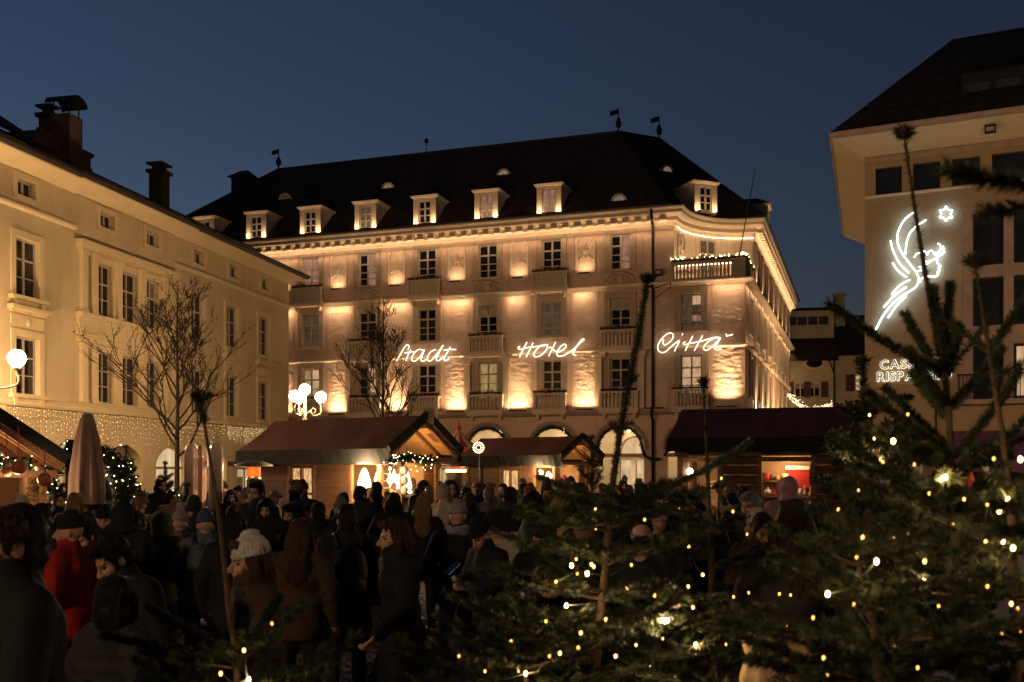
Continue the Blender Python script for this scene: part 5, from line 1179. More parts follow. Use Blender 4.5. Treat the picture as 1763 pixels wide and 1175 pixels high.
# ------------------------------------------------------------------ carousel top, light ring, heaters
cp = W(790, 740, 35); car = empty('carousel', (cp.x, 35, 0), .1, 'small carousel with red and white striped tent roofs between two stalls', 'carousel')
M_st = [mat('red_stripe', (.42, .05, .03), .8), mat('cream_stripe', (.60, .50, .32), .8)]
def tent(z0, z1, r0, r1, zv, n=20):
    for k in range(n):
        a, b = 2 * math.pi * k / n, 2 * math.pi * (k + 1) / n; mb = MB()
        P = lambda r, t, z: (r * math.cos(t), r * math.sin(t), z)
        rm, zm = (r0 + r1) / 2 * .9, (z0 + z1) / 2 - .04
        mb.quad(P(r1, a, z1), P(r1, b, z1), P(rm, b, zm), P(rm, a, zm)); mb.quad(P(rm, a, zm), P(rm, b, zm), P(r0, b, z0), P(r0, a, z0)); mb.poly([P(r0, a, z0), P(r0, b, z0), P(r0 * 1.01, b, zv), P(r0 * 1.01, (a + b) / 2, zv - .08), P(r0 * 1.01, a, zv)])
        mb.build('stripe_panel', M_st[k % 2], car)
ztop = cp.z
tent(ztop - .62, ztop - .03, .72, .06, ztop - .72, 16); tent(ztop - 1.06, ztop - .85, 1.05, .62, ztop - 1.3, 20)
MB().lathe([(.5, ztop - .9), (.55, ztop - .62)], n=16).build('drum', M_plank, car); MB().lathe([(.12, 0), (.1, ztop - .2)], n=12).build('mast', M_beam, car); MB().lathe([(1.0, 0), (1.0, .25), (.9, .3)], n=24).build('platform', M_plank, car)
for k in range(6): MB().tube([(.92 * math.cos(k), .92 * math.sin(k), .2), (.92 * math.cos(k), .92 * math.sin(k), ztop - 1.1)], .025, 6).build('post', M_st[1], car)
MB().lathe([(.05, ztop - .04), (.09, ztop + .05), (.03, ztop + .12), (.015, ztop + .35)], n=10).build('finial', M_st[0], car, True)
point('carousel_lamp', (cp.x, 33.6, ztop - 1.3), 14, WARM, .1)
rp_ = W(824, 771, 27.5); ring = empty('light_ring', rp_, 0, 'round ring of warm bulbs beside the striped carousel roof', 'light')
mb = MB(); mb.tube([(.135 * math.cos(t), 0, .135 * math.sin(t)) for t in [2 * math.pi * k / 20 for k in range(21)]], .02, 6, cap=False); mb.build('hoop', M_iron, ring)
mb = MB()
for k in range(14): mb.octa((.135 * math.cos(2 * math.pi * k / 14), -.03, .135 * math.sin(2 * math.pi * k / 14)), .024)
for k in range(8): mb.octa((.07 * math.cos(2 * math.pi * k / 8), -.03, .07 * math.sin(2 * math.pi * k / 8)), .018)
tag(mb.build('bulbs', mat('ring_bulb', (1, .8, .5), .4, emit=(1.0, .70, .36), estr=8), ring), kind='stuff'); MB().tube([(0, .02, -.15), (0, .02, -1.9 - .2)], .02, 6).build('pole', M_dark, ring)
hp = W(785, 811, 24.5); ih = empty('infrared_heater', (hp.x, hp.y, 0), 0, 'glowing bar heater hanging over the crowd right of the big stall', 'heater')
MB().box(-.24, .24, -.04, .04, hp.z - .03, hp.z + .03).build('glowing_bar', mat('heater_bar', (1, .6, .3), .4, emit=(1.0, .46, .14), estr=14), ih); MB().box(-.28, .28, -.02, .1, hp.z + .031, hp.z + .08).build('reflector', M_iron, ih)
for s in (-1, 1): MB().tube([(s * .62, .1, 0), (s * .62, .1, hp.z + .15)], .025, 6).build('post', M_dark, ih)
MB().beam((-.62, .1, hp.z + .12), (.62, .1, hp.z + .12), .03, .03).build('crossbar', M_dark, ih)
# patio heater
ph = W(437, 800, 19.5); P_ = empty('patio_heater', (ph.x, ph.y, 0), 0, 'tall steel patio heater with a wide hood and orange burner', 'patio heater')
M_steel = mat('brushed_steel', (.55, .5, .44), .3, metal=1.0)
zt = ph.z
MB().lathe([(.36, zt - .04), (.35, zt), (.18, zt + .055), (.03, zt + .075)], n=24).build('hood', M_iron, P_, True)
MB().lathe([(.12, zt - .23), (.13, zt - .2), (.13, zt - .05)], n=16).build('burner', mat('heater_mesh', (.2, .05, .02), .6, emit=(1.0, .16, .02), estr=.7), P_)
MB().lathe([(.10, zt - .30), (.15, zt - .30), (.15, zt - .27), (.13, zt - .265), (.15, zt - .25), (.15, zt - .235), (.1, zt - .232)], n=16).build('collar', M_steel, P_, True)
MB().lathe([(.05, .75), (.05, zt - .3)], n=12).build('post', M_steel, P_, True); MB().lathe([(.24, 0), (.24, .06), (.2, .08), (.2, .75), (.1, .8)], n=20).build('gas_housing', M_steel, P_, True)
point('heater_lamp', (ph.x, ph.y - .2, zt - .15), 5, (1.0, .35, .08), .1)
# folded parasols
def parasol(px, pyt, pyb, d, wpx, m, label, seed, cover=False):
    top, bot = W(px, pyt, d), W(px, pyb, d); r1 = wpx / F * d / 2; o = empty('folded_parasol', (top.x, d, 0), 0, label, 'parasol', 'folded parasols')
    prof = [(0.0, .18), (.02, .3), (.08, .42), (.3, .66), (.7, .93), (1.0, 1.0)] if not cover else [(0.0, .3), (.02, .6), (.08, .85), (.2, .95), (.8, .9), (1.0, .7)]
    n = 32; vs, fs = [], []; rg = random.Random(seed)
    for t, r in prof:
        for k in range(n):
            a = 2 * math.pi * k / n; f = 1 + (.16 if not cover else .10) * math.sin(a * 8 + seed) * min(1, t * 4) + .05 * math.sin(a * 3 + t * 4)
            vs.append((r * r1 * f * math.cos(a), r * r1 * f * math.sin(a), top.z + (bot.z - top.z) * t))
    for i in range(len(prof) - 1):
        for k in range(n): fs.append((i * n + k, i * n + (k + 1) % n, (i + 1) * n + (k + 1) % n, (i + 1) * n + k))
    fs.append(tuple(range(n))); MB().add(vs, fs).build('canopy' if not cover else 'plastic_cover', m, o, True)
    MB().tube([(0, 0, 0), (0, 0, top.z - .02)], .03, 8).build('pole', M_plank, o); MB().lathe([(.25, 0), (.25, .08), (.05, .1)], n=16).build('base', M_dark, o)
    return o
M_taupe = mat('taupe_canvas', (.30, .20, .145), .9, var=.15, vscale=3, bump=.3, bscale=25)
M_wrap = mat('clear_plastic_wrap', (.66, .47, .37), .16, var=.25, vscale=5, bump=.6, bscale=10, coat=.6, stretch=(1, 1, .3))
parasol(150, 712, 868, 13.8, 58, M_taupe, 'large folded taupe parasol near the left side', 2)
parasol(329, 764, 878, 19, 24, M_wrap, 'leftmost of three folded parasols wrapped in clear plastic', 3, True)
parasol(346, 766, 878, 19.5, 20, M_wrap, 'middle one of three folded parasols wrapped in clear plastic', 4, True)
parasol(372, 762, 880, 18, 25, M_wrap, 'rightmost of three folded parasols wrapped in clear plastic', 5, True)
o = empty('menu_board', W(122, 860, 17) * Vector((1, 1, 0)), R(20), 'tall narrow dark board beside the folded taupe parasol', 'board'); zt = W(122, 757, 17).z
MB().box(-.07, .07, -.03, .03, .0, zt).build('panel', M_plank, o); MB().box(-.085, -.071, -.04, .04, 0, zt + .01).build('edge_strip', M_goods[2], o)
# ------------------------------------------------------------------ trees
M_bark = mat('fir_bark', (.095, .062, .038), .9, var=.35, vscale=18, bump=.5, bscale=60)
M_needle = mat('fir_needles', (.036, .052, .020), .55, var=.4, vscale=14, spec=.35)
M_bark2 = mat('bare_bark', (.04, .027, .019), .9, var=.3, vscale=10, bump=.4, bscale=40)
M_wire = mat('light_cable', (.012, .018, .012), .6)
M_tbulb = [mat('tree_bulb_%d' % i, (1, .8, .5), .4, emit=(1.0, c, b), estr=e) for i, (c, b, e) in enumerate(((.44, .09, 4.5), (.46, .10, 10.0), (.52, .15, 36.0)))]

def needles_mesh(segs, dens, length, width, rng, flat=.35):
    """needles as folded slivers round every twig, built as arrays; one mesh for the whole crown"""
    P0 = np.array([s[0] for s in segs], dtype=np.float64); P1 = np.array([s[1] for s in segs], dtype=np.float64); k = np.array([s[2] for s in segs])
    L = np.linalg.norm(P1 - P0, axis=1); cnt = np.maximum(1, (L * dens * k).astype(int)); idx = np.repeat(np.arange(len(segs)), cnt); n = len(idx)
    t = rng.random(n)[:, None]; base = P0[idx] * (1 - t) + P1[idx] * t; d = (P1 - P0)[idx] / np.maximum(L[idx], 1e-9)[:, None]
    up = np.array([0, 0, 1.0]); x = np.cross(d, up); nx = np.linalg.norm(x, axis=1); x[nx < 1e-3] = [1, 0, 0]; x /= np.linalg.norm(x, axis=1)[:, None]; y = np.cross(x, d)
    a = rng.random(n) * 2 * np.pi; ca, sa = np.cos(a), np.sin(a); sa = np.where(sa < 0, sa * flat, sa)
    out = x * ca[:, None] + y * sa[:, None]; out /= np.linalg.norm(out, axis=1)[:, None]
    fw = rng.normal(.75, .22, n)[:, None]; dr = d * fw + out; dr /= np.linalg.norm(dr, axis=1)[:, None]
    ln = (length * rng.uniform(.7, 1.15, n))[:, None]; sd = np.cross(dr, d + rng.normal(0, .4, (n, 3))); sd /= np.maximum(np.linalg.norm(sd, axis=1), 1e-6)[:, None]
    tip = base + dr * ln + np.array([0, 0, -1.0]) * ln * rng.uniform(0, .12, n)[:, None]; mid = base + dr * ln * .45; w = width / 2
    V = np.empty((n, 4, 3)); V[:, 0] = base; V[:, 1] = mid + sd * w; V[:, 2] = tip; V[:, 3] = mid - sd * w
    me = bpy.data.meshes.new('needles'); me.vertices.add(n * 4); me.vertices.foreach_set('co', V.reshape(-1)); me.loops.add(n * 4); me.loops.foreach_set('vertex_index', np.arange(n * 4)); me.polygons.add(n); me.polygons.foreach_set('loop_start', np.arange(0, n * 4, 4)); me.update(calc_edges=True)
    return me
BRANCHPTS = {}
def fir(label, trunk, whorls, seed, dens=1000, nlen=.036, nw=.0042, r0=.03, twig_step=.095, leader=.55, lk=1.6, tag_name='fir_tree', explicit=(), group='fir trees round the square', twig=.42):
    """trunk: world points from the ground to the tip; whorls: (height, count, length, elevation in degrees)"""
    rg = random.Random(seed); T = [Vector(p) for p in trunk]; base = T[0].copy(); root = empty(tag_name, base, 0, label, 'fir tree', group)
    T = [p - base for p in T]; TP = smooth_path(T, 8)
    ht = TP[-1].z
    def at(z):
        for a, b in zip(TP[:-1], TP[1:]):
            if a.z <= z <= b.z: return a.lerp(b, (z - a.z) / max(1e-6, b.z - a.z))
        return TP[-1].copy()
    mb = MB(); mb.tube(TP, [max(.0055, r0 * .8 * (1 - p.z / ht) ** .8 + .004) for p in TP], 8); mb.build('trunk', M_bark, root, True)
    br = MB(); segs = []; pts = []
    for a, b in zip(TP[:-1], TP[1:]):
        if b.z > ht - leader: segs.append((a, b, lk))
    for k in range(4):                                            # buds at the tip
        a = 2 * math.pi * k / 4 + rg.random(); tip = TP[-1]; e = tip + Vector((math.cos(a) * .03, math.sin(a) * .03, .035)); br.tube([tip, e], [.005, .004], 5); segs.append((tip, e, 1.3))
    def branch(s, d, L, r, level=0, curve=.12, nk=1.0):
        n = max(4, int(L / .09)); P = [s]; cur = d.normalized(); z = Vector((0, 0, 1))
        for i in range(n):
            cur = (cur + z * curve * (i / n) * .5 + Vector((rg.gauss(0, .03), rg.gauss(0, .03), rg.gauss(0, .02)))).normalized(); P.append(P[-1] + cur * L / n)
        br.tube(P, [r * (1 - .75 * i / n) for i in range(n + 1)], 5 if level == 0 else 4, cap=False)
        for i in range(n):
            if level > 0 or i >= n * .12: segs.append((P[i], P[i + 1], 2.3 if level == 2 and L > .3 else 1.0))
        pts.extend(P[1:])
        if level < 2 and L > .13:
            q = .22 * L if level == 0 else .25 * L; sgn = rg.choice((-1, 1))
            while q < L * .95:
                i = min(n - 1, int(q / L * n)); p = P[i].lerp(P[i + 1], q / L * n - i); dd = (P[i + 1] - P[i]).normalized(); sd = dd.cross(z)
                if sd.length < .05: sd = Vector((rg.gauss(0, 1), rg.gauss(0, 1), 0))
                sd.normalize(); ang = R(rg.uniform(38, 58)); nd = dd * math.cos(ang) + sd * sgn * math.sin(ang) + z * rg.uniform(-.05, .16)
                l2 = (twig * (L - q) + .05) * rg.uniform(.7, 1.1) if level == 0 else (.5 * (L - q) + .02) * rg.uniform(.6, 1)
                if l2 > .04: branch(p, nd, l2, r * .5, level + 1, .06)
                sgn = -sgn; q += twig_step * (1 if level == 0 else 1.15) * rg.uniform(.7, 1.3)
    for zh, n, L, el in whorls:
        p = at(zh); off = rg.random() * 6.28
        for k in range(n):
            a = off + 2 * math.pi * k / n + rg.uniform(-.2, .2); e = R(el + rg.uniform(-8, 8)); branch(p + Vector((0, 0, rg.uniform(-.03, .03))), Vector((math.cos(a) * math.cos(e), math.sin(a) * math.cos(e), math.sin(e))), L * rg.uniform(.8, 1.12), max(.004, .011 * L + .003))
    for s, e in explicit:                                          # branches with a known reach
        s, e = Vector(s) - base, Vector(e) - base; d = e - s; branch(s, d.normalized() - Vector((0, 0, .08)), d.length * 1.03, .007, 2)
    tag(br.build('branches', M_bark, root, True), kind='stuff')
    me = needles_mesh(segs, dens, nlen, nw, np.random.default_rng(seed), .5); me.materials.append(M_needle); o = obj('needles', me, root); tag(o, kind='stuff')
    BRANCHPTS[seed] = [p + base for p in pts]
    return root
def G(px, Y): return Vector(((px - CX) / F * Y, Y, 0))
# centre tree: tall leader leaning right
D1 = 5.0
fir('tall fir with a long leaning leader, right of centre in front', [G(1015, D1), W(1025, 1175, D1), W(1040, 1000, D1), W(1052, 860, D1), W(1072, 720, D1), W(1095, 600, D1), W(1115, 488, D1)],
    [(.5, 5, .9, -2), (.86, 7, .9, 2), (1.0, 7, .85, 3), (1.16, 7, .78, 5), (1.34, 6, .68, 8), (1.52, 6, .54, 12), (1.66, 6, .5, 10), (1.80, 5, .5, 6), (2.12, 2, .10, 35), (2.35, 2, .07, 40)], 11, dens=1500, leader=1.0, lk=2.0,
    explicit=[(W(1050, 880, D1), W(1290, 775, D1 + .3)), (W(1050, 880, D1), W(868, 868, D1 + .1)), (W(1048, 905, D1), W(1180, 845, D1 - .2))])
# right tree with upswept branches
D2 = 3.9
fir('fir with upswept bare-tipped branches before the bank building', [G(1655, D2), W(1655, 1175, D2), W(1648, 1000, D2), W(1638, 800, D2), W(1626, 640, D2), W(1600, 510, D2), W(1575, 360, D2), W(1558, 240, D2)],
    [(.6, 5, .8, 0), (1.06, 7, .8, 2), (1.2, 7, .76, 4), (1.34, 7, .7, 6), (1.48, 6, .64, 9), (1.62, 6, .56, 12), (1.78, 6, .5, 16), (1.95, 5, .40, 22)], 12, dens=1500, leader=1.0, lk=.22,
    explicit=[(W(1626, 640, D2), W(1424, 535, D2 - .1)), (W(1626, 640, D2), W(1640, 497, D2 + .12)), (W(1626, 640, D2), W(1600, 500, D2 - .15)), (W(1628, 645, D2), W(1700, 545, D2 - .1)), (W(1628, 645, D2), W(1655, 560, D2 + .3)),
              (W(1636, 780, D2), W(1502, 665, D2 - .1)), (W(1636, 770, D2), W(1528, 672, D2 + .2)), (W(1636, 785, D2), W(1520, 740, D2 - .25)), (W(1638, 790, D2), W(1762, 640, D2 + .1)), (W(1638, 800, D2), W(1540, 780, D2)), (W(1640, 860, D2), W(1440, 745, D2 + .1)), (W(1632, 700, D2), W(1565, 600, D2 - .2)), (W(1632, 705, D2), W(1722, 600, D2 + .15)), (W(1634, 720, D2), W(1580, 640, D2 + .25)), (W(1640, 830, D2), W(1770, 715, D2 - .15)), (W(1640, 840, D2), W(1490, 790, D2 - .2)), (W(1630, 660, D2), W(1560, 545, D2 + .2)), (W(1642, 880, D2), W(1730, 800, D2 - .3))], twig=.26)
D4 = 3.6
fir('fir with a thin leader at the right edge', [G(1760, D4), W(1745, 1000, D4), W(1732, 800, D4), W(1716, 690, D4), W(1702, 600, D4), W(1680, 462, D4)],
    [(.6, 5, .7, 2), (1.15, 7, .66, 4), (1.32, 7, .6, 8), (1.5, 6, .54, 12), (1.68, 5, .46, 15), (1.85, 4, .38, 20)], 13, dens=1500, leader=.42, lk=.3,
    explicit=[(W(1703, 602, D4), W(1790, 470, D4)), (W(1704, 606, D4), W(1640, 555, D4 + .1)), (W(1710, 650, D4), W(1800, 600, D4 - .1))], twig=.26)
D3 = 3.3
fir('fir with a stout bare stem in the lower right', [G(1530, D3), W(1512, 1175, D3), W(1490, 1030, D3), W(1468, 930, D3), W(1455, 850, D3)],
    [(.6, 5, .66, 2), (1.1, 7, .66, 4), (1.24, 7, .6, 7), (1.38, 6, .52, 10), (1.52, 6, .42, 14), (1.66, 5, .3, 20)], 14, dens=1400, leader=.2, r0=.036)
D5 = 5.8
fir('slim fir with a bare pole-like leader before the right stall', [G(1228, D5), W(1226, 1050, D5), W(1221, 880, D5), W(1216, 760, D5), W(1211, 665, D5)],
    [(.4, 5, .8, 0), (.74, 6, .78, 2), (.98, 6, .7, 6), (1.2, 6, .6, 9), (1.42, 5, .46, 8), (1.62, 4, .3, 12)], 15, dens=1350, leader=.5, lk=.5, r0=.032)
D0 = 4.0
fir('small fir with a long bare stem in the left foreground', [G(412, D0), W(408, 1175, D0), W(395, 1060, D0), W(378, 900, D0), W(360, 780, D0), W(346, 695, D0)],
    [(.6, 5, .55, 8), (1.02, 6, .55, 12), (1.2, 4, .36, 20)], 16, dens=1500, leader=.08, r0=.022,
    explicit=[(W(400, 1130, D0), W(185, 1090, D0 - .2)), (W(398, 1120, D0), W(262, 1045, D0 + .2)), (W(402, 1130, D0), W(545, 1015, D0)), (W(402, 1150, D0), W(480, 1040, D0 - .2))])
D6 = 9.0
fir('bushy dark fir behind the leaning leader', [G(1020, D6), W(1020, 870, D6), W(1018, 758, D6)],
    [(.4, 7, .48, 20), (.65, 7, .46, 25), (.9, 7, .42, 30), (1.15, 7, .38, 38), (1.38, 7, .34, 45), (1.6, 7, .28, 50), (1.8, 6, .22, 58), (1.98, 5, .14, 62)], 17, dens=600, nlen=.032, nw=.005, leader=.25, twig_step=.08)
D7 = 4.6
fir('low fir in the bottom centre foreground', [G(905, D7), W(905, 1150, D7), W(900, 1040, D7)],
    [(.5, 5, .8, 4), (.78, 7, .8, 5), (.94, 7, .72, 8), (1.08, 6, .58, 12), (1.2, 5, .4, 20)], 18, dens=1500, leader=.12, explicit=[(W(880, 1150, D7), W(730, 1075, D7)), (W(890, 1130, D7), W(868, 1040, D7))])
D8 = 2.1
fir('fir outside the right edge whose top branch hangs into the view', [G(2010, D8), W(2000, 800, D8), W(1985, 300, D8), W(1978, 150, D8)],
    [(.6, 5, .5, 0), (1.2, 5, .5, 4), (1.8, 5, .42, 6)], 19, dens=1350, leader=.3, explicit=[(W(1990, 320, D8), W(1648, 296, D8 - .1)), (W(1990, 330, D8), W(1700, 350, D8 + .1))])
for i, (px, pt, d, lab) in enumerate([(218, 772, 22, 'small lit fir standing left of the wrapped parasols'), (284, 800, 21, 'low bushy fir at the foot of the bare tree'), (322, 838, 17, 'thin little fir in front of the wrapped parasols'), (1560, 690, 9.5, 'slim fir with lights behind the upswept fir'), (1485, 628, 7.5, 'thin stake-like fir tip right of the right stall'), (95, 812, 15.5, 'small dark fir left of the folded taupe parasol')]):
    zt = W(px, pt, d).z; n = 9
    fir(lab, [G(px, d), G(px, d) + Vector((.02, 0, zt * .5)), G(px, d) + Vector((0, 0, zt))], [(zt * (.2 + .72 * k / n), 7, zt * .33 * (1 - .85 * k / n), 8 + 4 * k) for k in range(n)], 40 + i, dens=500, nlen=.065, nw=.012, leader=.3, twig_step=.11)

# fairy lights on the firs: a cable and its bulbs, one string per tree
PB = [(11, D1, 'string of warm fairy lights on the leaning-leader fir', [(1048, 846), (1026, 878), (1026, 909), (1110, 895), (1015, 953), (992, 963), (984, 974), (1022, 976), (1018, 972), (994, 988), (1011, 988), (1087, 973), (957, 1002), (1154, 1005), (1043, 1067), (1095, 1111), (1127, 1025), (1141, 1100), (975, 1043), (1104, 1056), (1000, 1090), (1060, 1130), (1120, 1150), (1163, 1165), (1080, 1012)]),
      (18, D7, 'string of fairy lights on the low bottom-centre fir', [(940, 1070), (996, 1116), (946, 1130), (964, 1125), (835, 1156), (880, 1105), (905, 1160), (790, 1130)]),
      (15, D5 - .3, 'string of fairy lights on the slim pole-leader fir', [(1286, 920), (1262, 881), (1242, 824), (1227, 1060), (1273, 1067), (1193, 1046), (1295, 1005), (1289, 1021), (1263, 1028), (1307, 1035), (1342, 1023), (1361, 1025), (1355, 1079), (1352, 1102), (1324, 1110), (1381, 1124), (1185, 1010), (1210, 990), (1250, 1110), (1300, 1140)]),
      (14, D3, 'string of fairy lights on the stout-stemmed fir', [(1418, 1133), (1424, 1163), (1400, 1064), (1470, 1041), (1425, 1023), (1509, 967), (1486, 926), (1475, 960), (1540, 1110), (1580, 1150)]),
      (12, D2, 'string of fairy lights on the upswept fir', [(1562, 920), (1616, 1044), (1598, 1081), (1620, 825), (1592, 967), (1684, 968), (1538, 925), (1580, 905), (1535, 822), (1574, 800), (1516, 791), (1520, 796), (1538, 760), (1600, 850), (1660, 860), (1590, 1000), (1640, 1000), (1563, 714), (1628, 822), (1612, 829), (1640, 905)]),
      (13, D4, 'string of fairy lights on the right edge fir', [(1741, 1040), (1752, 1048), (1697, 933), (1727, 932), (1744, 944), (1711, 790), (1757, 791), (1700, 869), (1690, 905), (1720, 880), (1735, 860), (1700, 1010), (1725, 1090)]),
      (16, D0, 'short string of fairy lights on the small left fir', [(468, 1074), (428, 1170), (380, 1160), (420, 1120)]),
      (44, 7.4, 'short string of lights beside the right stall', [(1497, 715), (1505, 755), (1490, 800), (1478, 845)])]
for seed, d, lab, px in PB:
    rg = random.Random(seed); s = empty('fairy_light_string', W(px[0][0], px[0][1], d), 0, lab, 'fairy lights', 'fairy light strings on the firs'); o0 = s.location.copy(); P = [W(x, y, d + rg.uniform(-.45, .12)) - o0 for x, y in px]
    for q in BRANCHPTS.get(seed, []):
        if rg.random() < .0035: P.append(q - o0 + Vector((0, 0, .015)))
    P.sort(key=lambda p: (round((p.z) / .16), math.atan2(p.y, p.x))); wires = MB(); big = (1145, 1067)
    rr = .0042 * d / 5 + .0026
    mbs_ = [MB(), MB(), MB()]; lit = 0
    for p in P:
        q = rg.random(); c_ = 0 if q < .52 else (1 if q < .86 else 2); r_ = rr * (.8, 1.0, 1.2)[c_]; mbs_[c_].ell(p, (r_, r_, r_ * 1.4), 6, 4)
        if c_ == 2 and lit < 6: lit += 1; point('bulb_light', p + o0 + Vector((0, -.02, 0)), 2.2 * (d / 5) ** 2, (1.0, .62, .27), .02)
    for m_, k_ in zip(mbs_, M_tbulb):
        if m_.v: tag(m_.build('bulbs', k_, s), kind='stuff')
    for a, b in zip(P[:-1], P[1:]):
        if (b - a).length < .7: wires.tube([a, (a + b) / 2 + Vector((0, 0, -.03)), b], .0022, 3, cap=False)
    wires.build('cable', M_wire, s)
o = empty('globe_bulb', W(1145, 1067, 4.6), 0, 'single large bright bulb low in the centre fir', 'bulb'); MB().ell((0, 0, 0), .017, 14, 10).build('glass', mat('big_tree_bulb', (1, .8, .5), .4, emit=(1.0, .70, .36), estr=260), o, True); point('bulb_light', W(1145, 1067, 4.56), 6.0, (1.0, .62, .27), .03); MB().lathe([(.011, .014), (.011, .04)], n=8).build('socket', M_wire, o)
for px, py, d in ((218, 840, 21.6), (250, 850, 20.8), (195, 800, 21.7)):
    pass
# lights on the little firs at the back left
for seed, lab in ((40, 'string of lights on the small fir left of the wrapped parasols'), (41, 'string of lights on the low fir at the bare tree'), (42, 'string of lights on the thin little fir'), (45, 'string of lights on the small dark fir by the taupe parasol')):
    rg = random.Random(seed); s = empty('fairy_light_string', BRANCHPTS[seed][0], 0, lab, 'fairy lights', 'fairy light strings on the firs'); mb = MB()
    for q in BRANCHPTS[seed]:
        if rg.random() < .05: mb.octa(q - s.location + Vector((0, -.03, 0)), .011)
    tag(mb.build('bulbs', M_fairy, s), kind='stuff')

# burlap-wrapped tub between the firs
bt = empty('burlap_tub', G(1346, 4.4), 0, 'tree tub wrapped in creased pale burlap, lower right', 'tub'); zt = W(1346, 1098, 4.4).z; vs, fs = [], []; n = 40
for i, (t, r) in enumerate([(0, .19), (.3, .2), (.6, .19), (.86, .17), (.93, .15), (1.0, .17)]):
    for k in range(n):
        a = 2 * math.pi * k / n; f = 1 + .05 * math.sin(9 * a + i) + .03 * math.sin(17 * a); vs.append((r * f * math.cos(a), r * f * math.sin(a), zt * t))
for i in range(5):
    for k in range(n): fs.append((i * n + k, i * n + (k + 1) % n, (i + 1) * n + (k + 1) % n, (i + 1) * n + k))
fs.append(tuple(range(5 * n, 6 * n))); MB().add(vs, fs).build('wrap', mat('burlap', (.42, .29, .17), .95, var=.25, vscale=12, bump=.5, bscale=90), bt, True)
MB().tube([(.155 * math.cos(t), .155 * math.sin(t), zt * .93) for t in [2 * math.pi * k / 24 for k in range(25)]], .008, 5).build('twine', M_bark, bt)

# ------------------------------------------------------------------ bare trees
def bare_tree(label, px, d, ptop, pxw, seed, z_fork, lean=0.0, levels=6, spread=.5, r0=.09, upright=.35):
    rg = random.Random(seed); b = G(px, d); ht = W(px, ptop, d).z; root = empty('bare_tree', b, 0, label, 'tree', 'bare trees on the square'); tr = MB(); br = MB(); wid = pxw / F * d / 2
    P = smooth_path([(0, 0, 0), (lean * .3, 0, z_fork * .5), (lean * .6, 0, z_fork), (lean * .8, .05, z_fork + (ht - z_fork) * .35), (lean, 0, z_fork + (ht - z_fork) * .7), (lean * 1.1, .05, ht)], 6)
    tr.tube(P, [r0 * (1 - .93 * (p.z / ht) ** .8) + .004 for p in P], 9); tr.build('trunk', M_bark2, root, True)
    def grow(s, d_, L, r, lev):
        n = 5; Q = [s]; cur = d_.normalized()
        for i in range(n):
            cur = (cur + Vector((rg.gauss(0, .13), rg.gauss(0, .13), rg.gauss(.05, .1)))).normalized(); Q.append(Q[-1] + cur * L / n)
        br.tube(Q, [r * (1 - .6 * i / n) for i in range(n + 1)], 5 if r > .012 else 3, cap=False)
        if lev == 0:
            for q in Q[1:]:
                e = q + Vector((rg.gauss(0, .03), rg.gauss(0, .03), rg.gauss(.02, .03))); br.tube([q, e], [.007, .009], 3)
            return
        for k in range(rg.choice((3, 3, 4)) if lev > 1 else 3):
            i = rg.uniform(.35, 1.0) * n; j = min(n - 1, int(i)); p = Q[j].lerp(Q[j + 1], i - j); a = rg.random() * 6.28; sd = Vector((math.cos(a), math.sin(a), rg.uniform(-.1, .5))); nd = (Q[j + 1] - Q[j]).normalized() + sd * rg.uniform(.5, .95)
            grow(p, nd, L * rg.uniform(.5, .75), max(.0065, r * .6), lev - 1)
    m = 22
    for k in range(m):
        t = (k + .3) / m; z = z_fork * .92 + (ht * .93 - z_fork * .92) * t; a = k * 2.4 + rg.uniform(-.3, .3); p = min(P, key=lambda q: abs(q.z - z)); L = wid * (1.05 - .80 * t) * rg.uniform(.7, 1.1)
        grow(p, Vector((math.cos(a) * spread, math.sin(a) * spread, upright + .35 * t)), L, .036 * (1.1 - .75 * t), 3 if t < .85 else 2)
    br.build('crown', M_bark2, root, True)
    return root
bare_tree('bare tree with fine twigs in front of the cream building', 305, 29, 490, 270, 71, 2.55, .0, r0=.10, upright=.55, spread=.6)
bare_tree('bare tree in front of the hotel behind the big stall', 655, 37, 512, 200, 72, 2.6, .1, r0=.09, upright=.62, spread=.52)
# dark bird-like post top beside the left tree
# ------------------------------------------------------------------ people
WORK = bpy.data.scenes.new('workbench')          # an empty scene to fuse the bodies in, removed below
def voxel_mesh(mb, voxel, smooth=2, name='body'):
    """overlapping closed forms fused into one continuous skin"""
    me = mb.mesh(name); o = bpy.data.objects.new('tmp', me); WORK.collection.objects.link(o)
    md = o.modifiers.new('r', 'REMESH'); md.mode = 'VOXEL'; md.voxel_size = voxel; md.use_smooth_shade = True
    with bpy.context.temp_override(scene=WORK, view_layer=WORK.view_layers[0]): dg = bpy.context.evaluated_depsgraph_get(); r = bpy.data.meshes.new_from_object(o.evaluated_get(dg)); bpy.data.objects.remove(o); bpy.data.meshes.remove(me)
    if smooth:
        bm = bmesh.new(); bm.from_mesh(r)
        for _ in range(smooth): bmesh.ops.smooth_vert(bm, verts=bm.verts, factor=.5, use_axis_x=True, use_axis_y=True, use_axis_z=True)
        bm.to_mesh(r); bm.free()
    r.polygons.foreach_set('use_smooth', [True] * len(r.polygons)); r.name = name
    return r
def cap(mb, a, b, ra, rb, n=12):
    a, b = Vector(a), Vector(b); d = (b - a); L = d.length; d.normalize(); P, Rr = [], []
    for t in (-.98, -.8, -.5, 0): P.append(a + d * ra * t); Rr.append(ra * math.sqrt(1 - t * t))
    for t in (0, .5, .8, .98): P.append(b + d * rb * t); Rr.append(rb * math.sqrt(1 - t * t))
    return mb.tube(P, Rr, n)
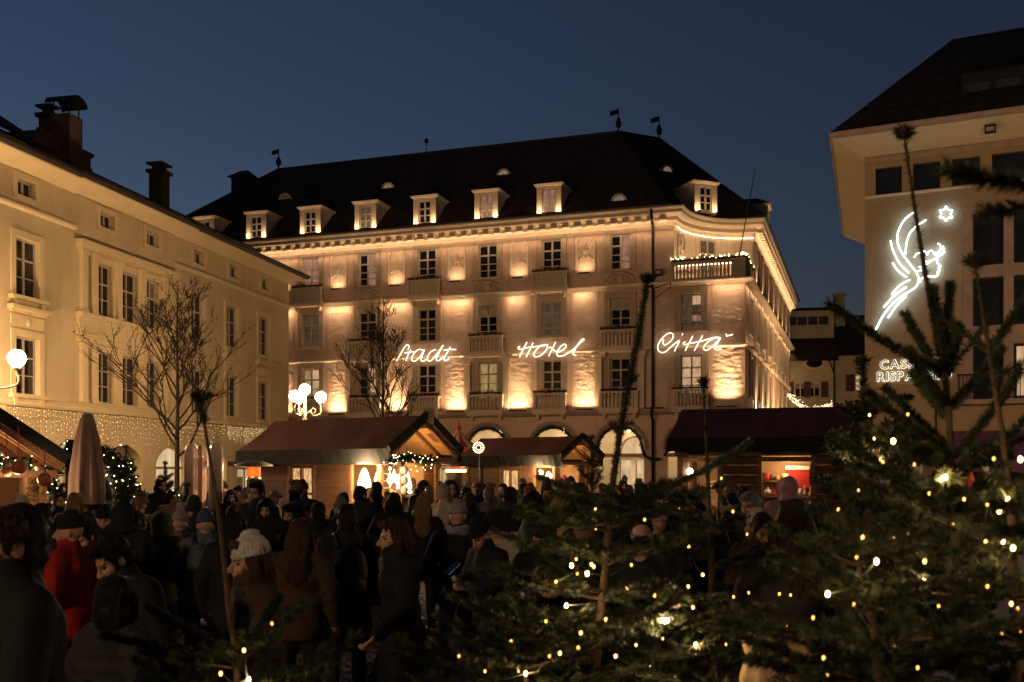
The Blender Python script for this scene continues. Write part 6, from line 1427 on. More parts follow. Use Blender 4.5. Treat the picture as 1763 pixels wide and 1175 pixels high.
def displace(me, amp, freq, seed=0.0, zs=1.0):
    n = len(me.vertices); co = np.empty(n * 3); no = np.empty(n * 3); me.vertices.foreach_get('co', co); me.vertices.foreach_get('normal', no); co = co.reshape(-1, 3); no = no.reshape(-1, 3)
    k = np.array([noise.noise(Vector((x * freq, y * freq, z * freq * zs + seed))) for x, y, z in co.tolist()]); co += no * (amp * k)[:, None]; me.vertices.foreach_set('co', co.reshape(-1)); me.update()
SKIN = [mat('skin_%d' % i, c, .55, var=.06, vscale=20, spec=.35) for i, c in enumerate([(.46, .27, .18), (.40, .22, .14), (.52, .32, .23), (.30, .17, .105)])]
M_eyeb = mat('eye_dark', (.015, .01, .008), .2); M_lip = mat('lips', (.33, .11, .08), .5); M_brow = mat('brow', (.05, .03, .02), .8)
# head in its own axes: origin at the top of the neck, facing -y
def head_mb():
    h = MB(); h.ell((0, .018, .135), (.074, .096, .103), 20, 14); h.ell((0, -.03, .07), (.056, .062, .066), 16, 10); h.ell((0, -.072, .028), (.026, .022, .02), 12, 8)
    cap(h, (0, -.088, .122), (0, -.117, .083), .008, .0145); h.ell((-.012, -.103, .08), (.009, .012, .009), 8, 6); h.ell((.012, -.103, .08), (.009, .012, .009), 8, 6)
    cap(h, (-.036, -.07, .134), (-.012, -.08, .132), .013, .012); cap(h, (.036, -.07, .134), (.012, -.08, .132), .013, .012)
    for s in (-1, 1): h.ell((s * .036, -.058, .085), (.028, .03, .028), 12, 8); h.ell((s * .076, .012, .1), (.011, .024, .034), 10, 8)
    h.ell((0, -.092, .056), (.024, .012, .0055), 12, 6); h.ell((0, -.088, .046), (.021, .013, .0065), 12, 6)
    cap(h, (0, .012, .05), (0, .004, -.11), .056, .062); return h
HEAD = voxel_mesh(head_mb(), .0062, 1, 'head')
def place_materials(me):
    idx = []
    for p in me.polygons:
        c = p.center; k = 0
        if c.y < -.03 and c.z > -.02:
            for s in (-1, 1):
                if ((c.x - s * .031) / .014) ** 2 + ((c.z - .1135) / .007) ** 2 < 1: k = 1
                if ((c.x - s * .031) / .021) ** 2 + ((c.z - .1365) / .0055) ** 2 < 1: k = 3
            if (c.x / .022) ** 2 + ((c.z - .051) / .0095) ** 2 < 1 and c.y < -.075: k = 2
        idx.append(k)
    return idx
HIDX = place_materials(HEAD)
def hand_mesh(side, curl):
    """palm, four unequal bent fingers and a thumb; origin at the wrist, fingers towards -z, palm facing -y"""
    h = MB(); h.ell((0, 0, -.045), (.040, .017, .052), 12, 8); cap(h, (0, 0, .03), (0, 0, -.01), .028, .029)
    for k, (x, L) in enumerate(((-.029, .066), (-.010, .078), (.010, .073), (.028, .056))):
        p = Vector((x, 0, -.085)); a = 0.12
        for j, f in enumerate((.45, .32, .26)):
            q = p + Vector((x * .06, -math.sin(a) * L * f, -math.cos(a) * L * f)); cap(h, p, q, .0098 - .001 * j, .009 - .001 * j, 8); p = q; a += curl
    b = Vector((-side * .030, -.006, -.030)); m = b + Vector((-side * .024, -.016, -.030)); e = m + Vector((-side * .006, -.022, -.024)); cap(h, b, m, .013, .0108, 8); cap(h, m, e, .0105, .0085, 8)
    return voxel_mesh(h, .0046, 1, 'hand')
HANDS = {(s, c): hand_mesh(s, c) for s in (-1, 1) for c in (.35, .75)}
def merge(parts, name, mats):
    """join meshes (mesh, matrix, per-face material) into one body"""
    vs, fs, mi = [], [], []
    for me, M, idx in parts:
        o = len(vs); vs += [M @ v.co for v in me.vertices]
        for i, p in enumerate(me.polygons): fs.append(tuple(v + o for v in p.vertices)); mi.append(idx[i] if idx else 0)
    r = bpy.data.meshes.new(name); r.from_pydata([tuple(v) for v in vs], [], fs); r.update()
    for m in mats: r.materials.append(m)
    r.polygons.foreach_set('material_index', mi); r.polygons.foreach_set('use_smooth', [True] * len(fs)); return r
POSES = {
 'relaxed': dict(el=((-.27, .03, 1.13), (.27, .03, 1.13)), wr=((-.27, -.06, .90), (.27, -.06, .90)), kn=((-.10, -.02, .49), (.11, .0, .49)), an=((-.11, .03, .09), (.13, .05, .09)), lean=0, head=(0, 6, 0), hands=True, curl=.35),
 'mug': dict(el=((-.27, .0, 1.14), (.27, .0, 1.14)), wr=((-.10, -.27, 1.17), (.10, -.27, 1.17)), kn=((-.10, -.01, .49), (.10, -.02, .49)), an=((-.12, .03, .09), (.11, .03, .09)), lean=0, head=(0, 16, 0), hands=True, curl=.75),
 'pockets': dict(el=((-.29, .07, 1.14), (.29, .07, 1.14)), wr=((-.20, -.06, .97), (.20, -.06, .97)), kn=((-.10, -.03, .49), (.11, .02, .49)), an=((-.13, .02, .09), (.13, .05, .09)), lean=2, head=(25, 4, 0), hands=False, curl=.5),
 'walk': dict(el=((-.27, .13, 1.16), (.27, -.06, 1.16)), wr=((-.27, .06, .94), (.26, -.27, 1.0)), kn=((-.10, -.16, .52), (.10, .05, .47)), an=((-.10, -.22, .10), (.10, .34, .17)), lean=5, head=(-8, 5, 0), hands=True, curl=.55),
 'phone': dict(el=((-.26, -.04, 1.15), (.26, -.02, 1.15)), wr=((-.07, -.29, 1.20), (.09, -.27, 1.16)), kn=((-.10, -.02, .49), (.10, -.01, .49)), an=((-.12, .03, .09), (.12, .03, .09)), lean=4, head=(0, 34, 0), hands=True, curl=.75),
 'lean': dict(el=((-.27, -.06, 1.10), (.27, -.02, 1.10)), wr=((-.18, -.30, 1.04), (.20, -.22, .98)), kn=((-.10, -.06, .49), (.11, -.03, .49)), an=((-.12, .03, .09), (.13, .05, .09)), lean=14, head=(-12, 26, 0), hands=True, curl=.55),
 'raised': dict(el=((-.27, .03, 1.14), (.30, -.12, 1.30)), wr=((-.25, -.08, .91), (.16, -.30, 1.50)), kn=((-.10, -.02, .49), (.11, .0, .49)), an=((-.11, .03, .09), (.13, .05, .09)), lean=0, head=(8, 0, 0), hands=True, curl=.75),
}
for p in POSES.values(): p['curl'] = .35 if p['curl'] < .5 else .75
def build_pose(name, P):
    ln = R(P['lean']); piv = Vector((0, .02, .92)); LM = Matrix.Translation(piv) @ Matrix.Rotation(ln, 4, 'X') @ Matrix.Translation(-piv)
    U = lambda v: LM @ Vector(v)
    out = {'head': LM @ Matrix.Translation((0, .015, 1.495)) @ Matrix.Rotation(R(P['head'][0]), 4, 'Z') @ Matrix.Rotation(R(P['head'][1]), 4, 'X')}
    sh = [U((s * .18, .02, 1.40)) for s in (-1, 1)]; el = [U(v) for v in P['el']]; wr = [U(v) for v in P['wr']]; kn = [Vector(v) for v in P['kn']]; an = [Vector(v) for v in P['an']]; hip = [Vector((s * .095, .02, .90)) for s in (-1, 1)]
    RL = LM.to_3x3()
    # body
    b = MB(); b.ell(U((0, .02, 1.27)), (.165, .105, .22), 16, 12, RL); b.ell(U((0, .02, 1.05)), (.145, .10, .16), 16, 10, RL); b.ell((0, .025, .92), (.165, .115, .13), 16, 10); cap(b, U((-.15, .02, 1.41)), U((.15, .02, 1.41)), .058, .058); cap(b, U((0, .02, 1.38)), U((0, .02, 1.50)), .065, .055)
    for i in range(2):
        cap(b, sh[i], el[i], .050, .040); cap(b, el[i], wr[i], .040, .028); cap(b, hip[i], kn[i], .085, .055); cap(b, kn[i], an[i], .054, .038); b.ell(an[i] + Vector((0, -.06, -.05)), (.042, .12, .036), 12, 8)
    bm_ = voxel_mesh(b, .026, 2); parts = [(bm_, Matrix.Identity(4), None), (HEAD, out['head'], HIDX)]
    if P['hands']:
        for i, s in enumerate((-1, 1)):
            d = (wr[i] - el[i]).normalized(); z = -d; f = Vector((-s * .55, -.6, .3)) if d.z < -.6 else Vector((-s, -.1, .55)); y = -(f - z * f.dot(z)).normalized(); x = y.cross(z)
            M = Matrix((x, y, z)).transposed().to_4x4(); M.translation = wr[i] + d * .012; parts.append((HANDS[(s, P['curl'])], M, None))
    out['body'] = merge(parts, 'person_' + name, [SKIN[0], M_eyeb, M_lip, M_brow]); out['wr'] = wr
    # garments
    def torso(c, g, hem, puff):
        c.ell(U((0, .02, 1.28)), (.185 + g, .128 + g, .20), 18, 12, RL); c.ell(U((0, .02, 1.08)), (.172 + g, .125 + g, .2), 18, 12, RL); cap(c, U((-.148, .02, 1.405)), U((.148, .02, 1.405)), .075 + g, .075 + g); c.ell((0, .028, .93), (.19 + g, .142 + g, .16), 18, 10)
        z = .93
        while z > hem + .05: z -= .06; k = (.93 - z); c.ell((0, .028, z), (.19 + g + k * .06, .145 + g + k * .08, .075), 18, 8)
        cap(c, U((0, .012, 1.44)), U((0, .0, 1.505)), .088 + g, .078 + g)
        for i in range(2): cap(c, sh[i], el[i], .073 + g, .066 + g); cap(c, el[i], wr[i], .065 + g, .048 + g)
        if puff:
            for z in np.arange(max(hem, .84), 1.42, .085):
                w = .195 + g - .02 * abs(z - 1.2); q = U((0, .02, float(z))) if z > .95 else Vector((0, .025, float(z))); c.ell(q, (w + .022, w * .70 + .022, .05), 18, 8, RL)
            for i in range(2):
                for a, bb, r in ((sh[i], el[i], .082), (el[i], wr[i], .070)):
                    for t in (.15, .5, .85): c.ell(a.lerp(bb, t), r + g, 12, 8)
    c = MB(); torso(c, .012, .55, False); out['coat'] = voxel_mesh(c, .021, 2, 'coat'); displace(out['coat'], .014, 9, 3.0, .5)
    c = MB(); torso(c, .008, .80, False); out['jacket'] = voxel_mesh(c, .021, 2, 'jacket'); displace(out['jacket'], .013, 11, 8.0, .6)
    c = MB(); torso(c, .010, .80, True); out['puffer'] = voxel_mesh(c, .019, 1, 'puffer_jacket'); displace(out['puffer'], .008, 16, 1.0)
    t = MB(); t.ell((0, .025, .91), (.172, .122, .12), 16, 10)
    for i in range(2): cap(t, hip[i], kn[i], .095, .070); cap(t, kn[i], an[i] + Vector((0, 0, -.02)), .070, .058)
    out['trousers'] = voxel_mesh(t, .022, 2, 'trousers'); displace(out['trousers'], .010, 12, 2.0)
    s = [MB() for _ in range(2)]
    for i in range(2): s[i].ell(an[i] + Vector((0, -.065, -.045)), (.05, .135, .045), 14, 8); cap(s[i], an[i] + Vector((0, .01, .06)), an[i] + Vector((0, .0, -.03)), .056, .056)
    out['shoes'] = [voxel_mesh(m, .014, 1, 'shoe') for m in s]
    return out
PO = {k: build_pose(k, v) for k, v in POSES.items()}
# head wear in head axes
def hw(fn, vox, amp=0.0, fr=20.0, sm=1, zs=1.0):
    m = MB(); fn(m); r = voxel_mesh(m, vox, sm, 'headwear')
    if amp: displace(r, amp, fr, 1.0, zs)
    return r
def rib(me, n=26, amp=.0035):
    for v in me.vertices:
        if v.co.z < .275:
            a = math.atan2(v.co.y - .02, v.co.x); k = 1 + amp * math.sin(n * a) / .1; v.co.x *= k; v.co.y = .02 + (v.co.y - .02) * k
    return me
from mathutils.bvhtree import BVHTree
def strands(me, n, seed, lmin, lmax, w=.0042):
    """locks of hair laid over the hair mass: thin ribbons that follow the surface downwards"""
    rg = random.Random(seed); vs0 = [v.co.copy() for v in me.vertices]; tree = BVHTree.FromPolygons(vs0, [tuple(p.vertices) for p in me.polygons]); top = [v for v in vs0 if v.z > .02]
    vs = [tuple(v) for v in vs0]; fs = [tuple(p.vertices) for p in me.polygons]
    for _ in range(n):
        p = rg.choice(top); L = rg.uniform(lmin, lmax); k = 7; lift = rg.uniform(.0005, .0035); pts = []; sway = Vector((rg.gauss(0, .25), rg.gauss(0, .25), 0)); part = Vector((p.x, p.y - .02, 0)); part = part.normalized() if part.length > .01 else Vector((0, 1, 0))
        for i in range(k + 1):
            loc, nor, _i, _d = tree.find_nearest(p); pts.append((loc + nor * (lift + .0035 * (i / k) ** 2), nor)); d = Vector((0, 0, -1)) + sway * .4 + part * .35; d -= nor * d.dot(nor); p = loc + (d.normalized() if d.length > .05 else part) * L / k
        b = len(vs)
        for i, (q, nor) in enumerate(pts):
            t = (pts[min(i + 1, k)][0] - pts[max(i - 1, 0)][0]); s = t.cross(nor); s = s.normalized() * w * (1 - .7 * i / k) if s.length > 1e-6 else Vector((w, 0, 0)); vs += [tuple(q - s), tuple(q + nor * .0022), tuple(q + s)]
        for i in range(k): fs += [(b + 3 * i, b + 3 * i + 1, b + 3 * i + 4, b + 3 * i + 3), (b + 3 * i + 1, b + 3 * i + 2, b + 3 * i + 5, b + 3 * i + 4)]
    r = bpy.data.meshes.new('hair'); r.from_pydata(vs, [], fs); r.update(); r.polygons.foreach_set('use_smooth', [True] * len(fs)); return r
def f_short(m): m.ell((0, .03, .152), (.083, .098, .098), 18, 12); m.ell((0, .06, .09), (.076, .06, .075), 16, 10); [m.ell((s * .07, .0, .125), (.016, .035, .045), 10, 8) for s in (-1, 1)]; m.ell((0, -.045, .212), (.055, .045, .032), 12, 8)
def f_long(m):
    f_short(m); m.ell((0, .085, .0), (.095, .052, .17), 16, 12); m.ell((0, .105, -.14), (.105, .045, .16), 16, 12)
    for s in (-1, 1): cap(m, (s * .078, .02, .12), (s * .088, .02, -.09), .03, .038); cap(m, (s * .085, .03, -.05), (s * .085, .01, -.2), .035, .02)
def f_bob(m):
    f_short(m); m.ell((0, .07, .05), (.095, .06, .10), 16, 12); [cap(m, (s * .08, .01, .12), (s * .082, .0, .03), .026, .03) for s in (-1, 1)]
def f_beanie(m): m.ell((0, .02, .178), (.088, .106, .088), 20, 12); m.ell((0, .018, .155), (.094, .112, .028), 20, 8); m.ell((0, .03, .262), (.05, .055, .03), 12, 8)
def f_pom(m): f_beanie(m); m.ell((0, .03, .315), (.05, .05, .048), 14, 10)
def f_hood(m): m.ell((0, .045, .125), (.112, .112, .135), 20, 14); m.ell((0, .05, .0), (.13, .105, .08), 18, 10); m.tube([(.092 * math.cos(t), -.055 + .02 * math.sin(t), .12 + .108 * math.sin(t)) for t in [2 * math.pi * k / 20 for k in range(21)]], .02, 8)
def f_scarf(m):
    m.tube([(.088 * math.cos(t), .01 + .085 * math.sin(t), -.045 + .012 * math.sin(2 * t)) for t in [2 * math.pi * k / 20 for k in range(21)]], .038, 8); m.tube([(.088 * math.cos(t), .012 + .085 * math.sin(t), -.005 - .01 * math.sin(2 * t)) for t in [2 * math.pi * k / 20 for k in range(21)]], .028, 8); cap(m, (.03, -.085, -.05), (.045, -.125, -.26), .035, .03)
def f_beard(m): m.ell((0, -.042, .028), (.060, .054, .036), 14, 8); [m.ell((s * .055, -.01, .06), (.016, .035, .045), 10, 8) for s in (-1, 1)]; m.ell((0, -.094, .066), (.026, .012, .007), 10, 6)
def f_beret(m): m.ell((.01, .02, .222), (.118, .122, .038), 20, 8); m.ell((0, .02, .19), (.085, .1, .04), 16, 8); m.ell((.01, .02, .262), (.012, .012, .015), 8, 6)
HW = {'short': hw(f_short, .0075, .003, 60), 'long': hw(f_long, .0085, .012, 34, 1, .25), 'bob': hw(f_bob, .008, .011, 36, 1, .35), 'beanie': rib(hw(f_beanie, .0065)), 'pompom': rib(hw(f_pom, .0065, .004, 80)), 'hood': hw(f_hood, .009, .006, 20), 'scarf': hw(f_scarf, .009, .006, 40), 'beard': hw(f_beard, .007, .007, 60), 'beret': hw(f_beret, .008, .003, 30)}
bpy.data.scenes.remove(WORK)
HW['short'] = strands(HW['short'], 420, 1, .018, .042, .0034); HW['long'] = strands(HW['long'], 620, 2, .12, .34, .005); HW['bob'] = strands(HW['bob'], 520, 3, .07, .17, .0048)
CLOTH = {'black': (.010, .010, .011), 'charcoal': (.022, .022, .024), 'navy': (.012, .017, .035), 'brown': (.050, .028, .016), 'red': (.32, .012, .012), 'olive': (.10, .105, .02), 'grey': (.12, .115, .12), 'lilac': (.28, .24, .28), 'cream': (.50, .42, .30), 'white': (.52, .50, .46), 'blue': (.05, .08, .15), 'tan': (.24, .14, .07), 'rust': (.25, .08, .04), 'pink': (.42, .22, .24), 'burgundy': (.11, .015, .02), 'green': (.025, .045, .03), 'jeans': (.035, .05, .085)}
HAIRC = {'black': (.010, .008, .007), 'dark brown': (.025, .014, .009), 'brown': (.06, .033, .018), 'fair': (.26, .16, .08), 'grey': (.22, .2, .18)}
def cloth(c): return mat('cloth_' + c, CLOTH[c], .82, var=.25, vscale=9, bump=.45, bscale=28)
def knit(c): return mat('knit_' + c, CLOTH[c], .95, var=.3, vscale=30, bump=.35, bscale=120)
def hairm(c): return mat('hair_' + c.replace(' ', '_'), HAIRC[c], .45, var=.5, vscale=30, bump=.8, bscale=60, stretch=(4, 4, .3), spec=.2)
def person(px, ytop, d, face, pose, garment, gc, head=(), trousers='charcoal', skin=0, label='', group=None, height=None, two=None):
    """face: 0 looks at the camera, 90 to the right of the picture, 180 away; head: list of (kind, colour)"""
    X = (px - CX) / F * d; extra = {'pompom': .135, 'beanie': .045, 'hood': .02, 'beret': .03}.get(head[0][0] if head else '', .01)
    ztop = H + (HY - ytop) / F * d; k = max(.80, min(1.12, ztop / (1.735 + extra))); po = PO[pose]
    o = obj('person', po['body'], None, (X, d, 0), (0, 0, R(face)), (k, k, k)); tag(o, label, 'person', group)
    o.material_slots[0].link = 'OBJECT'; o.material_slots[0].material = SKIN[skin]
    def child(nm, me, m, M=None):
        me_ = me
        if not me_.materials: me_.materials.append(m)
        c = obj(nm, me_, o); c.material_slots[0].link = 'OBJECT'; c.material_slots[0].material = m
        if M is not None: c.matrix_local = M
        return c
    child({'coat': 'coat', 'jacket': 'jacket', 'puffer': 'puffer_jacket'}[garment], po[garment], cloth(gc)); child('trousers', po['trousers'], cloth(trousers))
    for s in po['shoes']: child('shoe', s, cloth('black'))
    for kd, col in head:
        m = knit(col) if kd in ('beanie', 'pompom', 'scarf', 'beret') else (cloth(col) if kd == 'hood' else hairm(col)); nm = {'short': 'hair', 'long': 'hair', 'bob': 'hair', 'beanie': 'beanie', 'pompom': 'bobble_hat', 'hood': 'hood', 'scarf': 'scarf', 'beard': 'beard', 'beret': 'beret'}[kd]
        M = po['head'].copy()
        if kd == 'scarf' and False: M = po['head']
        child(nm, HW[kd], m, M)
    if two:                                   # dark yoke over the shoulders of a two-tone jacket
        src = po[garment]; bm = bmesh.new(); bm.from_mesh(src); bmesh.ops.delete(bm, geom=[f for f in bm.faces if f.calc_center_median().z < 1.24], context='FACES'); bm.normal_update()
        for v in bm.verts: v.co += v.normal * .006
        ym = bpy.data.meshes.new('yoke'); bm.to_mesh(ym); bm.free(); ym.materials.clear(); ym.polygons.foreach_set('use_smooth', [True] * len(ym.polygons)); child('yoke', ym, cloth(two))
    return o
random.seed(99)
HERO = [
 (48, 866, 3.7, -52, 'walk', 'jacket', 'black', [('short', 'dark brown')], 'black', 1, 'person in a black jacket walking out at the left edge'),
 (122, 878, 7.6, -105, 'pockets', 'jacket', 'red', [('beanie', 'black')], 'black', 0, 'person in a bright red jacket and black beanie'),
 (248, 905, 5.6, -36, 'lean', 'coat', 'black', [('short', 'black'), ('beard', 'black')], 'black', 1, 'bearded person in black bending forward, left foreground'),
 (445, 912, 5.3, -54, 'walk', 'coat', 'brown', [('beanie', 'white'), ('scarf', 'charcoal'), ('bob', 'brown')], 'black', 0, 'person in a white knitted hat and dark scarf walking left'),
 (597, 868, 8.4, 196, 'relaxed', 'coat', 'black', [('short', 'dark brown')], 'black', 2, 'person in a long black coat seen from behind, centre foreground'),
 (690, 890, 6.8, -60, 'walk', 'coat', 'black', [('bob', 'brown')], 'black', 0, 'person with a brown bob walking left past the long-coated one'),
 (788, 860, 9.6, 176, 'pockets', 'jacket', 'black', [('beanie', 'lilac'), ('scarf', 'lilac')], 'jeans', 0, 'person in a pale lilac knitted hat seen from behind'),
 (842, 885, 8.4, -50, 'phone', 'jacket', 'black', [('beanie', 'black')], 'black', 1, 'person in a black beanie looking down at a phone'),
 (877, 838, 11.8, 168, 'pockets', 'puffer', 'cream', [('short', 'black')], 'black', 1, 'person in a pale two-tone puffer jacket with black hair'),
 (765, 832, 15.0, 140, 'relaxed', 'coat', 'cream', [('beanie', 'cream')], 'tan', 2, 'person all in cream, hat and long coat, by the big stall'),
 (728, 850, 12.6, 185, 'relaxed', 'jacket', 'black', [('beanie', 'tan'), ('long', 'fair')], 'black', 2, 'person with long fair hair under a tan beanie, back turned'),
 (276, 878, 9.8, 178, 'pockets', 'jacket', 'olive', [('hood', 'olive')], 'charcoal', 0, 'person in an olive green hooded jacket seen from behind'),
 (312, 862, 10.4, 172, 'relaxed', 'coat', 'grey', [('pompom', 'lilac'), ('scarf', 'grey')], 'jeans', 0, 'person in a grey bobble hat and grey coat'),
 (352, 876, 9.6, 190, 'pockets', 'puffer', 'grey', [('beanie', 'blue')], 'jeans', 0, 'person in a blue beanie and grey puffer jacket'),
 (458, 857, 12.2, 4, 'mug', 'coat', 'black', [('hood', 'black'), ('long', 'black')], 'black', 2, 'hooded person in black facing us with a hot drink'),
 (499, 866, 12.4, -12, 'mug', 'coat', 'charcoal', [('beret', 'black'), ('long', 'dark brown')], 'black', 2, 'person in a black beret facing us'),
 (517, 893, 7.6, 178, 'relaxed', 'jacket', 'brown', [('long', 'brown')], 'black', 0, 'person with long light-brown hair seen from behind in brown'),
 (547, 864, 11.0, 175, 'pockets', 'coat', 'black', [('short', 'black'), ('scarf', 'black')], 'black', 1, 'short-haired person in black with a scarf before the stall window'),
 (620, 836, 14.6, 150, 'mug', 'coat', 'charcoal', [('short', 'dark brown')], 'black', 0, 'tall person silhouetted against the big stall counter, left side'),
 (646, 842, 15.4, 190, 'pockets', 'jacket', 'black', [('short', 'black')], 'black', 1, 'black-haired person silhouetted at the middle of the big stall counter'),
 (677, 848, 12.8, 182, 'pockets', 'coat', 'black', [('bob', 'dark brown')], 'black', 1, 'person with a bushy bob silhouetted before the big stall counter'),
 (1365, 860, 5.6, 176, 'pockets', 'jacket', 'black', [('long', 'dark brown')], 'black', 0, 'person with long dark hair among the firs, back turned'),
 (1412, 878, 6.0, 95, 'pockets', 'jacket', 'black', [('short', 'black')], 'black', 1, 'short-haired person in profile beside the long-haired one'),
 (934, 893, 7.8, 12, 'mug', 'coat', 'black', [('beanie', 'black'), ('scarf', 'charcoal')], 'black', 0, 'person in a black beanie facing us through the fir branches'),
 (1355, 820, 12.6, 178, 'pockets', 'puffer', 'pink', [('hood', 'pink')], 'charcoal', 0, 'person in a pink hooded puffer at the right stall window'),
 (397, 843, 18.0, 20, 'mug', 'coat', 'brown', [('bob', 'dark brown')], 'black', 2, 'person with bobbed hair lit orange, left of the patio heater'),
 (411, 836, 18.6, -20, 'mug', 'jacket', 'black', [('short', 'black')], 'black', 0, 'short-haired person lit orange, middle of three at the patio heater'),
 (427, 838, 18.3, -40, 'pockets', 'coat', 'tan', [('short', 'brown'), ('scarf', 'tan')], 'black', 2, 'person in a tan collar right beside the patio heater'),
 (180, 868, 10.6, 12, 'mug', 'jacket', 'black', [('beanie', 'black')], 'black', 2, 'person in a black hat facing us, behind the red jacket'),
 (158, 893, 8.4, -22, 'phone', 'jacket', 'burgundy', [('short', 'black'), ('scarf', 'white')], 'black', 2, 'person with a white scarf right beside the red jacket'),
 (130, 848, 12.6, 184, 'relaxed', 'coat', 'charcoal', [('long', 'fair')], 'black', 2, 'person with long fair hair below the taupe parasol'),
 (96, 846, 13.4, 60, 'pockets', 'jacket', 'black', [('short', 'black')], 'black', 0, 'dark-haired person in profile left of the taupe parasol'),
 (40, 852, 12.0, 170, 'relaxed', 'jacket', 'charcoal', [('beanie', 'cream')], 'black', 0, 'person in a cream beanie at the left edge stall'),
 (72, 866, 9.4, 150, 'pockets', 'coat', 'navy', [('short', 'dark brown')], 'black', 1, 'person in a navy coat behind the left edge walker'),
 (214, 862, 9.2, 180, 'relaxed', 'coat', 'black', [('hood', 'black')], 'black', 0, 'tall hooded person in black left of the olive jacket'),
 (238, 855, 12.2, 95, 'mug', 'jacket', 'charcoal', [('short', 'fair')], 'black', 2, 'fair-haired person in profile behind the olive jacket'),
 (262, 866, 11.4, 140, 'pockets', 'jacket', 'black', [('beanie', 'black')], 'black', 0, 'person in a black beanie between the fair-haired and the olive one'),
 (404, 880, 8.2, 182, 'relaxed', 'coat', 'black', [('long', 'black')], 'black', 1, 'person with long black hair seen from behind, left of the white hat'),
 (200, 990, 4.6, 150, 'pockets', 'puffer', 'charcoal', [('bob', 'black')], 'black', 1, 'low bending dark-haired person in a shiny puffer, left foreground'),
 (1110, 834, 13.0, 78, 'relaxed', 'coat', 'charcoal', [('long', 'dark brown')], 'black', 2, 'long-haired person in profile, lit face to the right, beyond the firs'),
 (912, 832, 14.5, 175, 'pockets', 'jacket', 'brown', [('beanie', 'rust')], 'black', 0, 'person in a rust-red beanie before the smaller stall'),
 (961, 855, 11.0, 182, 'pockets', 'jacket', 'green', [('beanie', 'tan')], 'black', 0, 'person in a tan beanie left of the leaning fir leader'),
 (808, 848, 13.4, 186, 'mug', 'jacket', 'black', [('short', 'brown')], 'black', 0, 'brown-haired person in black right of the cream coat'),
 (825, 830, 17.0, -30, 'mug', 'coat', 'charcoal', [('bob', 'fair')], 'black', 2, 'fair bobbed person facing us in the middle crowd'),
 (841, 838, 16.0, 170, 'pockets', 'jacket', 'grey', [('short', 'grey')], 'black', 2, 'grey-haired person left of the two-tone puffer'),
 (1130, 872, 8.6, 175, 'pockets', 'jacket', 'charcoal', [('beanie', 'pink')], 'black', 0, 'person in a dusky pink beanie behind the right fir branches'),
 (1160, 846, 10.5, 10, 'raised', 'jacket', 'black', [('beret', 'black')], 'black', 1, 'person in a dark flat hat holding up a phone'),
 (1085, 858, 9.8, 182, 'relaxed', 'coat', 'charcoal', [('bob', 'brown')], 'black', 2, 'person with a round brown bob just right of the leaning leader'),
]
for h in HERO: person(h[0], h[1], h[2], h[3], h[4], h[5], h[6], h[7], h[8], h[9], h[10], 'people at the market', two='black' if 'two-tone' in h[10] and 'puffer jacket with' in h[10] else None)
taken = [((h[0] - CX) / F * h[2], h[2]) for h in HERO]
def blocked(x, y):
    for fr, x0, x1, yy in ((AF, -4.7, .3, 1.35), (BFm, -3.9, .3, 1.25), (CF, -2.9, .2, 1.6), (DFm, -3.6, .2, 1.2)):
        dx, dy = x - fr.P[0], y - fr.P[1]; u, v = fr.c * dx + fr.s * dy, -fr.s * dx + fr.c * dy
        if x0 < u < x1 and abs(v) < yy: return True
    return any((x - a) ** 2 + (y - b) ** 2 < .30 for a, b in taken)
rg = random.Random(17); poses = ['relaxed', 'mug', 'pockets', 'walk', 'phone', 'raised']; made = {}
ZONES = [(', before the cream building', 'crowd before the cream building', 20, 30, 420, 14, 27),
         (', between the two market stalls', 'crowd between the two stalls', 26, 700, 880, 15, 27),
         (', before the arcade arches', 'crowd before the arcade', 34, 900, 1200, 14, 34),
         (', right before the big stall', 'crowd before the big stall', 10, 440, 700, 12, 17),
         (', near the right stall', 'crowd beyond the right stall', 6, 1180, 1320, 12, 14.5),
         (', among the front firs', 'people among the front firs', 9, 900, 1320, 7.5, 11)]
for lab, grp, n, x0, x1, d0, d1 in ZONES:
    k = t = 0
    while k < n and t < 900:
        t += 1; d = rg.uniform(d0, d1); px = rg.uniform(x0, x1); x = (px - CX) / F * d
        if blocked(x, d): continue
        taken.append((x, d)); k += 1; fem = rg.random() < .5; hc = rg.choice(['black', 'dark brown', 'dark brown', 'brown', 'fair', 'grey'])
        r = rg.random(); hd = [('long' if fem else 'short', hc)] if r < .35 else ([('bob' if fem else 'short', hc)] if r < .55 else ([('beanie', rg.choice(['black', 'charcoal', 'grey', 'burgundy', 'cream', 'tan', 'navy']))] if r < .8 else ([('pompom', rg.choice(['grey', 'cream', 'rust', 'black']))] if r < .9 else [('hood', rg.choice(['black', 'charcoal', 'navy', 'green']))])))
        zt = rg.uniform(1.58, 1.84); ytop = HY - (zt - H) * F / d
        fa = rg.choice([180, 175, 150, -150, 90, -90, 60, -60, 20, -20, 0]) + rg.uniform(-20, 20)
        gc = rg.choice(['black', 'black', 'black', 'charcoal', 'navy', 'brown', 'grey', 'green', 'charcoal', 'tan', 'olive'])
        gm = rg.choice(['coat', 'jacket', 'puffer', 'jacket']); hn = {'short': 'short %s hair', 'long': 'long %s hair', 'bob': 'bobbed %s hair', 'beanie': 'a %s beanie', 'pompom': 'a %s bobble hat', 'hood': 'a %s hood'}[hd[0][0]] % hd[0][1]
        person(px, ytop, d, fa, rg.choice(poses), gm, gc, hd, rg.choice(['black', 'charcoal', 'jeans']), rg.randrange(4), 'person in a %s %s and %s%s' % (gc, gm, hn, lab), grp)
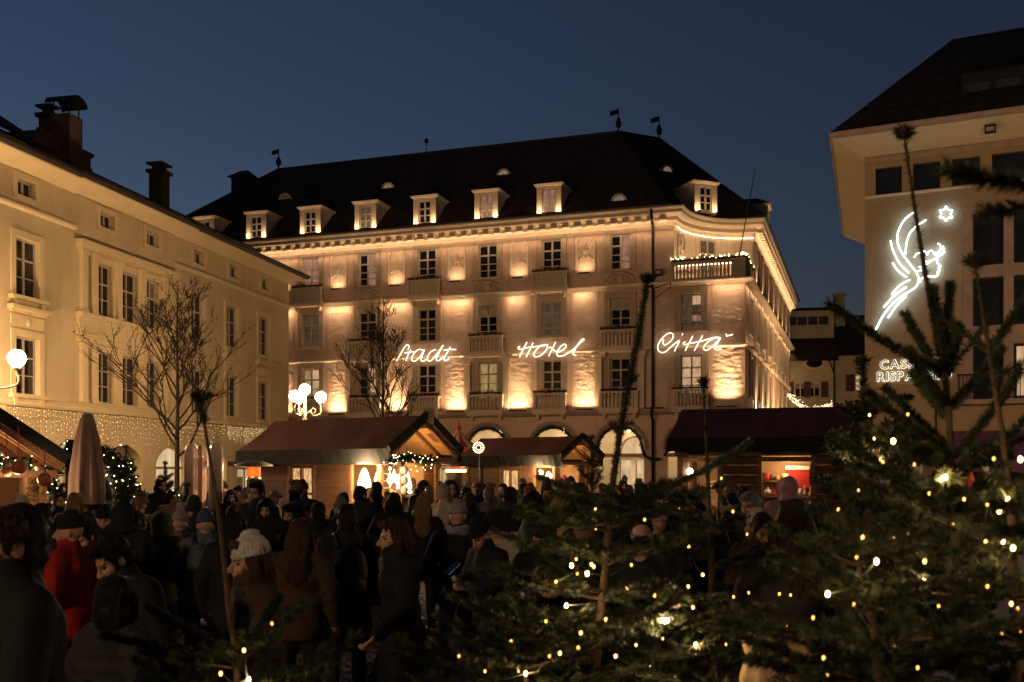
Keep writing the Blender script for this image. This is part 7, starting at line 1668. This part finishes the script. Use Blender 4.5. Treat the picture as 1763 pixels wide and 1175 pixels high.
# vendors behind their counters
for fr, u, v, d_, gc, hd, lab in ((AF, uA(662), -.05, 180, 'green', [('short', 'brown')], 'vendor in a green jacket behind the big stall counter'), (BFm, uB(946), -.1, 180, 'grey', [('beanie', 'burgundy')], 'vendor in a burgundy beanie inside the smaller stall'), (CF, uC(1215), -.3, 180, 'tan', [('bob', 'fair')], 'fair-haired vendor inside the right stall')):
    q = fr.world(u, v, .12); o = person(800, 700, q.y, 0, 'relaxed', 'jacket', gc, hd, 'black', 0, lab, 'stall vendors'); o.location = q; o.scale = (.96, .96, .96); o.rotation_euler = (0, 0, fr.a)
# bags carried
M_bag = [mat('bag_%d' % i, c, .6, var=.2, vscale=12, bump=.3, bscale=40) for i, c in enumerate([(.03, .025, .022), (.12, .06, .03), (.05, .06, .08)])]
def backpack(px, ytop, d, face, label, m):
    k = max(.86, min(1.12, (H + (HY - ytop) / F * d) / 1.76)); b = empty('backpack', ((px - CX) / F * d, d, 0), R(face), label, 'backpack', 'bags carried in the crowd'); b.scale = (k, k, k)
    w = MB(); w.ell((0, .235, 1.20), (.15, .10, .22), 16, 12); w.ell((0, .25, 1.08), (.14, .09, .12), 14, 10); w.ell((0, .30, 1.10), (.10, .05, .10), 12, 8); w.build('pack', m, b, True)
    for s in (-1, 1): MB().tube(smooth_path([(s * .10, .16, 1.40), (s * .11, .03, 1.505), (s * .115, -.115, 1.40), (s * .135, -.15, 1.22), (s * .17, .06, 1.05)], 5), .016, 6).build('strap', m, b, True)
    MB().tube(smooth_path([(-.03, .22, 1.41), (0, .22, 1.45), (.03, .22, 1.41)], 4), .008, 5).build('loop', m, b)
backpack(597, 868, 8.4, 196, 'dark backpack on the person in a long black coat', M_bag[0]); backpack(352, 876, 9.6, 190, 'blue-grey backpack on the person in a blue beanie', M_bag[2]); backpack(912, 832, 14.5, 175, 'brown backpack on the person in a rust-red beanie', M_bag[1])
# things held
M_phone = mat('phone_body', (.01, .01, .012), .2); M_screen = mat('phone_screen', (.2, .3, .4), .2, emit=(.55, .72, 1.0), estr=1.6); M_mug = mat('mulled_wine_mug', (.30, .04, .03), .35, coat=.3)
def held(px, d, face, k, pose, kind, label):
    po = PO[pose]; c = (po['wr'][0] + po['wr'][1]) / 2 + Vector((0, -.10, .05)) if kind != 'raised' else po['wr'][1] + Vector((-.02, -.05, .12)); Rz = Matrix.Rotation(R(face), 3, 'Z'); p = Rz @ (c * k) + Vector(((px - CX) / F * d, d, 0))
    if kind == 'mug':
        o = MB().lathe([(.032, -.045), (.038, -.04), (.04, .05), (.036, .05), (.034, -.03)], n=14).build('mug', M_mug, None, True, p); tag(o, label, 'mug', 'mugs of hot drink')
    else:
        o = empty('phone', p, R(face), label, 'phone'); tl = Euler((R(-55) if kind == 'phone' else R(8), 0, 0)).to_matrix(); MB().obox((0, 0, 0), (.074, .009, .15), tl).build('case', M_phone, o); MB().obox(tl @ Vector((0, .006, 0)), (.066, .002, .14), tl).build('screen', M_screen, o)
held(842, 8.4, -50, .97, 'phone', 'phone', 'phone in the hands of the person in a black beanie')
held(1160, 10.5, 10, .98, 'raised', 'raised', 'phone with a pale lit screen held up beyond the firs')
held(458, 12.2, 4, .95, 'mug', 'mug', 'mug held by the hooded person facing us')
held(499, 12.4, -12, .94, 'mug', 'mug', 'mug held by the person in a beret')
held(934, 7.8, 12, .94, 'mug', 'mug', 'mug held by the person seen through the fir branches')
# guest at the open hotel window
p = HF.world(COLS[3] - .28, .32, 13.2); o = person(0, 0, 60, 0, 'pockets', 'jacket', 'black', [('short', 'dark brown')], 'black', 0, 'person leaning at the lit third-floor hotel window', None); o.location = HF.world(COLS[3] - .28, .42, 12.72); o.scale = (1, 1, 1); o.rotation_euler = (0, 0, HF.a)
